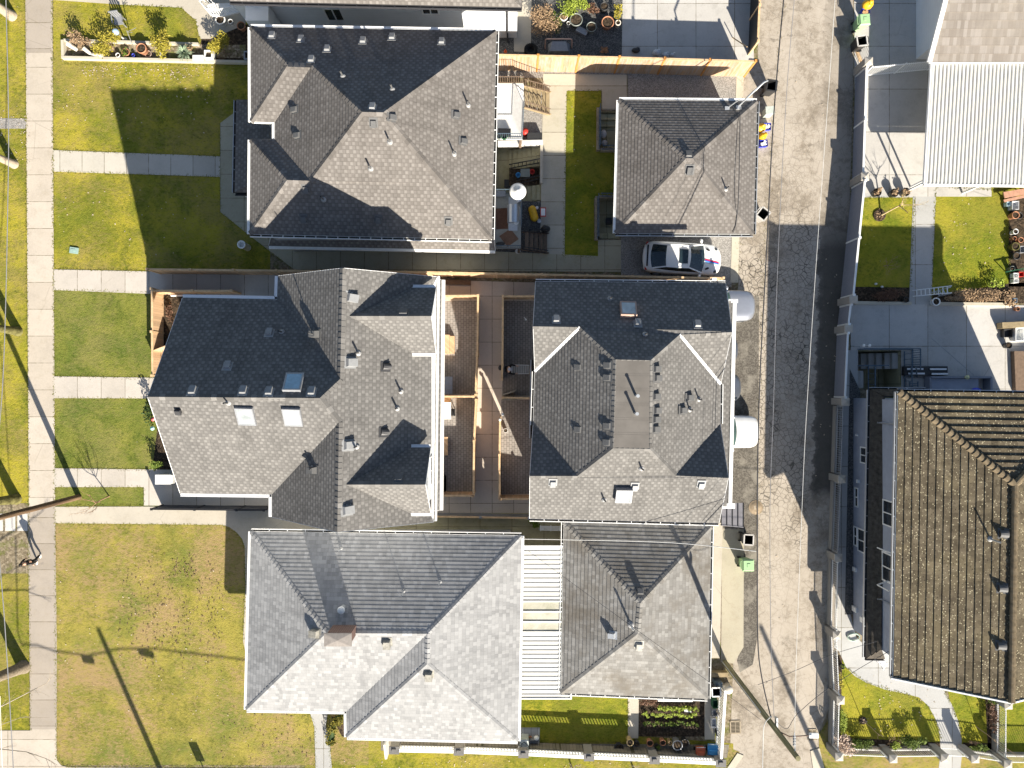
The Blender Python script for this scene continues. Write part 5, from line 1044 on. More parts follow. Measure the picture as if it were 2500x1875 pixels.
for i, t in enumerate(('left end of the low white slatted fence along the bottom lawn', 'low white slatted fence section under the pale eave', 'low white slatted fence section behind the left bare tree', 'low white slatted fence section behind the right bare tree', 'low white slatted fence section near the blue cart')):
    a, b = cw[i], cw[i + 1]; d = (b - a).normalized(); a2, b2 = a + d * .3, b - d * .3
    r = pfence('slatted_fence', t, [a2, b2], .48, 9, .70, WHITE, .17, w=.05); mb = MB(); mb.beam(a2 + Zv * 1.19, b2 + Zv * 1.19, .20, .05); mb.beam(a2 + Zv * .80, b2 + Zv * .80, .12, .05); obj('rail', mb, WHITE, r)
    mb = MB(); mb.beam(a2 + Zv * .35, b2 + Zv * .35, .22, .70); obj('low_wall', mb, PAVER_PATH, r)
fa = G(1771, 1686, 1.2); fa = Vector((fa.x, fa.y, 0)); fb_ = cw[-1] + Vector((.02, .3, 0))
r = pfence('slatted_fence', 'white slatted fence beside the lane, running from the black bin to the corner pillar', [fa, fb_], 1.1, 9, .1, WHITE, .15, w=.045); mb = MB(); mb.beam(fa + Zv * 1.22, fb_ + Zv * 1.22, .16, .05); obj('rail', mb, WHITE, r)
mb = MB(); p = G(945, 1800); q = G(949, 1834); mb.beam(p + Zv * .45, q + Zv * .45, .12, .9); solo('gate_post_wall', mb, WHITE, 'short white wall at the left end of the low fence under the eave', 'wall')

# ------------------------------------------------------------------ decks and stairs of the hip-roofed house
def rail(root, a, b, h=.95, pick=.12, mat=STEEL_BLUE, w=.018): return pickets(root, a, b, h, 0, pick, mat, w, 'railing')
d6 = T(1200, 160, .14465); d17 = T(1200, 380, .1567)
DN = thing('raised_deck', 'white surfaced raised deck with brown stairs behind the taupe house', 'deck', G(1248, 270))
zn = 1.45; dq = [d6(60, 300, zn), d6(548, 300, zn), d6(520, 1240, zn), d6(60, 1240, zn)]
mb = MB(); mb.prism([p.to_2d() for p in dq], zn - .16, zn); obj('floor', mb, DECK_WHITE, DN)
for i in (1, 2): mb = MB(); p = dq[i]; mb.beam((p.x - .1, p.y, -.02), (p.x - .1, p.y, zn - .17), .14, .14); obj('post', mb, WOOD_BROWN, DN)
rail(DN, dq[0] + Zv * .01, dq[1] + Zv * .01, mat=WOOD_BROWN); rail(DN, d6(548, 640, zn), dq[2]); rail(DN, dq[2] + Zv * .01, dq[3] + Zv * .01)
mb = MB(); a, b = dq[0] + Vector((0, .06, 0)), dq[1] + Vector((0, .06, 0)); mb.beam(a + Zv * -.2, b + Zv * -.2, .05, .5); obj('side_boards', mb, WOOD_STEP, DN)
ts = [(555, 380), (640, 395), (725, 415), (805, 435), (880, 450), (960, 475)]
for i in range(6):
    z = zn - .2 * (i + 1) - .02; mb = MB(); y0, y1 = 350 + i * 17, 700 + i * 21
    q = [d6(558 + i * 72, y0, z), d6(558 + (i + 1) * 72 - 10, y0 + 15, z), d6(558 + (i + 1) * 72 - 10, y1 + 15, z), d6(558 + i * 72, y1, z)]; mb.prism([p.to_2d() for p in q], z - .05, z); obj('tread', mb, WOOD_STEP, DN)
for ya, yb in ((345, 455), (705, 830)):
    mb = MB(); mb.beam(d6(552, ya, zn - .12), d6(985, yb, .05), .06, .25); obj('stringer', mb, WOOD_STEP, DN)
    a, b = d6(555, ya, zn), d6(985, yb, .15); pickets(DN, a, b, .95, 0, .17, WOOD_BROWN, .022, 'stair_railing')
mb = MB()
for k in range(5): p = d6(130 + k * 42, 1115, zn + .3); mb.ball(tuple(p), (.12, .12, .14), 7, 5)
mb = MB(); p = d6(215, 1190, zn + .25); mb.lathe([(.15, 0), (.2, .3), (.16, .3), (.14, .1)], (p.x, p.y, zn), 14); solo('plant_pot', mb, GREEN, 'green pot on the white deck beside the railing', 'pot')
mb = MB(); p = d6(130, 1215, zn); mb.lathe([(.14, 0), (.19, .28), (.15, .28), (.13, .1)], (p.x, p.y, zn), 14); solo('plant_pot', mb, GLAZE, 'grey pot on the white deck nearest the house wall', 'pot')
mb = MB(); a, b = d6(110, 1105, zn + .45), d6(325, 1110, zn + .45); mb.prism([(a.x, a.y - .2), (b.x, b.y - .2), (b.x, b.y + .18), (a.x, a.y + .18)], zn + .005, zn + .4); solo('planter_trough', mb, BLACK, 'black planter trough of seedlings standing on the white deck', 'planter', group=None)
mb = MB(); p = d6(565, 1155, .0); mb.lathe([(.16, 0), (.18, .5), (.05, .52)], (p.x, p.y, 0), 12); solo('gas_can', mb, RED, 'small red can on the gravel beside the white deck', 'can')
mb = MB(); a, b = d6(600, 1245), d6(850, 1245); mb.prism([(a.x, a.y - .22), (b.x, b.y - .22), (b.x, b.y + .22), (a.x, a.y + .22)], 0, .5); solo('storage_box', mb, BIN_DARK, 'long dark storage box on the gravel above the concrete stairwell', 'box')
ST = thing('stairwell_wall', 'pale parapet wall above the sunken concrete stairs behind the taupe house', 'wall', d6(500, 1320)); a, b = d6(110, 1355), d6(862, 1340)
mb = MB(); mb.prism([(a.x, a.y - .1), (b.x, b.y - .1), (b.x, b.y + .12), (a.x, a.y + .12)], -.05, .55); obj('wall', mb, STUC_PALE, ST)
SS = thing('basement_stairs', 'sunken mossy concrete stairs with iron rails beside the taupe house', 'stairs', G(1280, 420))
for i in range(7):      # rise towards the east
    z = -.85 + .12 * (i + 1); x0, x1 = 1243 + i * 11.2, 1321
    mb = MB(); q = [G(x0, 357), G(x0 + 11.2, 356), G(x0 + 11.2, 404), G(x0, 405)]; mb.prism([p.to_2d() for p in q], -.84, z); obj('step', mb, CONC_MOSS, SS)
    if i > 2: mb = MB(); q = [G(x0, 450), G(x0 + 11.2, 450), G(x0 + 11.2, 487), G(x0, 487)]; mb.prism([p.to_2d() for p in q], -.84, z - .1); obj('step', mb, CONC_MOSS, SS)
mb = MB(); q = [G(1243, 407), G(1316, 407), G(1316, 448), G(1243, 448)]; mb.prism([p.to_2d() for p in q], -.84, -.35, 0, 1); obj('planter', mb, [CONC_MOSS, SOIL], SS)
mb = MB(); mb.beam(G(1322, 352) + Zv * .15, G(1321, 450) + Zv * .15, .16, .4); obj('kerb', mb, CONC_PLAIN, SS)
pickets(SS, G(1243, 406) - Zv * .5, G(1317, 398) - Zv * .02, .9, 0, .22, BLACK, .03, 'railing'); pickets(SS, G(1262, 446) - Zv * .3, G(1317, 437), .8, 0, .5, BLACK, .03, 'railing')
for i, (u, v, m, nm, lb, c_) in enumerate(((525, 270, GLAZE, 'crate', 'dark crate in the planter between the sunken stairs', 'crate'), (635, 250, RED, 'bucket', 'dull red bucket among the clutter between the sunken stairs', 'bucket'), (415, 300, BLUE_LIGHT, 'bucket', 'blue bucket among the clutter between the sunken stairs', 'bucket'), (270, 400, BIN_DARK, 'crate', 'dark purple crate at the foot of the sunken stairs', 'crate'))):
    mb = MB(); p = d17(u, v, -.1); z = -.345 if u > 300 else -.84
    if nm == 'crate': mb.hexa([(p.x - .24, p.y - .2, z), (p.x + .24, p.y - .2, z), (p.x + .24, p.y + .2, z), (p.x - .24, p.y + .2, z)], [(p.x - .28, p.y - .24, z + .3), (p.x + .28, p.y - .24, z + .3), (p.x + .28, p.y + .24, z + .3), (p.x - .28, p.y + .24, z + .3)])
    else: mb.lathe([(.11, 0), (.15, .3), (.13, .3), (.1, .06)], (p.x, p.y, z), 12)
    solo(nm, mb, m, lb, c_)
DS = thing('raised_deck', 'grey raised deck with brown timber stairs, holding the barbecue', 'deck', G(1240, 540)); zs = 1.2
dq = [d17(40, 590, zs), d17(470, 600, zs), d17(455, 1445, zs), d17(40, 1445, zs)]; mb = MB(); mb.prism([p.to_2d() for p in dq], zs - .16, zs); obj('floor', mb, flat('grey_deck_membrane', (.36, .35, .31), .8, .2, var=.12), DS)
for i in (1, 2): mb = MB(); p = dq[i]; mb.beam((p.x - .1, p.y, -.02), (p.x - .1, p.y, zs - .17), .14, .14); obj('post', mb, WOOD_BROWN, DS)
rail(DS, dq[3] + Zv * .01, dq[2] + Zv * .01); rail(DS, d17(468, 640, zs), d17(466, 1110, zs), pick=.3); rail(DS, d17(40, 590, zs), d17(280, 590, zs), pick=.5)
for i in range(5):
    z = zs - .2 * (i + 1); x0 = 520 + i * 72; mb = MB(); q = [d17(x0, 1190 + i * 8, z), d17(x0 + 58, 1195 + i * 8, z), d17(x0 + 58, 1460 + i * 10, z), d17(x0, 1455 + i * 10, z)]; mb.prism([p.to_2d() for p in q], z - .05, z); obj('tread', mb, WOOD_BROWN, DS)
for ya, yb in ((1185, 1215), (1462, 1520)):
    mb = MB(); mb.beam(d17(480, ya, zs - .1), d17(880, yb, .05), .06, .25); obj('stringer', mb, WOOD_BROWN, DS); pickets(DS, d17(480, ya, zs), d17(870, yb, .15), .95, 0, .3, BLACK, .022, 'stair_railing')
def flatmat(name, q, z, mat, label, cat): mb = MB(); mb.prism([p.to_2d() for p in q], z + .004, z + .025); return solo(name, mb, mat, label, cat)
flatmat('door_mat', [d17(65, 825, zs), d17(250, 815, zs), d17(255, 1140, zs), d17(70, 1148, zs)], zs, MAT_BROWN, 'large dark brown mat on the grey deck beside the barbecue', 'mat')
flatmat('door_mat', [d17(120, 1255, zs), d17(295, 1140, zs), d17(425, 1300, zs), d17(250, 1420, zs)], zs, flat('tan_mat', (.21, .125, .085), .95, .1), 'tan mat turned like a diamond on the grey deck', 'mat')
mb = MB(); p = d17(140, 1380, zs); mb.ball((p.x, p.y, zs + .12), (.28, .12, .12), 9, 6); solo('shoe_pile', mb, BIN_DARK, 'dark boots piled at the corner of the grey deck', 'boots')
mb = MB(); p = d17(145, 610, zs); mb.hexa([(p.x - .25, p.y - .14, zs + .005), (p.x + .25, p.y - .14, zs + .005), (p.x + .25, p.y + .14, zs + .005), (p.x - .25, p.y + .14, zs + .005)], [(p.x - .28, p.y - .17, zs + .28), (p.x + .28, p.y - .17, zs + .28), (p.x + .28, p.y + .17, zs + .28), (p.x - .28, p.y + .17, zs + .28)]); solo('storage_tub', mb, GREY_METAL, 'grey storage tub at the house end of the grey deck', 'tub')
# patio heater and barbecue
p = d17(410, 555, 3.25); HT = thing('patio_heater', 'white domed patio heater standing beside the barbecue', 'heater', (p.x, p.y, zs + .005))
mb = MB(); mb.lathe([(.25, 0), (.25, .55), (.20, .6), (.04, .62)], n=18); obj('base', mb, SILVER, HT, local=True); mb = MB(); mb.tube([(0, 0, .6), (0, 0, 1.8)], .035, 10); mb.lathe([(.1, 1.75), (.13, 1.8), (.13, 2.0), (.08, 2.02)], n=14); obj('pole', mb, SILVER, HT, local=True)
mb = MB(); mb.lathe([(.46, 2.0), (.465, 2.015), (.38, 2.06), (.2, 2.11), (.195, 2.125), (.1, 2.14), (.095, 2.17), (.02, 2.18)], n=32); obj('dome', mb, WHITE_PLASTIC, HT, local=True)
p = d17(335, 900, 2.2); BQ = thing('barbecue', 'stainless steel gas barbecue with side shelves on the grey deck', 'barbecue', (p.x, p.y, zs + .005))
mb = MB(); mb.box((0, 0, .43), (.5, .95, .8)); obj('cabinet', mb, SILVER, BQ, local=True)
mb = MB(); N = 7; pr = [(.33 * cos(pi * k / N), .33 * sin(pi * k / N)) for k in range(N + 1)]
for (x0, z0), (x1, z1) in zip(pr, pr[1:]): mb.face([(x0, -.5, .84 + z0), (x1, -.5, .84 + z1), (x1, .5, .84 + z1), (x0, .5, .84 + z0)], 0, None, True)
for s in (-.5, .5): mb.face([(x, s, .84 + z) for x, z in pr])
obj('lid', mb, SILVER, BQ, local=True); mb = MB(); mb.tube([(.38, -.35, .95), (.40, 0, .95), (.38, .35, .95)], .02); obj('handle', mb, GALV, BQ, local=True)
for s in (-1, 1): mb = MB(); mb.box((0, s * .73, .85), (.5, .42, .05)); obj('side_shelf', mb, GALV, BQ, local=True)
mb = MB(); p = d17(385, 1050, 2.1); mb.lathe([(.09, 0), (.13, .12), (.11, .12), (.08, .03)], (p.x, p.y, zs + .89), 14); solo('bowl', mb, WHITE_PLASTIC, 'white bowl on the lower shelf of the barbecue', 'bowl')
# bits on the dark gravel
mb = MB(); c = d17(650, 900, .2); N = 10
for i in range(3): mb.ball((c.x + (i - 1) * .06, c.y - (i - 1) * .22, .17), (.25, .27, .17), 10, 6)
solo('rubbish_bag', mb, YELLOW, 'bright yellow sack lying on the dark gravel under the grey deck', 'sack')
bk = thing('laundry_basket', 'red and white basket beside the yellow sack on the concrete walk', 'basket', (d17(800, 900).x, d17(800, 900).y, .033)); mb = MB(); mb.hexa([(-.13, -.2, 0), (.13, -.2, 0), (.13, .2, 0), (-.13, .2, 0)], [(-.17, -.27, .3), (.17, -.27, .3), (.17, .27, .3), (-.17, .27, .3)]); obj('tub', mb, RED, bk, local=True); mb = MB(); mb.box((0, 0, .31), (.25, .42, .03)); obj('linen', mb, WHITE, bk, local=True)
for (u, v, r_, m, lb, nm, ct) in ((708, 815, .09, WHITE_PLASTIC, 'small white tin near the yellow sack', 'round_tin', 'tin'), (742, 1022, .13, GALV, 'round metal tin on the gravel edge below the red basket', 'round_tin', 'tin'), (535, 1220, .07, WHITE_PLASTIC, 'small white tin under the brown deck stairs', 'paint_tin', 'tin'), (410, 1492, .16, WHITE_PLASTIC, 'flat white tray on the gravel below the grey deck', 'tray', 'tray')):
    mb = MB(); q = d17(u, v); mb.lathe([(r_, 0), (r_, .05), (r_ * .8, .06), (r_ * .2, .07)], (q.x, q.y, .04), 14); solo(nm, mb, m, lb, ct)
mb = MB(); q = d17(835, 1170); mb.ball((q.x, q.y, .45), (.3, .2, .45), 10, 8); mb.ball((q.x - .1, q.y + .02, .95), .12, 8, 6); solo('covered_trolley', mb, BIN_DARK, 'dark covered bundle standing at the foot of the brown deck stairs', 'bundle')
# garage side entries
for key, (y0, y1), lbl, up in (('n', (272, 366), 'sunken concrete entry with steps and bags beside the taupe garage, upper one', 1), ('s', (486, 584), 'sunken concrete entry with steps beside the taupe garage, lower one', -1)):
    r = thing('sunken_entry', lbl, 'stairs', G(1486, (y0 + y1) / 2))
    for i in range(2 if up > 0 else 2):
        ya = y0 + 3 + i * 14 if up > 0 else y1 - 17 - i * 14; mb = MB(); q = [G(1464, ya), G(1515, ya), G(1515, ya + 14), G(1464, ya + 14)]; mb.prism([p.to_2d() for p in q], -.54, -.02 - .18 * (i + 1)); obj('step', mb, CONC_MOSS, r)
    mb = MB(); xk = 1460 if up > 0 else 1456; mb.beam(G(xk, y0 - 4) + Zv * .15, G(xk - 1, y1 + 4) + Zv * .15, .18, .34); obj('kerb_wall', mb, CEDAR_GREY, r); yk = y1 if up > 0 else y0; mb = MB(); mb.beam(G(xk + 5, yk + up * 3) + Zv * .15, G(1516, yk + up * 3) + Zv * .15, .16, .34); obj('kerb_wall', mb, CEDAR_GREY, r)
    pickets(r, G(xk + 1, y0 - 3) + Zv * .33, G(xk + 1, y1 + 2) + Zv * .33, .75, 0, .22, STEEL_BLUE, .025, 'railing'); pickets(r, G(xk + 6, yk + up * 3) + Zv * .33, G(1516, yk + up * 3) + Zv * .33, .75, 0, .22, STEEL_BLUE, .025, 'railing')
for i, (u, v) in enumerate(((235, 390), (245, 485))):
    mb = MB(); q = G(1420 + u * .2353, 230 + v * .235); mb.ball((q.x, q.y, -.36), (.2, .26 - .08 * i, .18), 10, 7); solo('bin_bag', mb, BAG_WHITE, ('larger white bag in the upper sunken entry', 'smaller white bag in the upper sunken entry')[i], 'bag', group='white bags in the sunken entry')
mb = MB(); q = G(1489, 536); mb.box((q.x, q.y, -.40), (.36, .36, .28)); solo('crate', mb, BIN_DARK, 'small dark crate on the floor of the lower sunken entry', 'crate')
# ------------------------------------------------------------------ cars
def make_car(label, loc, rz, paint, Lc=4.65, Wc=1.86, hood=.98, roof=1.40, kind='coupe', glass=GLASS_CAR, group=None):
    """car along local +x (nose); body, glass, wheels, mirrors and lights as parts"""
    root = thing('parked_car', label, 'car', loc, rz, group); h = Lc / 2; w = Wc / 2
    st = [(-1.0, .80, .52, .78), (-.97, .90, .40, .98), (-.80, .97, .30, hood + .06), (-.45, 1.0, .26, hood + .03), (0, 1.0, .26, hood), (.30, 1.0, .26, hood), (.55, .99, .26, hood - .02), (.78, .965, .28, hood - .09), (.92, .88, .34, hood - .19), (.985, .74, .42, hood - .32), (1.0, .62, .48, .56)]
    if kind == 'suv': st = [(-1.0, .82, .5, .9), (-.97, .92, .4, 1.1), (-.80, .98, .32, hood + .04), (-.45, 1.0, .3, hood + .02), (0, 1.0, .3, hood), (.30, 1.0, .3, hood), (.55, .99, .3, hood - .01), (.80, .97, .3, hood - .06), (.93, .90, .36, hood - .13), (.985, .80, .44, hood - .28), (1.0, .70, .5, .62)]
    mb = MB(); rings = []
    for t, ww, lo, hi in st:
        x = t * h; y = w * ww; hump = .035
        rings.append([(x, -y * .90, lo), (x, -y, lo + (hi - lo) * .45), (x, -y * .97, hi - .10), (x, -y * .88, hi - .02), (x, -y * .45, hi + hump * .7), (x, 0, hi + hump), (x, y * .45, hi + hump * .7), (x, y * .88, hi - .02), (x, y * .97, hi - .10), (x, y, lo + (hi - lo) * .45), (x, y * .90, lo)])
    rings = [[(x - (1 if x > 0 else -1) * max(0, abs(x) / h - .70) * 1.05 * (abs(y) / w) ** 3, y, z) for x, y, z in rg] for rg in rings]
    k = len(rings[0]); V = [p for r in rings for p in r]
    F = [(i * k + j, (i + 1) * k + j, (i + 1) * k + (j + 1) % k, i * k + (j + 1) % k) for i in range(len(rings) - 1) for j in range(k)]
    mb.mesh(V, F, 0, True); mb.face(list(reversed(rings[0]))); mb.face(rings[-1]); obj('body', mb, paint, root, local=True)
    x0, x1, x2, x3 = {'coupe': (1.12, .30, -1.02, -1.78), 'suv': (.70, .05, -1.55, -2.02)}[kind]; zb = hood + .02; wb, wr = w * .86, w * .66
    def loftface(a, b, m, mat, name, smooth=True):      # strip between two cross lines (each list of points)
        q = MB()
        for i in range(len(a) - 1): q.face([a[i], a[i + 1], b[i + 1], b[i]], 0, None, smooth)
        return obj(name, q, mat, root, local=True)
    def line(x, wd, z, crown, n=6, bow=0.0): return [(x + bow * (1 - (2 * i / n - 1) ** 2), -wd + 2 * wd * i / n, z + crown * (1 - (2 * i / n - 1) ** 2)) for i in range(n + 1)]
    A0, A1, A2, A3 = line(x0, wb, zb, .05, bow=.12), line(x1, wr, roof - .05, .06, bow=.06), line(x2, wr, roof - .06, .05, bow=-.05), line(x3, wb * .88, zb + .05, .04, bow=-.12)
    loftface(A0, A1, 0, glass, 'windscreen'); loftface(A2, A3, 0, GLASS_CAR, 'rear_window')
    Am = line((x1 + x2) / 2, wr * 1.03, roof - .01, .05); q = MB()
    for a, b in ((A1, Am), (Am, A2)):
        for i in range(6): q.face([a[i], a[i + 1], b[i + 1], b[i]], 0, None, True)
    obj('roof', q, paint, root, local=True)
    for s, idx in ((-1, 0), (1, 6)):
        q = MB(); pts = [A0[idx], A1[idx], Am[idx], A2[idx], A3[idx]]; low = [(p[0], s * wb * (1.0 if i < 3 else .97), zb - .02) for i, p in enumerate(pts)]
        for i in range(4): q.face([low[i], low[i + 1], pts[i + 1], pts[i]])
        obj('side_window', q, GLASS_CAR, root, local=True)
        q = MB(); Pt = [Vector(p) + Vector((0, s * .012, .01)) for p in pts]
        for i in range(4): q.beam(Pt[i], Pt[i + 1], .07, .05)
        obj('pillar', q, paint, root, local=True)
        q = MB(); q.ball((x0 - .12, s * (w + .10), zb + .02), (.09, .12, .08), 9, 6); q.beam((x0 - .08, s * w * .86, zb), (x0 - .1, s * (w + .06), zb + .01), .06, .05); obj('mirror', q, paint, root, local=True)
        q = MB(); q.ball((h * .80, s * w * .70, hood - .165), (.17, .12, .05), 9, 6); obj('headlight', q, GLASS_DARK, root, local=True)
        q = MB(); q.ball((-h * .90, s * w * .74, .90), (.09, .15, .07), 9, 6); obj('taillight', q, RED, root, local=True)
        for xx in (h * .62, -h * .60):
            q = MB(); c = (xx, s * (w - .11), .33)
            q.tube([(xx, s * (w - .20), .33), (xx, s * (w - .005), .33)], .33, 18); wl = obj('wheel', q, BLACK_RUB, root, local=True)
            q = MB(); q.tube([(xx, s * (w - .006), .33), (xx, s * (w + .004), .33)], .22, 14); obj('rim', q, SILVER, wl, local=True)
    q = MB(); q.box((h * .965, 0, .55), (.08, w * .8, .16)); q.box((-h * .97, 0, .45), (.06, w * .8, .14)); obj('bumper_grille', q, CAR_BLACK, root, local=True)
    return root, dict(x0=x0, x1=x1, x2=x2, roof=roof, hood=hood, h=h, w=w, wr=wr)
p = G(1661, 634, .35)
K, c = make_car('white coupe with red and blue bonnet stripes parked on gravel by the garage', (p.x, p.y, .012), R(-3.5), CAR_WHITE)
q = MB(); q.box((-.06, 0, 1.452), (.50, .82, .02)); obj('sunroof', q, GLASS_CAR, K, local=True)
def hoodz(x): t = x / c['h']; return 1.018 if t < .55 else (1.018 - (t - .55) / .23 * .07 if t < .78 else .947 - (t - .78) / .14 * .10)
for i, m in enumerate((flat('stripe_light_blue', (.10, .35, .75), .3), flat('stripe_navy', (.03, .03, .30), .3), flat('stripe_red', (.65, .03, .05), .3))):
    q = MB(); xs = [1.28, 1.5, 1.7, 1.9, 2.05, 2.14]
    for a, b in zip(xs, xs[1:]):
        f = lambda x: -.16 - (x - 1.28) * .14 + i * .055
        q.face([(a, f(a), hoodz(a) + .012), (b, f(b), hoodz(b) + .012), (b, f(b) + .054, hoodz(b) + .012), (a, f(a) + .054, hoodz(a) + .012)])
    obj('bonnet_stripe', q, m, K, local=True)
for s in (-1, 1): q = MB(); q.beam((1.32, s * .60, 1.01), (1.52, s * .50, 1.0), .10, .03); obj('bonnet_vent', q, CAR_BLACK, K, local=True)
q = MB(); q.beam((-2.08, -.62, 1.07), (-2.08, .62, 1.07), .09, .03); obj('boot_lip', q, CAR_BLACK, K, local=True)
def carport(label, noseu, v0, v1, paint, kind, ln, hood, roof, rz=0, glass=GLASS_CAR):
    a = G(noseu, (v0 + v1) / 2, .75); return make_car(label, (a.x - ln / 2, a.y, .014), rz, paint, ln, (v1 - v0) * .0240, hood, roof, kind, glass)[0]
carport('silver car with a ribbed bonnet nosing out from under the rear duplex', 1844, 709, 785, CAR_SILVER, 'suv', 4.7, 1.06, 1.65, 0, GLASS_TEAL)
carport('dark grey car with only the tip of its bonnet showing below the silver car', 1804, 818, 888, CAR_DARK, 'coupe', 4.5, .98, 1.42)
carport('dark grey car between the barely visible bonnet tip and the white car', 1811, 909, 983, CAR_DARK, 'coupe', 4.5, .98, 1.42)
carport('white car with a green tinted windscreen under the white eave board', 1855, 1014, 1094, CAR_WHITE, 'suv', 4.55, 1.02, 1.55, 0, GLASS_TEAL)

# ------------------------------------------------------------------ bins, recycling, lane furniture
def cart(label, pt, rz, body, rim, lid=True, lidmat=None, w=.56, d=.62, h=.98, group=None, openlid=False):
    r = thing('wheelie_bin', label, 'bin', (pt.x, pt.y, pt.z), rz, group); mb = MB(); a, b = w / 2, d / 2
    lo = [(-a * .8, -b * .75, .06), (a * .8, -b * .75, .06), (a * .8, b * .75, .06), (-a * .8, b * .75, .06)]; hi = [(-a, -b, h), (a, -b, h), (a, b, h), (-a, b, h)]
    mb.mesh(lo + hi, [(3, 2, 1, 0), (0, 1, 5, 4), (1, 2, 6, 5), (2, 3, 7, 6), (3, 0, 4, 7)])
    if not lid: mb.mesh([(x * .9, y * .9, z) for x, y, z in hi] + [(x * .9, y * .9, .15) for x, y, z in lo], [(0, 1, 5, 4), (1, 2, 6, 5), (2, 3, 7, 6), (3, 0, 4, 7), (4, 5, 6, 7)], 1)
    obj('body', mb, [body, BIN_BLACK], r, local=True)
    mb = MB()
    for p, q in ((hi[0], hi[1]), (hi[1], hi[2]), (hi[2], hi[3]), (hi[3], hi[0])): mb.beam(p, q, .07, .05)
    obj('rim', mb, rim, r, local=True)
    if lid:
        mb = MB(); lo2 = [(-a - .03, -b - .03, h + .02), (a + .05, -b - .03, h + .02), (a + .05, b + .03, h + .02), (-a - .03, b + .03, h + .02)]; mb.hexa(lo2, [(x * .82, y * .82, h + .10) for x, y, z in lo2])
        mb.box((.02, 0, h + .11), (.18, .22, .03)); obj('lid', mb, lidmat or body, r, local=True)
    elif openlid:
        mb = MB(); mb.hexa([(-a - .05, -b, h - .75), (-a - .02, -b, h - .75), (-a - .02, b, h - .75), (-a - .05, b, h - .75)], [(-a - .10, -b, h), (-a - .06, -b, h), (-a - .06, b, h), (-a - .10, b, h)]); obj('lid', mb, lidmat or rim, r, local=True)
    mb = MB(); mb.tube([(-a - .10, -b * .75, h - .02), (-a - .12, 0, h - .02), (-a - .10, b * .75, h - .02)], .022, 8)
    for s in (-1, 1): mb.beam((-a, s * b * .7, h - .02), (-a - .11, s * b * .7, h - .02), .03, .03)
    obj('handle', mb, body, r, local=True)
    for s in (-1, 1): mb = MB(); mb.tube([(-a * .8, s * b * .72, .12), (-a * .8, s * b * .92, .12)], .12, 14); obj('wheel', mb, BLACK_RUB, r, local=True)
    return r
def gtop(px, py, z): p = G(px, py, z); return Vector((p.x, p.y, .012))
cart('open black bin with no lid beside the garage mast and the tall fence', gtop(1884, 209, 1.0), R(-8), BIN_DARK, BIN_DARK, False, h=1.02)
cart('open pale grey bin turned askew at the lower corner of the taupe garage', gtop(1864, 522, 1.0), R(-38), BIN_GREY, BIN_GREY, False)
cart('light green lidded bin on the lane below the corner of the metal awning', gtop(1826, 1380, 1.0), 0, BIN_GREEN, BIN_GREEN, w=.60, d=.62)
cart('open dark bin with a pale rim just above the light green bin', gtop(1828, 1318, 1.0), R(-3), BIN_DARK, BIN_GREY, False, w=.54, d=.58)
cart('light green lidded bin at the top edge beside the yellow and blue recycling', gtop(2110, 48, 1.0), R(4), BIN_GREEN, BIN_GREEN)
cart('open dark bin with a pale rim on the neighbour driveway above the picket gate', gtop(2105, 99, 1.0), R(188), BIN_DARK, BIN_GREY, False, w=.56, d=.58)
cart('open black bin in the narrow strip beside the weathered garage', gtop(1749, 1690, 1.0), R(2), BIN_DARK, WHITE, False, w=.5, d=.5)
def bluebox(label, px, py, fill, rz=0, z=.012):
    p = gtop(px, py, .3); r = thing('recycling_box', label, 'recycling box', (p.x, p.y, z), rz, 'blue recycling boxes'); mb = MB(); a, b = .24, .2
    lo = [(-a * .85, -b * .85, 0), (a * .85, -b * .85, 0), (a * .85, b * .85, 0), (-a * .85, b * .85, 0)]; hi = [(-a, -b, .32), (a, -b, .32), (a, b, .32), (-a, b, .32)]
    mb.mesh(lo + hi, [(3, 2, 1, 0), (0, 1, 5, 4), (1, 2, 6, 5), (2, 3, 7, 6), (3, 0, 4, 7)]); mb.mesh([(x * .88, y * .88, z_) for x, y, z_ in hi] + [(x * .85, y * .85, .06) for x, y, z_ in lo], [(0, 1, 5, 4), (1, 2, 6, 5), (2, 3, 7, 6), (3, 0, 4, 7), (4, 5, 6, 7)])
    obj('tub', mb, BLUE, r, local=True); mb = MB(); rr = random.Random(px)
    for i in range(7): mb.box((rr.uniform(-.12, .12), rr.uniform(-.09, .09), .24 + rr.uniform(0, .08)), (rr.uniform(.1, .2), rr.uniform(.08, .16), .05), rr.uniform(0, 3))
    obj('contents', mb, fill, r, local=True); return r
def sack(label, px, py, z=.012, sx=.32, sy=.26):
    p = gtop(px, py, .3); mb = MB(); rr = random.Random(px); mb.ball((p.x, p.y, z + .25), (sx, sy, .25), 12, 8); mb.ball((p.x + .1, p.y + .06, z + .42), (sx * .55, sy * .6, .16), 9, 6)
    mb.v = [(x + rr.uniform(-.025, .025), y + rr.uniform(-.025, .025), max(z, zz + rr.uniform(-.02, .02))) for x, y, zz in mb.v]; return solo('recycling_sack', mb, YELLOW, label, 'sack', (p.x, p.y, z), 'yellow recycling sacks')
bluebox('blue box of white paper right of the upper yellow sack, by the taupe garage', 1872, 309, WHITE_PLASTIC); bluebox('blue box of crumpled paper just below the two yellow sacks', 1864, 350, SHOE_WHITE, R(4)); sack('bigger yellow sack against the garage wall, upper of the two', 1857, 312); sack('smaller yellow sack between the two blue boxes', 1862, 333, .012, .24, .22)
bluebox('blue box under the yellow sack at the top edge of the frame', 2113, 30, CARDBOARD); sack('yellow sack resting on a blue box above the green bin', 2114, 16, .25)
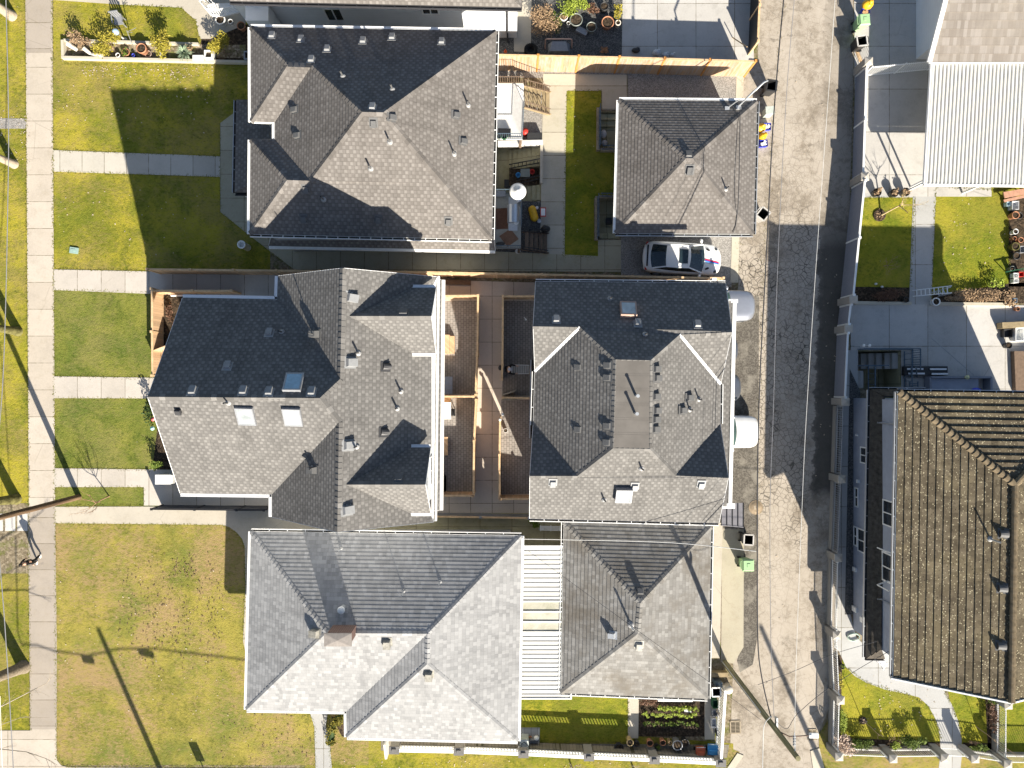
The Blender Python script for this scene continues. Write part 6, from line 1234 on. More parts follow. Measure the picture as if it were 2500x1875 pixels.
r = thing('utility_pedestal', 'pale grey green utility pedestal on the lane edge between bins and blue boxes', 'cabinet', gtop(1880, 269, .7), R(4)); mb = MB(); mb.box((0, 0, .33), (.46, .38, .66)); obj('cabinet', mb, flat('pale_green_grey_enamel', (.42, .46, .41), .5), r, local=True); mb = MB(); mb.box((0, 0, .69), (.52, .44, .06)); obj('lid', mb, flat('pale_green_grey_enamel_lid', (.46, .50, .45), .5), r, local=True)
for i, (u, v, u2, v2, l) in enumerate(((375, 915, 470, 1140, 'wider loose timber plank lying beside the open pale rimmed bin'), (365, 960, 435, 1145, 'thin loose timber strip next to the wider plank'))):
    t3 = T(2040, 0, .1326); mb = MB(); mb.beam(t3(u, v) + Zv * .06, t3(u2, v2) + Zv * .06, .14 if i == 0 else .05, .06); solo('plank', mb, CEDAR_POST, l, 'plank')
def manhole(label, px, py, r_):
    o = thing('manhole_cover', label, 'manhole cover', G(px, py) + Zv * .012); mb = MB(); mb.lathe([(r_, 0), (r_, .012), (r_ * .93, .014), (r_ * .92, .010), (r_ * .88, .010), (r_ * .87, .014), (r_ * .1, .015)], n=32); obj('cover', mb, flat('rusty_beige_iron', (.30, .235, .16), .8, .3, .2, var=.25), o, local=True)
    mb = MB(); mb.box((-.06, 0, .018), (.05, .22, .008)); mb.box((.06, 0, .018), (.05, .22, .008)); obj('pick_bar', mb, flat('pale_worn_iron', (.45, .40, .32), .7), o, local=True)
manhole('round rusty manhole cover in the lane apron beside the metal awning', 1845, 1239, .43)
def drain(label, px, py, w, d, rz):
    o = thing('storm_drain', label, 'drain', G(px, py) + Zv * .012, rz); mb = MB(); mb.beam((-w / 2, -d / 2, .012), (-w / 2, d / 2, .012), .07, .03); mb.beam((w / 2, -d / 2, .012), (w / 2, d / 2, .012), .07, .03); mb.beam((-w / 2, -d / 2, .012), (w / 2, -d / 2, .012), .07, .03); mb.beam((-w / 2, d / 2, .012), (w / 2, d / 2, .012), .07, .03); obj('frame', mb, flat('rusty_iron_frame', (.34, .28, .20), .8), o, local=True)
    mb = MB(); mb.box((0, 0, .006), (w - .05, d - .05, .006)); obj('well', mb, BIN_BLACK, o, local=True); mb = MB(); n = 9
    for i in range(1, n): y = -d / 2 + d * i / n; mb.beam((-w / 2, y, .02), (w / 2, y, .02), .03, .02)
    mb.beam((0, -d / 2, .022), (0, d / 2, .022), .03, .02); obj('grate', mb, flat('rusty_iron', (.30, .25, .18), .8), o, local=True)
drain('square iron storm drain beside the white slatted lane fence', 1795, 1775, .58, .72, R(2)); drain('iron storm drain under the street lamp at the right of the lane', 1983, 1793, .48, .60, R(2))
mb = MB(); p = G(182, 612); mb.box((p.x, p.y, .05), (.5, .36, .08), R(-8)); mb.box((p.x - .05, p.y + .02, .10), (.26, .14, .02), R(-8)); solo('utility_box', mb, TEAL, 'teal utility box lid set in the front lawn', 'utility box')

# ------------------------------------------------------------------ poles, lamp, wires
def pole(label, bx, by, h, r0, r1, mat, cat='utility pole'):
    b = G(bx, by); r = thing('utility_pole', label, cat, b); mb = MB(); mb.tube([(0, 0, -.05), (0, 0, h * .5), (0, 0, h)], [r0, (r0 + r1) / 2, r1], 18); obj('shaft', mb, mat, r, local=True); return r
P1 = pole('greenish utility pole rising at the weathered garage corner and leaning over the lane', 1769, 1617, 10.8, .17, .115, POLE_GREEN)
pb = P1.location
mb = MB(); mb.box((.2, .12, 7.7), (.08, .5, .22)); obj('cable_bracket', mb, GALV, P1, local=True); mb = MB(); mb.tube([(.08, .1, 10.3), (.02, .9, 10.3)], .02); [mb.lathe([(.07, 0), (.07, .02), (.03, .03), (.03, .06)], (.045, .35 + .12 * i, 10.27), 10) for i in range(4)]; obj('insulator', mb, GREY_METAL, P1, local=True)
mb = MB(); mb.tube([(-.16, .06, .0), (-.16, .06, 6.5)], .03); obj('conduit', mb, GALV, P1, local=True)
a = G(1906, 1788, 8.72); b = G(1980, 1795, 9.0); L1 = thing('street_lamp', 'street lamp with a thin curved arm reaching over the lane from the pole', 'street lamp', (b.x, b.y, 9.0))
mb = MB(); mb.tube([a, a.lerp(b, .25) + Zv * .12 + Vector((0, -.10, 0)), a.lerp(b, .6) + Zv * .10 + Vector((0, -.05, 0)), b], .03); obj('arm', mb, flat('brown_lamp_arm', (.16, .10, .07), .6), L1)
mb = MB(); mb.box(tuple(b + Vector((.12, 0, .02))), (.42, .22, .10)); mb.box(tuple(b + Vector((-.06, 0, .10))), (.14, .14, .08)); obj('head', mb, WHITE_BLUE, L1)
P2 = pole('brown utility pole beside the sidewalk, leaning out of the left edge', 193, 1213, 11.0, .17, .12, POLE_BROWN)
P3 = pole('street utility pole standing just below the bottom edge, known by its long lawn shadow', 564, 2270, 11.0, .18, .13, POLE_BROWN); P4 = pole('utility pole south of the frame, known by its shadow along the lane', 2175, 2250, 10.8, .18, .13, POLE_GREEN)
def wire(label, pts, r=.02, mat=WIRE, name='overhead_wire', group='overhead wires'):
    P = [G(*p) for p in pts]; Q = []
    for i in range(len(P) - 1):
        p0, p1, p2, p3 = P[max(i - 1, 0)], P[i], P[i + 1], P[min(i + 2, len(P) - 1)]
        for k in range(5):
            t = k / 5; Q.append(.5 * ((2 * p1) + (p2 - p0) * t + (2 * p0 - 5 * p1 + 4 * p2 - p3) * t * t + (3 * p1 - p0 - 3 * p2 + p3) * t ** 3))
    Q.append(P[-1]); mb = MB(); mb.tube(Q, r, 5); return solo(name, mb, mat, label, 'wire', tuple(P[0]), group)
wire('thick dark cable bundle along the left side of the lane', [(1882, 1752, 8.2), (1860, 1655, 7.95), (1850, 1560, 7.8), (1849, 1340, 7.5), (1849, 1180, 7.4), (1855, 930, 7.3), (1869, 660, 7.35), (1886, 328, 7.6), (1902, 120, 7.9), (1914, -10, 8.1), (1930, -200, 8.4)], .030, WIRE)
wire('grey lane wire just right of the thick cable bundle', [(1890, 1752, 8.7), (1882, 1560, 8.5), (1880, 1230, 8.2), (1888, 1000, 8.1), (1898, 660, 8.0), (1919, 250, 8.2), (1940, -10, 8.6), (1956, -200, 8.9)], .014, WIRE_GREY)
wire('white wire over the middle of the lane', [(1940, 1835, 10.4), (1943, 1640, 10.3), (1957, 1260, 10.1), (1969, 1006, 10.0), (1994, 620, 10.0), (2021, 250, 10.2), (2040, -20, 10.4)], .010, WIRE_WHITE)
wire('thin service wire crossing the lane to the tile roof house', [(1850, 1672, 7.6), (1940, 1638, 7.0), (2031, 1598, 6.3), (2140, 1566, 5.6)], .012, WIRE)
wire('twisted service cable looping from the pole to the tile roof house', [(1893, 1760, 8.4), (1921, 1779, 8.0), (1945, 1745, 7.4), (2005, 1693, 6.8), (2085, 1640, 6.0), (2170, 1590, 5.4)], .014, WIRE)
wire('pale service wire from the pale roof house across the weathered garage to the lane', [(1275, 1316, 3.55), (1390, 1318, 4.2), (1640, 1325, 6.0), (1846, 1346, 7.55)], .018, WIRE_WHITE)
wire('white wire leaving the pole towards the bottom edge', [(1884, 1748, 8.9), (1866, 1770, 9.0), (1863, 1820, 9.0), (1861, 1900, 9.1)], .018, WIRE_WHITE)
wire('thin wire sloping over the weathered garage roof to the bottom right', [(1290, 1345, 3.5), (1440, 1455, 5.0), (1620, 1585, 6.5), (1780, 1700, 7.6), (1858, 1758, 8.1)], .010, WIRE)
wire('dark wire clipped along the taupe garage roof', [(1807, 262, 3.35), (1806, 330, 3.5), (1803, 480, 3.6), (1797, 545, 3.1), (1790, 568, 2.9)], .022, WIRE)
wire('grey street cable near the left edge', [(12, -60, 6.6), (15, 20, 6.5), (21, 300, 6.4), (19, 500, 6.4), (14, 740, 6.4), (7, 930, 6.5), (-3, 1060, 6.6)], .022, WIRE_GREY)
wire('grey street cable at the lower left corner', [(-2, 1360, 6.8), (10, 1500, 6.8), (23, 1703, 6.7), (34, 1900, 6.8)], .022, WIRE_GREY); wire('thin pale street cable beside the grey one at the lower left corner', [(0, 1700, 6.9), (6, 1890, 6.9)], .016, WIRE_WHITE)
def shadow_wire(label, pts, z, r): # a cable outside the frame whose shadow crosses the corner lawn
    P = [(x + z * 73.06 * sin(SUN_AZ), y + z * 73.06 * cos(SUN_AZ)) for x, y in pts]; Q = [G(x, y) + Zv * z for x, y in P]; mb = MB(); mb.tube(Q, r, 6); return solo('overhead_wire', mb, WIRE, label, 'wire', tuple(Q[0]), 'overhead wires')
shadow_wire('street cable below the frame whose shadow sags across the corner lawn and sidewalk', [(980, 1640), (602, 1610), (450, 1592), (372, 1582), (290, 1583), (215, 1600), (137, 1588), (90, 1572), (52, 1572), (43, 1540), (41, 1440), (38, 1310)], 7.3, .035)
for (x0, y0, x1, y1, l) in ((340, 1590, 374, 1598, 'long cable closure below the frame'), (202, 1608, 228, 1612, 'short cable closure below the frame')):
    shadow_wire(l + ', seen as a dark lump of shadow on the lawn', [(x0, y0), (x1, y1)], 7.2, .13)
def streetsign(label, px, py, h, w_):
    r = thing('street_sign', label, 'sign', G(px, py)); mb = MB(); mb.tube([(0, 0, 0), (0, 0, h)], .03); obj('post', mb, GALV, r, local=True); mb = MB(); mb.box((0, .04, h - .35), (w_, .02, .7)); obj('plate', mb, WHITE, r, local=True)
streetsign('street sign below the bottom edge, known by its shadow beside the pole shadow', 546, 1986, 2.6, .5)

# ------------------------------------------------------------------ plants
def leaves(c, r, n, size, seed, shell=.35, up=.5, mb=None):
    """many small leaf faces scattered through a lumpy crown volume"""
    mb = mb or MB(); rr = random.Random(seed); rx, ry, rz = r; lumps = [(Vector((rr.uniform(-.55, .55), rr.uniform(-.55, .55), rr.uniform(-.2, .6))), rr.uniform(.35, .65)) for _ in range(7)]
    for i in range(n):
        o, rad = rr.choice(lumps); d = Vector((rr.gauss(0, 1), rr.gauss(0, 1), rr.gauss(0, 1))).normalized() * rad * (shell + (1 - shell) * rr.random()); q = o + d
        p = Vector((c[0] + q.x * rx, c[1] + q.y * ry, max(.02, c[2] + q.z * rz))); s = size * rr.uniform(.6, 1.3)
        nrm = (Vector((rr.gauss(0, .6), rr.gauss(0, .6), up + rr.random()))).normalized(); a = nrm.orthogonal().normalized(); b = nrm.cross(a); t = rr.uniform(0, 6.28); u = a * cos(t) + b * sin(t); v = nrm.cross(u)
        mb.face([p - u * s, p - v * s * .5, p + u * s, p + v * s * .5])
    return mb
def bush(label, px, py, r, mat, n=220, size=.06, seed=1, cat='shrub', name='shrub', z=0.0, stems=True, group=None):
    p = G(px, py, z + r[2]); root = thing(name, label, cat, (p.x, p.y, z), 0, group); obj('foliage', leaves((p.x, p.y, z + r[2] * .9), r, n, size, seed), mat, root)
    if stems:
        mb = MB(); rr = random.Random(seed + 5)
        for i in range(5):
            a = rr.uniform(0, 6.28); b = Vector((p.x, p.y, z)); e = b + Vector((cos(a) * r[0] * .5, sin(a) * r[1] * .5, r[2] * 1.2)); mb.tube([b, b.lerp(e, .5) + Zv * .1, e], [.02, .014, .006], 5)
        obj('stems', mb, TWIG, root)
    return root
def branches(mb, p, d, L, r, depth, rr, spread=.6, up=.15, nseg=3, droop=0.0):
    pts = [Vector(p)]; rad = [r]
    for i in range(nseg):
        d = (d + Vector((rr.gauss(0, .12), rr.gauss(0, .12), rr.gauss(0, .08) + up * .3 - droop))).normalized(); pts.append(pts[-1] + d * L / nseg); rad.append(r * (1 - .45 * (i + 1) / nseg))
    mb.tube(pts, rad, 6 if r > .02 else 4, cap=False)
    if depth <= 0: return
    for k in range(rr.choice((2, 3, 3))):
        t = rr.uniform(.35, 1.0); i = min(int(t * nseg), nseg - 1); q = pts[i].lerp(pts[i + 1], t * nseg - i)
        nd = (d + Vector((rr.gauss(0, spread), rr.gauss(0, spread), rr.gauss(up, .25)))).normalized(); branches(mb, q, nd, L * rr.uniform(.55, .8), r * .55, depth - 1, rr, spread, up, nseg, droop)
def baretree(label, px, py, h, r0, depth, seed, mat=BARK_PALE, tilt=(0, 0), nmain=4, L=1.2, spread=.6, name='bare_tree', trunk_mat=None, group=None, trunkh=None, up=.15):
    b = G(px, py); root = thing(name, label, 'tree', b, 0, group); rr = random.Random(seed); th = trunkh or h * .4; top = Vector((tilt[0], tilt[1], th)); mb = MB(); mb.tube([(0, 0, -.05), top * .06, top * .18, top * .5 + Vector((.02, .02, 0)), top], [r0 * 1.35, r0 * 1.12, r0, r0 * .85, r0 * .7], 12); obj('trunk', mb, trunk_mat or mat, root, local=True)
    mb = MB()
    for i in range(nmain):
        a = 6.28 * i / nmain + rr.uniform(-.4, .4); branches(mb, top * rr.uniform(.8, 1.0), Vector((cos(a) * .8, sin(a) * .8, .75)).normalized(), L, r0 * .5, depth, rr, spread, up)
    obj('branches', mb, mat, root, local=True); return root
# street trees standing just inside the left edge
stt = [(29, 39, .26, BARK_PALE, 'street tree stump base at the upper left corner, leaning out of frame'), (35, 401, .22, BARK_PALE, 'pale trunked street tree level with the front walk of the taupe house'), (44, 809, .24, BARK_MOSS, 'street tree with a yellow mossy trunk, middle of the left edge'), (40, 1218, .27, BARK_MOSS, 'mossy street tree beside the brown utility pole'), (58, 1628, .33, BARK, 'largest street tree base near the lower left corner')]
for i, (x, y, r0, m, l) in enumerate(stt):
    baretree(l, x, y, 7, r0, 2, 20 + i, BARK, (-.5, .15), 4, 2.6, .5, 'street_tree', m, 'street trees along the boulevard', 3.2)
def longbranch(tree_label, pts, r, seed, mat=BARK_PALE):
    t_ = [o for o in bpy.data.objects if o.get('label') == tree_label][0]; P = [G(*p) for p in pts]; mb = MB(); n = len(P); mb.tube(P, [r * (1 - .75 * i / (n - 1)) for i in range(n)], 6); rr = random.Random(seed)
    for i in range(1, n - 1):
        for k in range(2): d = (P[i + 1] - P[i]).normalized(); branches(mb, P[i], (d + Vector((rr.gauss(0, .6), rr.gauss(0, .6), rr.gauss(0, .3)))).normalized(), .7, r * .3, 1, rr)
    obj('branch', mb, mat, t_)
longbranch(stt[4][4], [(-90, 1770, 4.6), (0, 1726, 4.8), (70, 1690, 4.9), (113, 1669, 5.0), (132, 1640, 5.1)], .035, 3); longbranch(stt[4][4], [(-90, 1830, 4.2), (0, 1829, 4.4), (65, 1836, 4.5), (112, 1852, 4.5), (140, 1868, 4.6)], .035, 4); longbranch(stt[4][4], [(-60, 1780, 4.0), (0, 1770, 4.2), (50, 1752, 4.3), (120, 1752, 4.4)], .022, 5)
# small trees
baretree('slim young tree with reddish bare twigs on the small lawn by the lower front walk', 267, 1211, 2.3, .035, 3, 41, flat('reddish_twigs', (.34, .20, .13), .9, var=.3), (-.25, -.25), 5, .75, .35, trunkh=1.0, up=.4)
baretree('bare tree with pale twigs below the low white fence, left of the pair', 1395, 1872, 2.2, .06, 3, 51, BARK_PALE, (.05, .05), 6, .85, .75, trunkh=.5); baretree('bare tree with pale twigs below the low white fence, right of the pair', 1548, 1878, 2.2, .06, 3, 57, BARK_PALE, (-.05, .05), 6, .85, .75, trunkh=.5)
baretree('bare fruit tree with pale branches in a round soil ring on the half shaded lawn', 2150, 526, 2.6, .05, 3, 61, flat('straw_twigs', (.50, .38, .20), .9, var=.3), (.6, .35), 4, .8, .45, trunkh=1.3)
baretree('small leafless bush tree on the shaded lawn below the soil ring', 2157, 650, 1.2, .025, 3, 63, TWIG, (.1, 0), 5, .5, .6, trunkh=.25); baretree('thin staked sapling on the curved lawn with a ring of pale petals', 2105, 1757, 2.2, .022, 1, 65, TWIG, (.02, .0), 2, .35, .4, trunkh=1.9); baretree('thin sapling on the lawn right of the curved walk', 2382, 1773, 2.4, .022, 2, 67, TWIG, (.35, -.3), 3, .8, .4, trunkh=1.4); baretree('arching bare rose bush over the flower bed pillar', 2166, 1815, 1.2, .03, 2, 69, TWIG, (.0, .05), 6, .75, .8, trunkh=.2, up=-.05)
def ring(label, px, py, r_, mat=LEAF_DEAD, name='soil_ring', cat='planting ring'):
    p = G(px, py); root = thing(name, label, cat, (p.x, p.y, .012)); mb = MB(); mb.lathe([(r_, 0), (r_ * 1.02, .06), (r_ * .85, .05), (r_ * .1, .03)], n=20); obj('soil', mb, SOIL, root, local=True); obj('leaf_litter', leaves((p.x, p.y, .06), (r_ * .9, r_ * .9, .05), 60, .05, int(px)), mat, root)
ring('round soil ring with dry leaves at the foot of the pale fruit tree', 2146, 526, .36); ring('ring of pale fallen petals around the thin staked sapling', 2106, 1758, .22, LEAF_PINK)
# front planter of the neighbour, with its yellow shrubs
q0 = T(140, 0, .226); pl = thing('planter_box', 'long low stone edged planter full of shrubs and pots on the upper lawn', 'planter', q0(900, 560)); mb = MB()
mb.beam(q0(75, 640) + Zv * .14, q0(2090, 690) + Zv * .14, .14, .32); mb.beam(q0(85, 455) + Zv * .14, q0(90, 625) + Zv * .14, .16, .32); mb.beam(q0(90, 450) + Zv * .12, q0(1540, 492) + Zv * .12, .12, .26); obj('stone_edge', mb, CONC_CURB, pl)
bush('broad yellow bamboo like shrub, leftmost of the yellow shrubs in the planter', 262, 108, (1.0, .8, .7), LEAF_YEL, 1500, .055, 71); bush('upright yellow shrub in the middle of the planter beside the barrel pot', 400, 110, (.75, .85, .8), LEAF_YEL, 1300, .055, 72); bush('golden shrub standing outside the right end of the planter', 534, 112, (.7, .9, .85), LEAF_YEL, 1300, .055, 73); bush('dry pampas like shrub at the left end of the planter', 197, 100, (.75, .6, .5), LEAF_DEAD, 600, .06, 74); bush('low dry stems between the spiky plant and the square pots', 462, 118, (.3, .3, .35), LEAF_DEAD, 90, .07, 75)
def spiky(label, px, py, r_, mat, n=60, seed=1, name='spiky_plant'):
    p = G(px, py, .5); root = thing(name, label, 'plant', (p.x, p.y, .1)); mb = MB(); rr = random.Random(seed)
    for i in range(n):
        a = rr.uniform(0, 6.28); e = rr.uniform(.1, 1.3); d = Vector((cos(a) * cos(e), sin(a) * cos(e), sin(e))); s = d.cross(Zv).normalized() * .03; L = r_ * rr.uniform(.7, 1.1); b = Vector((0, 0, .25)); m = b + d * L * .6; t_ = b + d * L - Zv * L * .18
        mb.face([b - s, b + s, m + s * .8, m - s * .8]); mb.face([m - s * .8, m + s * .8, t_])
    obj('blades', mb, mat, root, local=True)
spiky('spiky blue green yucca near the right end of the planter', 449, 128, .62, LEAF_BLUE, 110, 3)
def pot(label, px, py, r_, h, mat, z=.012, soil=SOIL, name='plant_pot', cat='pot', group=None, plant=None, rimw=.86):
    p = G(px, py, z + h); root = thing(name, label, cat, (p.x, p.y, z), 0, group); mb = MB(); mb.lathe([(r_ * .72, 0), (r_ * .95, h * .85), (r_ * 1.02, h * .86), (r_, h), (r_ * rimw, h), (r_ * rimw * .96, h - .05)], n=20, close=False); mb.lathe([(r_ * .72, 0), (.001, .0)], n=20, close=False); obj('pot', mb, mat, root, local=True)
    mb = MB(); mb.lathe([(r_ * rimw * .97, h - .06), (r_ * .4, h - .045), (.01, h - .04)], n=16, close=False); obj('soil', mb, soil, root, local=True)
    if plant: obj('plant', leaves((p.x, p.y, z + h + .02), (r_ * 1.1, r_ * 1.1, r_ * .8), 60, r_ * .25, int(px + py)), plant, root)
    return root
pot('large barrel shaped terracotta pot in the upper planter', 344, 117, .30, .55, TERRA); pot('low terracotta ring pot left of the barrel pot in the planter', 306, 127, .24, .22, TERRA, plant=LEAF_GRN); pot('small white pot on the planter edge under the left yellow shrub', 287, 134, .13, .3, WHITE); pot('small blue pot on the planter edge below the barrel pot', 325, 134, .09, .25, BLUE); pot('pinkish shallow pot right of the barrel pot', 361, 131, .20, .2, flat('pinkish_pot', (.45, .33, .27), .8)); pot('small pale pot beside the middle yellow shrub', 389, 131, .09, .3, WHITE); pot('large white ring pot beside the white porch', 537, 47, .30, .45, WHITE, rimw=.8); pot('smaller white ring pot beside the white porch', 562, 52, .15, .35, WHITE, rimw=.8); pot('brown terracotta pot in the shade beside the white house', 588, 62, .25, .4, TERRA)
for (u, v, w_, m, l, nm) in ((1515, 620, (.62, .3, .35), WHITE, 'white rectangular trough near the right end of the planter', 'planter_trough'),):
    p = q0(u, v, .4); mb = MB(); mb.box((p.x, p.y, .2), w_); solo(nm, mb, m, l, 'planter')
for (u, v, l) in ((1630, 585, 'square white planter frame beside the golden shrub'), (2058, 595, 'square grey planter frame in the shade by the taupe eave')):
    p = q0(u, v, .5); r = thing('square_planter', l, 'planter', (p.x, p.y, .012)); mb = MB()
    for s in (-1, 1): mb.box((s * .21, 0, .25), (.06, .48, .5)); mb.box((0, s * .21, .25), (.36, .06, .5))
    obj('frame', mb, WHITE if u < 2000 else GREY_METAL, r, local=True); mb = MB(); mb.box((0, 0, .2), (.36, .36, .3)); obj('soil', mb, SOIL, r, local=True)
for i, (a, b, w_) in enumerate(((q0(110, 470, .5), q0(215, 540, .2), .16), (q0(285, 520, .4), q0(370, 590, .1), .13), (q0(370, 590, .1), q0(490, 600, .35), .12))):
    mb = MB(); mb.tube([a, a.lerp(b, .5) + Zv * .08, b], [w_, w_ * .9, w_ * .7], 8); solo('garden_stone', mb, STONE_POT, ('pale driftwood piece at the left corner of the planter', 'pale driftwood piece beside the pampas shrub', 'pale curved driftwood on the planter edge under the yellow shrub')[i], 'driftwood', group='pale driftwood in the planter')
# plastic chair, gazing globe and stake on the upper lawn
p = q0(665, 225, .4); ch_ = thing('garden_chair', 'white grey plastic chair facing away on the shaded upper lawn', 'chair', (p.x, p.y, .012), R(8)); mb = MB(); mb.box((0, 0, .42), (.52, .5, .05)); obj('seat', mb, GREY_METAL, ch_, local=True)
mb = MB(); [mb.box((-.19 + .127 * i, .25 + .0, .72), (.09, .04, .55)) for i in range(4)]; mb.box((0, .25, .98), (.54, .05, .08)); obj('backrest', mb, GREY_METAL, ch_, local=True)
for sx in (-1, 1):
    for sy in (-1, 1): mb = MB(); mb.beam((sx * .23, sy * .22, 0), (sx * .22, sy * .21, .40), .05, .05); obj('leg', mb, GREY_METAL, ch_, local=True)
    mb = MB(); mb.beam((sx * .28, -.22, .63), (sx * .28, .24, .66), .06, .03); mb.beam((sx * .28, -.2, .42), (sx * .28, -.2, .62), .04, .04); obj('armrest', mb, GREY_METAL, ch_, local=True)
p = q0(632, 345, .95); r = thing('gazing_globe', 'pale blue gazing globe on a stand among the planter shrubs', 'garden globe', (p.x, p.y, .012)); mb = MB(); mb.ball((0, 0, .95), .19, 16, 10); obj('globe', mb, flat('pale_blue_glass', (.35, .48, .62), .15, .7), r, local=True); mb = MB(); mb.lathe([(.16, 0), (.05, .1), (.04, .7), (.1, .78)], n=12); obj('stand', mb, STONE_POT, r, local=True)
mb = MB(); mb.tube([q0(815, 495), q0(750, 330, 1.6)], .02); mb.tube([q0(750, 345, 1.5), q0(850, 300, 1.75)], .012); mb.tube([q0(750, 345, 1.5), q0(810, 350, 1.6)], .012); solo('garden_stake', mb, WIRE_GREY, 'leaning metal garden stake behind the barrel pot', 'stake')
rp = thing('porch_railing', 'white porch railing around a grey floor at the corner of the white house', 'porch', q0(1800, 100)); mb = MB(); Pp = [q0(1580, 70, .9), q0(1700, 30, .9), q0(1960, 15, .9), q0(1990, 110, .9), q0(1800, 165, .9), q0(1660, 160, .9)]; mb.prism([p.to_2d() for p in Pp], .70, .80); obj('porch_floor', mb, DECK_WHITE, rp)
for a, b in zip(Pp[:1] + Pp[5:] + Pp[4:5], Pp[5:] + Pp[4:5] + Pp[3:4]): pickets(rp, Vector((a.x, a.y, .8)), Vector((b.x, b.y, .8)), .8, 0, .14, WHITE, .03, 'railing')
pickets(rp, Vector((Pp[0].x, Pp[0].y, .8)), Vector((Pp[1].x, Pp[1].y, .8)), .8, 0, .14, WHITE, .03, 'railing')
# ------------------------------------------------------------------ more yard things
t1n = T(1200, 0, .1627)
def P3(t, u, v): p = t(u, v); return p
def potat(label, t, u, v, r_, h, mat, **k):
    b = t(u, v, h + k.get('z', .012)); px, py = 1250 + b.x * FPX / (CAM_H - b.z), 937.5 - b.y * FPX / (CAM_H - b.z); return pot(label, px, py, r_, h, mat, **k)
potat('white patterned pot above the small white pot in the top yard', t1n, 1085, 245, .24, .45, WHITE, plant=LEAF_DEAD); potat('small white pot in front of the big grey glazed pot in the top yard', t1n, 1155, 345, .11, .4, WHITE)
potat('big grey glazed pot in the middle of the top yard', t1n, 1270, 290, .38, .55, GLAZE, rimw=.9); potat('grey glazed pot beside the loose slab in the top yard', t1n, 1500, 400, .30, .5, GLAZE, rimw=.9); potat('wide terracotta bowl pot near the driveway of the top yard', t1n, 1745, 330, .37, .45, TERRA, rimw=.88)
potat('small pale ring pot right of the terracotta bowl', t1n, 1900, 335, .17, .45, STONE_POT, rimw=.7); potat('dark glazed pot at the top edge above the terracotta bowl', t1n, 1695, 90, .25, .5, BIN_DARK, rimw=.85)
bush('dry tan bush spilling over the path of the top yard', 1328, 48, (1.15, 1.1, .6), LEAF_DEAD, 1600, .06, 81); bush('lime green shrub at the top edge behind the grey pots', 1403, 14, (1.1, .7, .6), LEAF_LIME, 1300, .055, 82); bush('green shrub tucked under the dry tan bush', 1352, 52, (.55, .8, .4), LEAF_GRN, 700, .05, 83); bush('dusky twiggy shrub between grey pots and terracotta bowl', 1442, 22, (.6, .5, .45), LEAF_BROWN, 200, .08, 84); bush('yellow orange shrub at the driveway edge above the pale ring pot', 1510, 28, (.35, .6, .5), LEAF_YEL, 180, .07, 85); bush('small orange brown fern clump beside the tall weathered fence', 1477, 122, (.28, .22, .2), flat('rusty_fern', (.42, .20, .09), .9, var=.3), 90, .06, 86, stems=False)
mb = MB(); a, b = t1n(1275, 430, .2), t1n(1430, 510, .2); mb.beam(a, b, .32, .22); solo('stone_slab', mb, GREY_METAL, 'loose grey slab lying among the grey pots of the top yard', 'slab')
mb = MB(); q = [t1n(805, 705, .1), t1n(805, 565, .9), t1n(1210, 565, .9), t1n(1210, 705, .1)]; q = [G(1331, 119, .02), G(1332, 95, 1.0), G(1396, 95, 1.0), G(1396, 117, .02)]; mb.tube([q[0], q[0].lerp(q[1], .95), q[1] + Vector((.06, 0, 0)), q[2] - Vector((.06, 0, 0)), q[3].lerp(q[2], .95), q[3]], .035, 8); solo('pipe_frame', mb, COPPER_RAIL, 'pinkish bent pipe frame standing beside the tall weathered fence', 'pipe frame')
mb = MB(); p = G(1364, 121); mb.hexa([(p.x - .65, p.y - .3, .015), (p.x + .65, p.y - .3, .015), (p.x + .65, p.y + .3, .015), (p.x - .65, p.y + .3, .015)], [(p.x - .55, p.y - .25, .35), (p.x + .55, p.y - .25, .35), (p.x + .4, p.y + .32, .35), (p.x - .4, p.y + .32, .35)]); solo('covered_tub', mb, GREY_METAL, 'low grey covered tub under the pinkish pipe frame', 'tub')
mb = MB(); p = G(1296, 120, .3)
for k in range(24):
    a = 6.283 * k / 24; mb.box((p.x + .36 * cos(a), p.y + .30 * sin(a), .2), (.07, .05, .36), a)
mb.lathe([(.36, .02), (.36, .3), (.2, .3), (.2, .1)], (p.x, p.y, 0), 24); solo('tyre_planter', mb, BLACK_RUB, 'old knobbly tyre leaning by the tall weathered fence', 'tyre')
for i, (x, y, s, l) in enumerate(((1603, 134, (.26, .2, .18), 'largest white bag against the fence on the top driveway'), (1625, 139, (.22, .16, .14), 'middle white bag against the fence on the top driveway'), (1641, 139, (.14, .13, .12), 'smallest white bag against the fence on the top driveway'), (1552, 128, (.26, .16, .15), 'black bag against the fence on the top driveway'))):
    mb = MB(); p = G(x, y, .1); mb.ball((p.x, p.y + .1, s[2]), s, 10, 7); mb.ball((p.x + .1, p.y + .18, s[2] * 1.5), (s[0] * .5, s[1] * .5, s[2] * .5), 8, 5); solo('rubbish_bag', mb, BAG_WHITE if i < 3 else BIN_DARK, l, 'bag')
mb = MB(); mb.beam(G(1788, 92) + Zv * .03, G(1806, 140) + Zv * 1.3, .05, .04); solo('timber_pole', mb, CEDAR_POST, 'thin timber pole leaning on the fence at the end of the top driveway', 'pole')
mb = MB(); p = G(1234, 126); mb.lathe([(.1, 0), (.09, .02), (.05, .02), (.02, .28)], (p.x, p.y, .015), 10); solo('small_cone', mb, flat('orange_cone', (.75, .12, .03), .6), 'tiny orange cone beside the fence near the white house', 'cone')
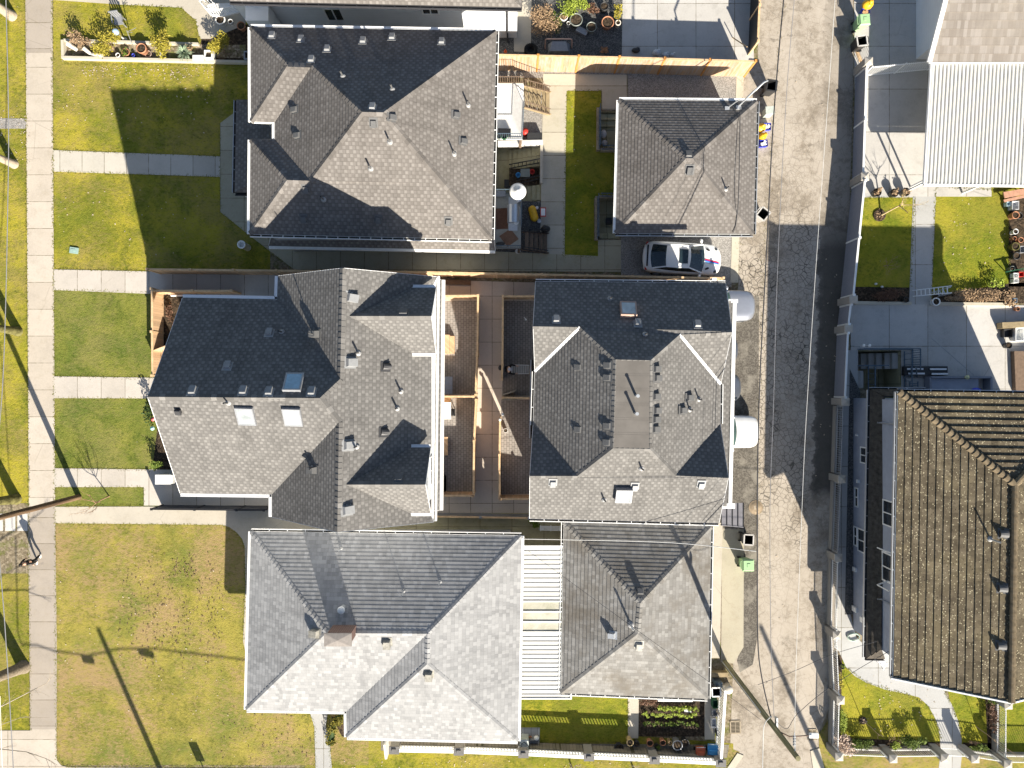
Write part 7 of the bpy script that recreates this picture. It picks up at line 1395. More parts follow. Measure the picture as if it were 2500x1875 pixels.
mb = MB(); p0, p1 = G(605, 605), G(601, 601, 1.0); mb.lathe([(.20, 0), (.19, .95), (.24, .96), (.24, 1.02), (.17, 1.02), (.16, .7)], (p0.x, p0.y, 0), 22); solo('cylinder_planter', mb, [WHITE], 'tall round white rimmed planter on the lawn corner below the taupe house', 'planter')
# right-hand clutter beside the far lawn
tj = T(2400, 430, .2591)
junk = [(310, 520, .16, .4, WHITE, 'white ring pot at the middle of the clutter by the right edge'), (300, 585, .12, .4, TERRA, 'small terracotta pot just below the white ring pot'), (310, 660, .24, .5, BARK_MOSS, 'mossy drum below the terracotta pot at the right edge'), (320, 750, .22, .4, BIN_DARK, 'wide dark pot with a stick across it near the right edge'), (310, 365, .22, .5, TERRA, 'big terracotta pot under the pinkish bench'), (345, 370, .2, .45, BIN_DARK, 'dark pot touching the big terracotta pot at the right edge'), (245, 1595, .2, .4, BIN_DARK, 'dark bucket on the shaded lower driveway by the timber deck'), (360, 600, .16, .35, TERRA, 'brown pot half out of the right edge'), (330, 1250, .13, .3, TERRA, 'small clay pot beside the brown dead plants at the right'), (280, 870, .15, .4, GLAZE, 'dark grey pot by the green rail at the right edge')]
for u, v, r_, h, m, l in junk: potat(l, tj, u, v, r_, h, m, plant=None)
def crate(label, t, u, v, w_, d_, h, mat, rz=0, nm='crate', cat='crate', z=.02):
    p = t(u, v, h); mb = MB(); a, b = w_ / 2, d_ / 2; lo = [(-a * .9, -b * .9, 0), (a * .9, -b * .9, 0), (a * .9, b * .9, 0), (-a * .9, b * .9, 0)]; hi = [(-a, -b, h), (a, -b, h), (a, b, h), (-a, b, h)]; ca, sa = cos(rz), sin(rz)
    R_ = lambda q: (p.x + q[0] * ca - q[1] * sa, p.y + q[0] * sa + q[1] * ca, z + q[2])
    mb.mesh([R_(q) for q in lo + hi], [(3, 2, 1, 0), (0, 1, 5, 4), (1, 2, 6, 5), (2, 3, 7, 6), (3, 0, 4, 7)]); mb.mesh([R_((x * .88, y * .88, zz)) for x, y, zz in hi] + [R_((x * .86, y * .86, h * .35)) for x, y, _ in lo], [(0, 1, 5, 4), (1, 2, 6, 5), (2, 3, 7, 6), (3, 0, 4, 7), (4, 5, 6, 7)])
    mb.mesh([R_(q) for q in hi] + [R_((x * .88, y * .88, zz)) for x, y, zz in hi], [(0, 1, 5, 4), (1, 2, 6, 5), (2, 3, 7, 6), (3, 0, 4, 7)])
    return solo(nm, mb, mat, label, cat, (p.x, p.y, z))
crate('pale blue basin at the corner below the pinkish bench', tj, 245, 262, .28, .25, .3, flat('pale_blue_plastic', (.45, .60, .68), .5), nm='basin', cat='basin'); crate('translucent storage tub beside the pale blue basin', tj, 305, 275, .4, .5, .4, BAG_WHITE, nm='tub', cat='tub'); crate('white tub, upper of two beside the green rail at the right edge', tj, 310, 935, .3, .28, .35, WHITE, nm='tub', cat='tub'); crate('white tub, lower of two beside the green rail at the right edge', tj, 312, 985, .3, .25, .35, WHITE, nm='tub', cat='tub'); crate('dull red crate beside the two white tubs', tj, 360, 925, .3, .28, .35, RED); crate('blue tub among the dead plants near the right edge', tj, 300, 1170, .25, .25, .3, flat('grey_blue_plastic', (.25, .33, .42), .5), nm='tub', cat='tub'); crate('dark crate of pots on the timber deck edge', tj, 235, 1480, .5, .5, .35, BIN_DARK); crate('white sheet bundled in a tub on the timber deck', tj, 345, 1490, .5, .8, .5, WHITE, nm='tub', cat='tub'); crate('grey tub at the right edge beside the mossy drum', tj, 372, 690, .3, .4, .35, GREY_METAL, nm='tub', cat='tub')
mb = MB(); mb.beam(tj(210, 905, .5), tj(390, 870, .5), .05, .05); mb.beam(tj(215, 905), tj(215, 905, .5), .04, .04); solo('green_rail', mb, GREEN, 'thin green rail crossing the clutter at the right edge', 'rail')
b_ = thing('garden_bench', 'pinkish wooden bench seat under the corner of the white canopy', 'bench', tj(300, 175)); 
for i in range(2): mb = MB(); mb.beam(tj(195, 235 - i * 55, .45), tj(390, 190 - i * 45, .45), .16 + .2 * i, .05); obj('slat', mb, flat('pink_brown_timber', (.46, .25, .17), .8, var=.2), b_)
for u, v in ((215, 228), (380, 190), (230, 165), (380, 140)): mb = MB(); mb.beam(tj(u, v), tj(u, v, .43), .06, .06); obj('leg', mb, WOOD_BROWN, b_)
mb = MB(); mb.beam(tj(155, 1410, .3), tj(700, 1385, .3), .35, .5); solo('timber_edge', mb, WOOD_STEP, 'thick timber beam at the edge of the lower driveway clutter', 'beam')
td = thing('timber_deck', 'dark timber deck at the right edge of the lower driveway', 'deck', G(2500, 880)); mb = MB(); mb.prism([G(2466, 858).to_2d(), G(2640, 858).to_2d(), G(2640, 955).to_2d(), G(2470, 955).to_2d()], .02, .35); obj('floor', mb, WOOD_BROWN, td)
bush('brown withered bed plants beside the ladder', 2375, 722, (2.1, .45, .35), LEAF_DEAD, 2200, .05, 91, name='withered_plants'); bush('brown withered bed plants left of the stepping path', 2158, 722, (1.35, .42, .3), LEAF_BROWN, 1300, .05, 92, name='withered_plants'); bush('lime yellow bush at the corner of the sunny lawn and withered bed', 2430, 690, (.6, .4, .4), LEAF_LIME, 200, .07, 93); bush('withered clump at the far right of the bed', 2466, 730, (.6, .5, .35), LEAF_DEAD, 230, .08, 94, name='withered_plants')
# ladders and pots by the stepping path
tl4 = T(2050, 400, .217)
ld = thing('step_ladder', 'white aluminium step ladder standing open across the lower end of the path', 'ladder', tl4(1040, 1450))
def ladder(root, a0, a1, b0, b1, n, mat, name='ladder_section', w=.05):
    mb = MB(); mb.beam(a0, b0, w, w * 1.2); mb.beam(a1, b1, w, w * 1.2)
    for i in range(1, n): t = i / n; mb.beam(a0.lerp(b0, t), a1.lerp(b1, t), w * .8, w * .8)
    return obj(name, mb, mat, root)
ladder(ld, tl4(818, 1425, .04), tl4(822, 1490, .04), tl4(1262, 1372, 1.45), tl4(1262, 1450, 1.45), 9, WHITE); ladder(ld, tl4(1030, 1450, .04), tl4(1100, 1495, .04), tl4(1250, 1385, 1.40), tl4(1252, 1455, 1.40), 5, SILVER)
potat('round white rimmed pot on the kerb just below the step ladder', tl4, 1090, 1550, .24, .4, WHITE, rimw=.78, z=.19); potat('black pot at the left foot of the step ladder', tl4, 752, 1530, .16, .35, BIN_DARK)
for u, v, l in ((425, 318, 'leftmost of three round dry pots on the driveway edge'), (618, 325, 'middle of three round dry pots, under the drooping bare branch'), (748, 315, 'rightmost of three round dry pots beside the canopy post')): potat(l, tl4, u, v, .25, .45, BIN_DARK, plant=LEAF_DEAD, rimw=.93)
for u, v, l in ((403, 1352, 'left white stone on the shaded lawn'), (472, 1385, 'right white stone on the shaded lawn')): mb = MB(); p = tl4(u, v); mb.ball((p.x, p.y, .05), (.09, .07, .06), 8, 5); solo('white_stone', mb, WHITE, l, 'stone')
mb = MB(); mb.tube([G(2222, 457), G(2218, 380, .02) - Vector((0, 0, 0))], .001) if False else mb.beam(G(2222, 457) + Zv * .03, G(2222, 457) + Zv * 2.35, .09, .09); solo('canopy_prop', mb, WHITE, 'white prop post at the lower left corner of the white canopy', 'post')
# shaded stairwell and racks above the tile roof house
tr = T(2050, 820, .18535)
sw = thing('basement_stairs', 'sunken concrete stairs with blue grey rails above the tile roof house', 'stairs', G(2146, 905))
for i in range(6): mb = MB(); x0 = 2198 - i * 14; q = [G(x0 - 14, 861), G(x0, 861), G(x0, 900), G(x0 - 14, 900)]; mb.prism([p.to_2d() for p in q], -1.89, -.25 - .26 * i); obj('step', mb, CONC_DRIVE, sw)
mb = MB(); q = [G(2094, 905), G(2116, 905), G(2116, 948), G(2094, 948)]; mb.prism([p.to_2d() for p in q], -1.89, -.4); obj('landing', mb, CONC_DRIVE, sw)
for a, b, pk in ((G(2092, 853), G(2226, 853), .3), (G(2226, 853), G(2226, 905), .14), (G(2206, 858), G(2206, 950), .3), (G(2092, 893), G(2150, 893), .4), (G(2118, 893), G(2118, 958), .3)): pickets(sw, a + Zv * .02, b + Zv * .02, .95, 0, pk, STEEL_BLUE, .03, 'railing')
for u, l in ((318, 'left white lamp globe on the stairwell rail'), (395, 'right white lamp globe on the stairwell rail')): mb = MB(); p = tr(u, 125, 1.1); mb.ball((p.x, p.y, 1.1), .09, 12, 8); mb.tube([(p.x, p.y, .02), (p.x, p.y, 1.02)], .025); solo('rail_lamp', mb, WHITE, l, 'lamp', group='globe lamps on the stairwell rail')
rk = thing('pallet_rack', 'dark rack with four pale slats beside the stairwell', 'rack', tr(1150, 470)); mb = MB(); a, b = tr(860, 400, .4), tr(1430, 520, .4); mb.prism([(a.x, b.y), (b.x, b.y), (b.x, a.y), (a.x, a.y)], .03, .35); obj('tray', mb, BIN_DARK, rk)
for u0, u1, v in ((890, 1100, 436), (1190, 1405, 438), (905, 1118, 496), (1212, 1425, 500)): mb = MB(); mb.beam(tr(u0, v, .4), tr(u1, v, .4), .10, .05); obj('slat', mb, WHITE_BLUE, rk)
mb = MB(); ladder(rk, tr(945, 415, 1.0), tr(1005, 415, 1.0), tr(940, 545, .1), tr(1020, 545, .1), 2, STEEL_BLUE, 'brace')
bx = thing('raised_trough', 'blue grey raised trough against the house with a dark open end', 'planter', tr(1590, 640)); a, b = tr(1200, 545, .7), tr(2000, 735, .7); mb = MB(); mb.beam(Vector((a.x, a.y, .36)), Vector((b.x, a.y, .36)), .12, .7); mb.beam(Vector((b.x, a.y, .36)), Vector((b.x, b.y, .36)), .12, .7); mb.beam(Vector((a.x, a.y, .36)), Vector((a.x, b.y, .36)), .12, .7); obj('side_wall', mb, FENCE_BLUE, bx); mb = MB(); c = tr(1820, 600, .5); mb.prism([(a.x + .08, b.y), (c.x, b.y), (c.x, a.y - .08), (a.x + .08, a.y - .08)], .02, .55); obj('lid', mb, STUC_BLUE, bx)
mb = MB(); p = tr(1810, 715, .7); mb.ball((p.x, p.y, .62), (.3, .14, .08), 10, 6); solo('tarp', mb, BLUE, 'blue tarp bundle on the trough under the tile eave', 'tarp'); mb = MB(); p = tr(1685, 545, .85); mb.lathe([(.1, 0), (.13, .12), (.02, .13)], (p.x, p.y, .72), 12); solo('bowl', mb, flat('pale_yellow_plastic', (.50, .52, .30), .5), 'pale yellow bowl on the rim of the raised trough', 'bowl')
mb = MB(); a, b = tr(870, 560, .05), tr(1165, 700, .05); mb.prism([(a.x, b.y), (b.x, b.y), (b.x, a.y), (a.x, a.y)], .027, .12); solo('concrete_step', mb, CONC_DRIVE, 'pale concrete step with a small ladder against the tile roof house', 'step'); l2 = thing('small_ladder', 'small blue grey ladder lying on the concrete step by the tile roof house', 'ladder', tr(970, 650)); ladder(l2, tr(925, 600, .3), tr(1030, 600, .3), tr(925, 715, .3), tr(1030, 715, .3), 4, STEEL_BLUE)
mb = MB(); mb.tube([tr(1200, 25) + Zv * .02, tr(1770, 520) + Zv * .02], .015); solo('hose', mb, GREY_METAL, 'straight grey hose lying across the shaded driveway', 'hose')
# beside the tile roof house
mb = MB(); c = G(2082, 1554)
pts = [c + Vector((cos(k * .5) * (.36 + .02 * sin(k * 1.7)), sin(k * .5) * (.22 + .03 * cos(k * 1.1)), .05 + .0012 * k)) for k in range(60)]; mb.tube(pts, .022, 6); solo('garden_hose', mb, flat('pale_green_hose', (.34, .42, .36), .5), 'coiled pale green hose on the curved walk beside the blue grey house', 'hose')
potat('black pot with a white rim beside the curved lawn', T(2000, 1560, .19), 300, 355, .16, .35, BIN_DARK, rimw=.9, plant=LEAF_GRN)
mb = MB(); cA, cB = G(2142, 1630), G(2158, 1640); a0, a1 = G(2140, 1617, .6), G(2165, 1612, .6); ldr = thing('wall_rack', 'white metal rack leaning at the end of the skirt roof', 'rack', G(2150, 1628)); ladder(ldr, G(2142, 1618, .05), G(2156, 1635, .05), G(2154, 1608, .9), G(2166, 1618, .9), 5, WHITE_BLUE, w=.03)
t7 = T(2000, 1560, .19)
bush('cluster of pale pink dried flower heads at the outer fence corner', 2066, 1815, (.8, .75, .6), LEAF_PINK, 800, .075, 101); bush('green leafy shrub in the flower bed left of the rose', 2105, 1818, (.85, .45, .5), LEAF_GRN, 900, .055, 102); bush('lime green shrub in the middle of the flower bed', 2186, 1818, (.3, .35, .4), LEAF_LIME, 130, .07, 103); bush('broad green and yellow shrub at the right of the flower bed', 2230, 1814, (.85, .55, .55), LEAF_GRN, 1000, .055, 104); bush('low leafy strip along the lane fence beside the curved lawn', 2053, 1760, (.28, 1.0, .35), LEAF_LIME, 700, .05, 105); bush('yellow flowering strip beside the upper end of the curved lawn', 2052, 1660, (.16, .55, .35), LEAF_YEL, 120, .06, 106); bush('leafy green shrub right of the walk by the picket run', 2392, 1825, (.7, .3, .4), LEAF_GRN, 220, .08, 107); bush('brown withered hedge beside the right picket fence', 2422, 1745, (.3, 1.1, .45), LEAF_BROWN, 300, .08, 108); bush('green end of the withered hedge under the gable', 2420, 1716, (.32, .3, .4), LEAF_GRN, 120, .07, 109)
bush('low leafless vine over the right flower bed', 2372, 1812, (.5, .15, .2), TWIG, 60, .05, 110)
# corner lot: hedge, vegetables, pots, cooling unit
hp = [(846, 1741), (829, 1750), (817, 1766), (811, 1785), (810, 1812)]; mb = MB(); P = [G(*p) for p in hp]
for k in range(4): leaves(tuple((P[k] + P[k + 1]) / 2 + Zv * .3), (.34, .34, .38), 190, .07, 120 + k, .7, .5, mb)
h_ = thing('clipped_hedge', 'curved olive hedge beside the grey walk and the pale roof house', 'hedge', P[2]); obj('foliage', mb, HEDGE, h_); mb = MB(); mb.tube([p + Zv * .22 for p in P], .2, 8); obj('stems', mb, LEAF_DARK, h_)
t6 = T(1540, 1600, .16575)
for (u0, u1, v, m, l, s) in ((390, 985, 765, LEAF_LIME, 'top row of leafy greens in the vegetable bed', 1), (160, 960, 858, LEAF_LIME, 'middle row of leafy greens in the vegetable bed', 2), (170, 985, 985, LEAF_GRN, 'bottom row of leafy greens in the vegetable bed', 3)):
    a, b = t6(u0, v), t6(u1, v); rr = random.Random(s); mb = MB(); n = 13
    for i in range(n): p = a.lerp(b, (i + .5) / n); leaves((p.x + rr.uniform(-.05, .05), p.y + rr.uniform(-.07, .07), .16), (.17, .15, .16), 34, .065, s * 50 + i, .5, .8, mb)
    v_ = thing('vegetable_row', l, 'vegetables', (a + b) / 2, 0, 'rows of leafy greens'); obj('foliage', mb, m, v_)
mb = MB(); p = t6(840, 812, .1); mb.box((p.x, p.y, .08), (.42, .22, .04), R(-3)); solo('white_board', mb, WHITE, 'white board lying between the rows of leafy greens', 'board'); mb = MB(); a, b = t6(400, 645, .9), t6(910, 650, .9); mb.beam(a, b, .25, .06); solo('wall_shelf', mb, WHITE, 'white shelf under the lower eave of the weathered garage', 'shelf')
bush('dry purple brown plants along the top of the vegetable bed', 1588, 1712, (.85, .3, .25), LEAF_BROWN, 220, .07, 131, stems=False)
for u, v, r_, h, m, l, pl_ in ((-10, 1290, .2, .6, flat('tan_bucket', (.48, .36, .18), .6), 'tall tan bucket at the left of the pot row behind the low white fence', None), (90, 1310, .17, .4, BIN_DARK, 'dark pot right of the tall tan bucket', None), (285, 1300, .2, .4, TERRA, 'brown pot in the middle of the pot row', None), (390, 1350, .16, .3, BIN_DARK, 'pot with a bushy green plant in the pot row', LEAF_GRN), (475, 1290, .18, .4, TERRA, 'brown pot right of the bushy green plant', None), (580, 1300, .13, .5, flat('tan_pot', (.45, .33, .17), .7), 'small tan pot left of the grey drum', None), (690, 1330, .30, .6, GREY_METAL, 'grey round drum with a lid in the pot row', None), (800, 1300, .26, .45, BIN_DARK, 'large dark pot right of the grey drum', None)): potat(l, t6, u, v, r_, h, m, plant=pl_)
potat('wide dark pot with a pale ring behind the right bare tree', T(1250, 1680, .14015), 1865, 1045, .28, .3, BIN_DARK, rimw=.75)
def smallcart(label, u0, v0, u1, v1, mat, name):
    a, b = t6(u0, v0, .5), t6(u1, v1, .5); r = thing(name, label, 'cart', ((a.x + b.x) / 2, (a.y + b.y) / 2, .03)); w_, d_ = abs(b.x - a.x), abs(a.y - b.y); mb = MB()
    mb.hexa([(-w_ * .35, -d_ * .4, .18), (w_ * .35, -d_ * .4, .18), (w_ * .35, d_ * .4, .18), (-w_ * .35, d_ * .4, .18)], [(-w_ / 2, -d_ / 2, .5), (w_ / 2, -d_ / 2, .5), (w_ / 2, d_ / 2, .5), (-w_ / 2, d_ / 2, .5)]); mb.box((0, -d_ * .1, .55), (w_ * .7, d_ * .35, .12)); obj('tub', mb, mat, r, local=True)
    mb = MB(); mb.tube([(-w_ * .4, d_ * .5, .5), (-w_ * .4, d_ * .75, .75), (w_ * .4, d_ * .75, .75), (w_ * .4, d_ * .5, .5)], .02); obj('handle', mb, GALV, r, local=True)
    for s in (-1, 1): mb = MB(); mb.tube([(s * w_ * .42, 0, .13), (s * w_ * .50, 0, .13)], .13, 12); obj('wheel', mb, BLACK_RUB, r, local=True)
smallcart('orange red garden cart beside the blue cart in the fence corner', 955, 1355, 1095, 1490, flat('orange_red_plastic', (.46, .11, .05), .5), 'garden_cart'); smallcart('bright blue garden cart in the corner of the white fences', 1130, 1320, 1290, 1490, BLUE_LIGHT, 'garden_cart')
for i, u in enumerate((680, 765, 865, 955)): mb = MB(); mb.beam(t6(u - 15, 1400, .5), t6(u + 10, 1490, .1), .05, .04); solo('timber_stake', mb, CEDAR_GREY, ('leftmost timber stake in the slanted row behind the low white fence', 'second timber stake from the left in the slanted row', 'third timber stake from the left in the slanted row', 'timber stake nearest the orange red cart')[i], 'stake', group='slanted timber stakes')
for u, v, w_, d_, h, m, l, nm in ((1245, 720, .3, .5, .5, GREEN, 'dark green tub in the narrow strip below the open black bin', 'tub'), (1240, 850, .32, .4, .35, GREY_METAL, 'grey tub in the narrow strip beside the white fence', 'tub'), (1225, 1000, .28, .55, .4, BAG_WHITE, 'pale plastic bundle in the narrow strip beside the white fence', 'bundle'), (1290, 1150, .2, .3, .3, BIN_DARK, 'small dark tub at the lower end of the narrow strip', 'tub')): crate(l, t6, u, v, w_, d_, h, m, nm=nm, cat=nm)
mb = MB(); mb.beam(t6(1265, 810, .4), t6(1335, 915, .4), .12, .05); solo('plank', mb, CEDAR_GREY, 'grey plank leaning across the narrow strip beside the white fence', 'plank'); mb = MB(); p = t6(1300, 440, .7); mb.box((p.x, p.y, .35), (.4, .3, .7)); solo('dark_cabinet', mb, STEEL_BLUE, 'dark cabinet above the open black bin by the weathered garage', 'cabinet'); mb = MB(); p = t6(1450, 520, .6); mb.lathe([(.24, 0), (.26, .5), (.2, .58), (.03, .6)], (p.x, p.y, .01), 18); solo('water_drum', mb, STONE_POT, 'round pale drum outside the white fence near the utility pole', 'drum'); mb = MB(); a, b = t6(1160, 255, .4), t6(1430, 320, .4); mb.prism([(a.x, b.y), (b.x, b.y), (b.x, a.y), (a.x, a.y)], .01, .42); solo('timber_bench', mb, WOOD_STEP, 'low timber bench at the foot of the utility pole', 'bench')
t5 = T(1250, 1680, .14015)
ac = thing('cooling_unit', 'pale grey heat pump unit beside the corner of the pale roof', 'heat pump', t5(210, 985)); p = t5(212, 985, .7); ac.location = (p.x, p.y, .025); mb = MB(); mb.box((0, 0, .36), (.52, .62, .70)); obj('casing', mb, flat('pale_green_grey_metal', (.48, .52, .50), .5, .4, .2), ac, local=True); mb = MB(); mb.tube([(.18 * cos(k * .4), .2 * sin(k * .4) - .05, .73) for k in range(14)], .015); obj('cable', mb, BLACK, ac, local=True)
crate('grey metal trough right of the heat pump', t5, 385, 955, .55, .38, .35, GREY_METAL, nm='trough', cat='trough'); crate('small red and white pot cluster above the heat pump', t5, 300, 870, .3, .12, .15, TERRA, nm='pot_tray', cat='tray'); mb = MB(); p = t5(425, 880, .3); mb.ball((p.x, p.y, .22), (.16, .15, .18), 12, 8); solo('round_pot', mb, WHITE, 'round pale pot at the corner of the grey slabs', 'pot')
bush('small green bush in the mossy passage beside the rear duplex', 1305, 1275, (.42, .36, .5), LEAF_GRN, 260, .07, 141)
ba = thing('bench', 'white slatted bench in the mossy passage below the rear duplex', 'bench', G(1345, 1290)); mb = MB(); [mb.beam(G(1318, 1285 + i * 3, .5), G(1374, 1286 + i * 3, .5), .045, .03) for i in range(4)]; [mb.beam(G(x, 1282, .47), G(x, 1297, .47), .04, .03) for x in (1320, 1345, 1372)]; obj('seat', mb, WHITE_BLUE, ba)
for x in (1321, 1371): mb = MB(); mb.beam(G(x, 1290), G(x, 1290) + Zv * .45, .3, .04); obj('leg', mb, GALV, ba)
# front yard of the charcoal duplex
t3 = T(200, 980, .17485)
cb = thing('storage_chest', 'white lidded storage chest by the front steps of the charcoal duplex', 'chest', G(407, 1170)); p = t3(1130, 1090, .7); cb.location = (p.x + .05, p.y, .04); mb = MB(); mb.box((.08, 0, .33), (.95, .5, .66)); obj('chest', mb, STUC_PALE, cb, local=True); mb = MB(); mb.box((-.02, 0, .69), (.90, .56, .07)); obj('lid', mb, WHITE, cb, local=True)
bush('round leafy bush at the edge of the lower front walk', 384, 1138, (.52, .38, .5), LEAF_GRN, 360, .06, 151); bush('dark shrub under the front eave behind the coloured discs', 366, 1010, (.30, .75, .7), LEAF_DARK, 260, .07, 152)
for u, v, m, l in ((995, 247, flat('coral_enamel', (.70, .16, .15), .4), 'coral red garden disc on a stake under the front gable'), (985, 375, flat('mint_enamel', (.40, .70, .62), .4), 'mint green garden disc on a stake under the front gable')):
    p = t3(u, v, .9); r = thing('garden_disc', l, 'garden ornament', (p.x, p.y, .015)); mb = MB(); mb.lathe([(.02, .86), (.12, .88), (.125, .91), (.05, .915), (.045, .93), (.01, .935)], n=20); obj('disc', mb, m, r, local=True); mb = MB(); mb.tube([(0, 0, 0), (0, 0, .87)], .012); obj('stake', mb, BLACK, r, local=True)
mb = MB(); rr = random.Random(5)
for i in range(16): a = G(399 + rr.uniform(-4, 8), 870 + rr.uniform(-22, 40)); branches(mb, a, Vector((rr.uniform(-.6, .4), rr.uniform(-.6, .6), .8)).normalized(), .5, .012, 1, rr)
r = thing('dry_twigs', 'bundle of dry twigs leaning inside the front cedar fence', 'twigs', G(402, 880)); obj('twigs', mb, TWIG, r)
bush('loose grey plants in the bed behind the front cedar fence', 412, 770, (.3, .9, .35), LEAF_BROWN, 170, .07, 153, stems=False); mb = MB(); mb.tube([G(420, 722) + Zv * .12, G(505, 722) + Zv * .12], .06, 8); mb.tube([G(505, 722) + Zv * .12, G(520, 723) + Zv * .12], .09, 8); solo('drain_pipe', mb, WHITE, 'white drain pipe lying along the short cedar fence', 'pipe')
# courtyard furniture
sh = thing('timber_bench', 'bright orange cedar bench box against the duplex on the upper left patio', 'bench', c8(290, 830)); mb = MB(); a, b = c8(215, 715, .75), c8(300, 950, .75); mb.prism([(a.x, b.y), (b.x, b.y), (b.x, a.y), (a.x, a.y)], .04, .95); obj('back_box', mb, CEDAR, sh); mb = MB(); a, b = c8(301, 728, .5), c8(358, 945, .5); mb.prism([(a.x, b.y), (b.x, b.y), (b.x, a.y), (a.x, a.y)], .04, .5); obj('step_box', mb, CEDAR, sh)
tb = thing('slatted_table', 'blue grey slatted table against the duplex above the cedar divider', 'table', c8(278, 1345))
for i in range(4): mb = MB(); mb.beam(c8(215, 1268 + i * 56, .75), c8(335, 1268 + i * 56, .75), .24, .03); obj('slat', mb, FENCE_BLUE, tb)
for u in (230, 325):
    for v in (1260, 1440): mb = MB(); mb.beam(c8(u, v) + Zv * .04, c8(u, v, .72), .05, .05); obj('leg', mb, BLACK, tb)
tw = thing('patio_table', 'white rectangular table below the cedar divider on the lower left patio', 'table', c9(215, 270)); mb = MB(); a, b = c9(165, 180, .75), c9(258, 355, .75); mb.prism([(a.x, b.y), (b.x, b.y), (b.x, a.y), (a.x, a.y)], .70, .75); obj('top', mb, WHITE, tw)
for u in (180, 250):
    for v in (190, 345): mb = MB(); mb.beam(c9(u, v) + Zv * .04, c9(u, v, .69), .05, .05); obj('leg', mb, GALV, tw)
for (u, v, l) in ((225, 150, 'cedar chair tucked at the upper end of the white patio table'), (272, 280, 'dark thin chair at the courtyard side of the white patio table')):
    r = thing('patio_chair', l, 'chair', c9(u, v) + Zv * .04); m = CEDAR if v < 200 else BLACK; mb = MB(); mb.box((0, 0, .44), (.42, .40, .04)); obj('seat', mb, m, r, local=True); mb = MB(); mb.box((0, .2 if v < 200 else 0, .7), (.42, .04, .45)) if v < 200 else mb.box((.2, 0, .7), (.04, .4, .45)); obj('backrest', mb, m, r, local=True)
    for sx in (-1, 1):
        for sy in (-1, 1): mb = MB(); mb.beam((sx * .18, sy * .17, 0), (sx * .18, sy * .17, .42), .04, .04); obj('leg', mb, m, r, local=True)
be = thing('timber_bench', 'narrow orange cedar bench on the shaded lower left patio', 'bench', c9(198, 635)); mb = MB(); a, b = c9(168, 540, .5), c9(226, 730, .5); mb.prism([(a.x, b.y), (b.x, b.y), (b.x, a.y), (a.x, a.y)], .46, .5); obj('seat', mb, CEDAR, be); 
for v in (560, 710): mb = MB(); mb.beam(c9(197, v) + Zv * .04, c9(197, v) + Zv * .455, .25, .05); obj('leg', mb, CEDAR, be)
br = thing('timber_rack', 'stack of dark planks under the long brown fence at the top of the courtyard', 'planks', c8(410, 50))
for i in range(3): mb = MB(); mb.beam(c8(245, 28 + i * 20) + Zv * .1, c8(570, 40 + i * 18) + Zv * .1, .09, .12); obj('plank', mb, WOOD_BROWN, br)
potat('white bucket standing in the sunlit wedge of the lower right patio', c9, 827, 472, .13, .35, WHITE, rimw=.88)
for u, v, l in ((795, 305, 'upper globe lamp on the fence post by the sunlit wedge'), (768, 360, 'lower globe lamp on the fence post by the sunlit wedge')): mb = MB(); p = c9(u, v, 1.7); mb.ball((p.x, p.y, 1.66), .085, 12, 8); mb.tube([(p.x, p.y, 1.4), (p.x, p.y, 1.6)], .03); solo('post_lamp', mb, WHITE, l, 'lamp', group='globe lamps on the patio fence')
mb = MB(); mb.beam(c8(1240, 490) + Zv * .045, c8(1275, 525) + Zv * .045, .05, .02); mb.box(tuple(c8(1265, 522) + Zv * .05), (.12, .08, .03)); solo('garden_trowel', mb, WHITE, 'small pale trowel lying on the upper right patio', 'trowel')

# ------------------------------------------------------------------ people
def skin(name, V, E, mat, parent, sub=2, root=0):
    me = bpy.data.meshes.new(name); me.from_pydata([v[:3] for v in V], E, []); o = bpy.data.objects.new(name, me); C.objects.link(o); m = o.modifiers.new('s', 'SKIN'); m.use_smooth_shade = True
    if not me.skin_vertices: me.skin_vertices.new()
    for i, v in enumerate(V):
        sv = me.skin_vertices[0].data[i]; r = v[3]; sv.radius = r if isinstance(r, tuple) else (r, r); sv.use_root = i == root
    o.modifiers.new('u', 'SUBSURF').levels = sub; o.modifiers['u'].render_levels = sub
    dg = bpy.context.evaluated_depsgraph_get(); me2 = bpy.data.meshes.new_from_object(o.evaluated_get(dg)); o.modifiers.clear(); o.data = me2; me2.name = name; bpy.data.meshes.remove(me)
    me2.materials.clear(); me2.materials.append(mat)
    for p in me2.polygons: p.use_smooth = True
    o.parent = parent; return o
def chain(*n): return [(n[i], n[i + 1]) for i in range(len(n) - 1)]
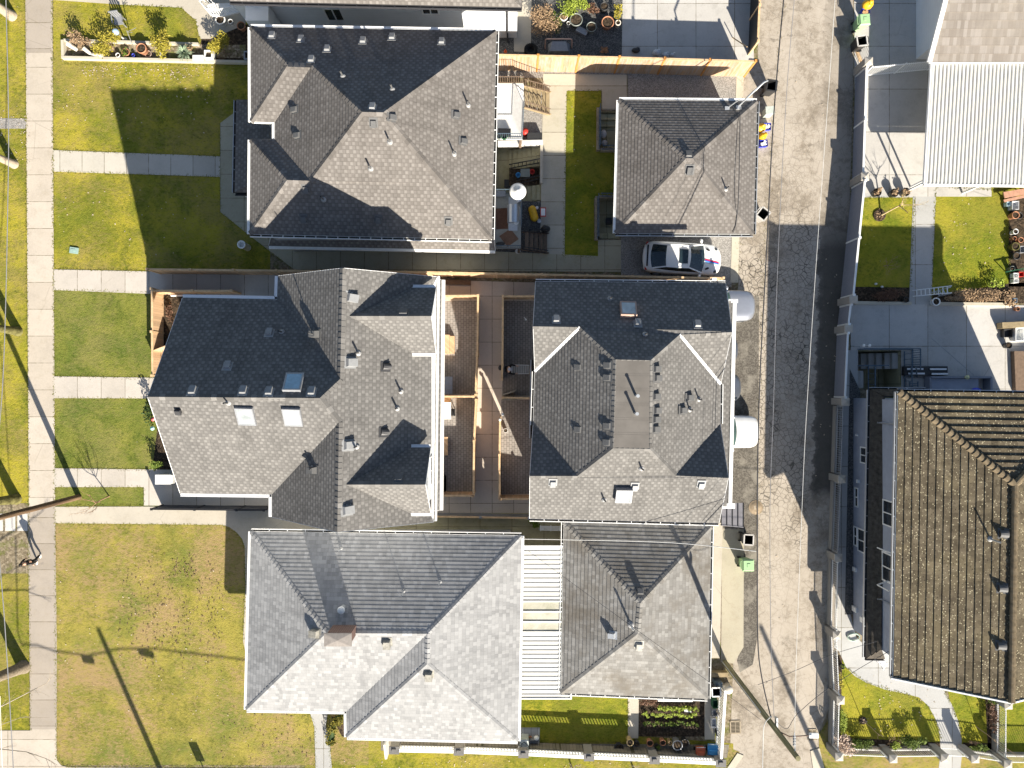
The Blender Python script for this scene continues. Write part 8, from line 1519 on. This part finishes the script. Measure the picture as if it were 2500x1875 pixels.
def person(label, loc, rz, hands, feet, trousers, jacket, hat, hair, shoes=SHOE_WHITE, lean=0.0, hgt=1.0):
    """facing local +x; hands / feet are (x, y, z) targets for left (+y) and right"""
    r = thing('person', label, 'person', loc, rz); hip, sho, nk = Vector((0, 0, .92)), Vector((lean, 0, 1.40)), Vector((lean * 1.1, 0, 1.47)); hd = Vector((lean * 1.25 + .02, 0, 1.63))
    V = [(*hip, (.15, .11)), (lean * .5, 0, 1.15, (.14, .10)), (*sho, (.15, .10)), (*nk, .055), (hd.x - .02, 0, 1.56, .075), (hd.x, 0, 1.66, .095), (hd.x, 0, 1.745, .06)]; E = chain(0, 1, 2, 3, 4, 5, 6)
    def add(p, rad, to): V.append((*p, rad)); E.append((to, len(V) - 1)); return len(V) - 1
    joints = {}
    for s, (h, f) in zip((1, -1), zip(hands, feet)):
        h, f = Vector(h), Vector(f); S0 = sho + Vector((0, s * .19, -.03)); el = (S0 + h) / 2 + Vector((-.05, s * .05, -.10)); k = (hip + f) / 2 + Vector((.07, s * .05, .06)); H0 = hip + Vector((0, s * .10, -.06))
        a = add(S0, .062, 2); b = add(el, .046, a); c_ = add(h, .034, b); p = add(h + (h - el).normalized() * .07, (.042, .022), c_)
        q = add(H0, .098, 0); q = add(k, .066, q); q = add(f + Vector((-.03, 0, .10)), .046, q); add(f + Vector((.12, 0, .05)), .042, q); joints[s] = (S0, el, h, H0, k, f)
    skin('body', V, E, SKIN, r)
    for s in (1, -1):
        S0, el, h, H0, k, f = joints[s]; d = (h - el).normalized(); side = Vector((-d.y, d.x, 0)); side = side.normalized() if side.length > .1 else Vector((0, 1, 0)); base = h + d * .06
        for i in range(4): o = base + side * (.030 - .02 * i); L = (.075, .085, .08, .062)[i]; mb = MB(); mb.tube([o, o + d * L * .55 - Zv * .008, o + d * L - Zv * .03], [.0095, .0085, .0065], 7); obj('finger', mb, SKIN, r, local=True)
        mb = MB(); o = h + d * .03 - side * .035 * s; mb.tube([o, o - side * s * .035 + d * .03, o - side * s * .035 + d * .06 - Zv * .01], [.012, .010, .008], 7); obj('thumb', mb, SKIN, r, local=True)
        mb = MB(); mb.ball((f.x + .05, f.y, .055), (.145, .055, .06), 12, 8); obj('shoe', mb, shoes, r, local=True)
    V = [(hip.x, 0, .98, (.155, .115)), (lean * .5, 0, 1.16, (.165, .125)), (sho.x, 0, 1.37, (.17, .12)), (nk.x, 0, 1.45, .075)]; E = chain(0, 1, 2, 3)
    for s in (1, -1):
        S0, el, h, *_ = joints[s]; V.append((*S0, .078)); E.append((2, len(V) - 1)); V.append((*el, .060)); E.append((len(V) - 2, len(V) - 1)); V.append((*(el.lerp(h, .88)), .046)); E.append((len(V) - 2, len(V) - 1))
    skin('jacket', V, E, jacket, r)
    V = [(0, 0, .98, (.155, .12))]; E = []
    for s in (1, -1):
        *_, H0, k, f = joints[s]; V.append((*H0, .108)); E.append((0, len(V) - 1)); V.append((*k, .078)); E.append((len(V) - 2, len(V) - 1)); V.append((f.x - .03, f.y, .13, .060)); E.append((len(V) - 2, len(V) - 1))
    skin('trousers', V, E, trousers, r)
    mb = MB(); mb.ball((hd.x - .015, 0, 1.69), (.118, .102, .105), 14, 9); 
    if hat: mb.ball((hd.x + .08, 0, 1.68), (.10, .085, .02), 12, 5)
    obj('cap' if hat else 'hair', mb, hat or hair, r, local=True)
    mb = MB(); mb.ball((hd.x + .105, 0, 1.625), (.02, .014, .022), 8, 5); obj('nose', mb, SKIN, r, local=True)
    for s in (1, -1):
        mb = MB(); mb.ball((hd.x + .088, s * .035, 1.655), (.012, .013, .009), 8, 5); obj('eye', mb, BLACK, r, local=True); mb = MB(); mb.ball((hd.x - .005, s * .098, 1.64), (.022, .012, .032), 8, 5); obj('ear', mb, SKIN, r, local=True)
    mb = MB(); mb.ball((hd.x + .093, 0, 1.585), (.008, .024, .007), 8, 4); obj('mouth', mb, flat('lips', (.32, .12, .10), .6), r, local=True)
    r.scale = (hgt,) * 3; return r
p = G(97, 1362); person('person in dark clothes and white shoes walking along the sidewalk', (p.x, p.y, .031), R(-95), [(.16, .26, .93), (-.14, -.26, .92)], [(-.20, .09, 0), (.24, -.09, 0)], CLOTH_BLACK, CLOTH_BLACK, None, HAIR, hgt=.95)
p = G(1239, 901, 1.6); person('person in a dark jacket and pale cap holding a striped lounger on the patio', (p.x, p.y, .04), R(-3), [(.50, .23, 1.02), (.50, -.23, 1.02)], [(.02, .12, 0), (.05, -.12, 0)], CLOTH_BLACK, CLOTH_BLACK, CLOTH_GREY, HAIR, BIN_DARK, lean=.10)
lg = thing('folding_lounger', 'striped grey folding lounger held by the person with the pale cap', 'lounger', (p.x + .24, p.y, .04)); mb = MB(); mb.hexa([(0, -.24, .82), (.98, -.22, .45), (.98, .22, .45), (0, .24, .82)], [(.02, -.24, .92), (1.0, -.22, .55), (1.0, .22, .55), (.02, .24, .92)]); obj('cushion', mb, STRIPED, lg, local=True)
mb = MB(); [mb.beam((0, s * .265, .89), (1.02, s * .245, .50), .035, .035) for s in (-1, 1)]; [mb.beam((x, -.26, .87 - x * .38), (x, .26, .87 - x * .38), .03, .03) for x in (.0, .5, 1.02)]; obj('frame', mb, WHITE, lg, local=True)
for s in (-1, 1): mb = MB(); mb.beam((.95, s * .24, .5), (1.0, s * .24, 0), .035, .035); obj('leg', mb, WHITE, lg, local=True)
mb = MB(); mb.box((p.x + 1.40, p.y - .02, .25), (.38, .48, .42)); solo('cardboard_box', mb, CARDBOARD, 'brown cardboard box at the far end of the striped lounger', 'box'); mb = MB(); mb.ball((p.x - .42, p.y + .08, 1.05), (.13, .16, .12), 10, 7); mb.beam((p.x - .42, p.y + .08, .04), (p.x - .42, p.y + .08, 1.0), .05, .05); solo('black_bag', mb, BIN_DARK, 'round black bag hung on the patio fence behind the person', 'bag')
# ------------------------------------------------------------------ ragged lawn edges and litter
def blades_along(name, mat, lines, per_m, size, width, seed, lab=None):
    rr = random.Random(seed); mb = MB()
    for L in lines:
        P = [G(*p) for p in L]
        for a, b in zip(P, P[1:]):
            d = b - a; n = Vector((-d.y, d.x, 0)).normalized()
            for i in range(int(d.length * per_m)):
                c = a + d * rr.random() + n * rr.gauss(0, width) + Zv * .03; q = rr.uniform(0, 6.28); s = size * rr.uniform(.5, 1.5); u = Vector((cos(q), sin(q), .25)); v = Vector((-sin(q), cos(q), .1))
                mb.face([c - v * s * .22, c + u * s, c + v * s * .22])
    o = obj(name, mb, mat); o['kind'] = 'stuff'; return o
EDGES = [[(62, 0), (75, 1783)], [(128, 0), (138, 1850), (165, 1870), (640, 1872)], [(132, 367), (538, 382)], [(132, 419), (538, 432)], [(133, 657), (368, 662)], [(133, 708), (400, 714)], [(133, 919), (374, 923)], [(133, 973), (374, 973)], [(136, 1143), (380, 1147)], [(136, 1189), (352, 1189), (352, 1234), (136, 1236)], [(136, 1278), (540, 1281), (579, 1302), (598, 1335), (600, 1428), (594, 1563)],
    [(538, 301), (538, 517), (612, 577), (716, 659)], [(1384, 222), (1376, 626), (1460, 626)], [(1468, 222), (1384, 222)], [(754, 1737), (769, 1771), (770, 1875)], [(796, 1771), (803, 1800), (810, 1875)], [(2088, 484), (2232, 484), (2222, 705)], [(2284, 456), (2274, 735)], [(2286, 455), (2460, 465), (2465, 690)], [(2065, 1628), (2114, 1666), (2209, 1693), (2266, 1723), (2291, 1778), (2295, 1805)], [(2303, 1683), (2339, 1760), (2347, 1803)], [(1264, 1812), (1533, 1812), (1533, 1690)], [(158, 156), (610, 162)], [(300, 13), (443, 20), (478, 51), (488, 95)], [(1790, 1840), (1770, 1880)], [(1998, 1795), (2032, 1745)]]
blades_along('grass_tufts', leafy('edge_grass', (.055, .075, .012), (.26, .235, .04)), EDGES, 34, .075, .035, 11)
blades_along('lane_edge_weeds', leafy('lane_weeds', (.09, .085, .02), (.25, .21, .09)), [[(1913, 0), (1886, 320), (1862, 660), (1853, 1000), (1850, 1290)], [(2082, 160), (2072, 600), (2052, 1000), (2040, 1500), (2034, 1700)], [(1816, 160), (1803, 690)], [(1526, 560), (1780, 565)]], 16, .06, .09, 12)
def litter(name, mat, boxes, size, seed):
    rr = random.Random(seed); mb = MB()
    for x0, y0, x1, y1, n in boxes:
        for i in range(n):
            c = G(rr.uniform(x0, x1), rr.triangular(y0, y1)) + Zv * .045; q = rr.uniform(0, 6.28); s = size * rr.uniform(.5, 1.4); u = Vector((cos(q), sin(q), rr.uniform(-.2, .3))) * s; v = Vector((-sin(q), cos(q), rr.uniform(-.2, .2))) * s * .6
            mb.face([c - u, c - v, c + u, c + v])
    o = obj(name, mb, mat); o['kind'] = 'stuff'; return o
litter('leaf_litter', leafy('pale_leaf_litter', (.36, .27, .18), (.62, .54, .42)), [(200, 155, 520, 200, 150), (128, 140, 520, 360, 70), (0, 240, 75, 420, 60), (132, 430, 520, 650, 40), (140, 1285, 560, 1860, 120), (1880, 0, 2060, 1800, 90), (2090, 1620, 2290, 1800, 50), (2290, 470, 2460, 690, 30), (1380, 230, 1450, 620, 18), (810, 1850, 1700, 1875, 40)], .045, 21)
litter('clod_litter', flat('torn_turf_clods', (.17, .12, .07), .95, .1, var=.3), [(290, 1340, 545, 1660, 420), (540, 1720, 760, 1868, 120), (420, 1350, 480, 1420, 80)], .05, 22)
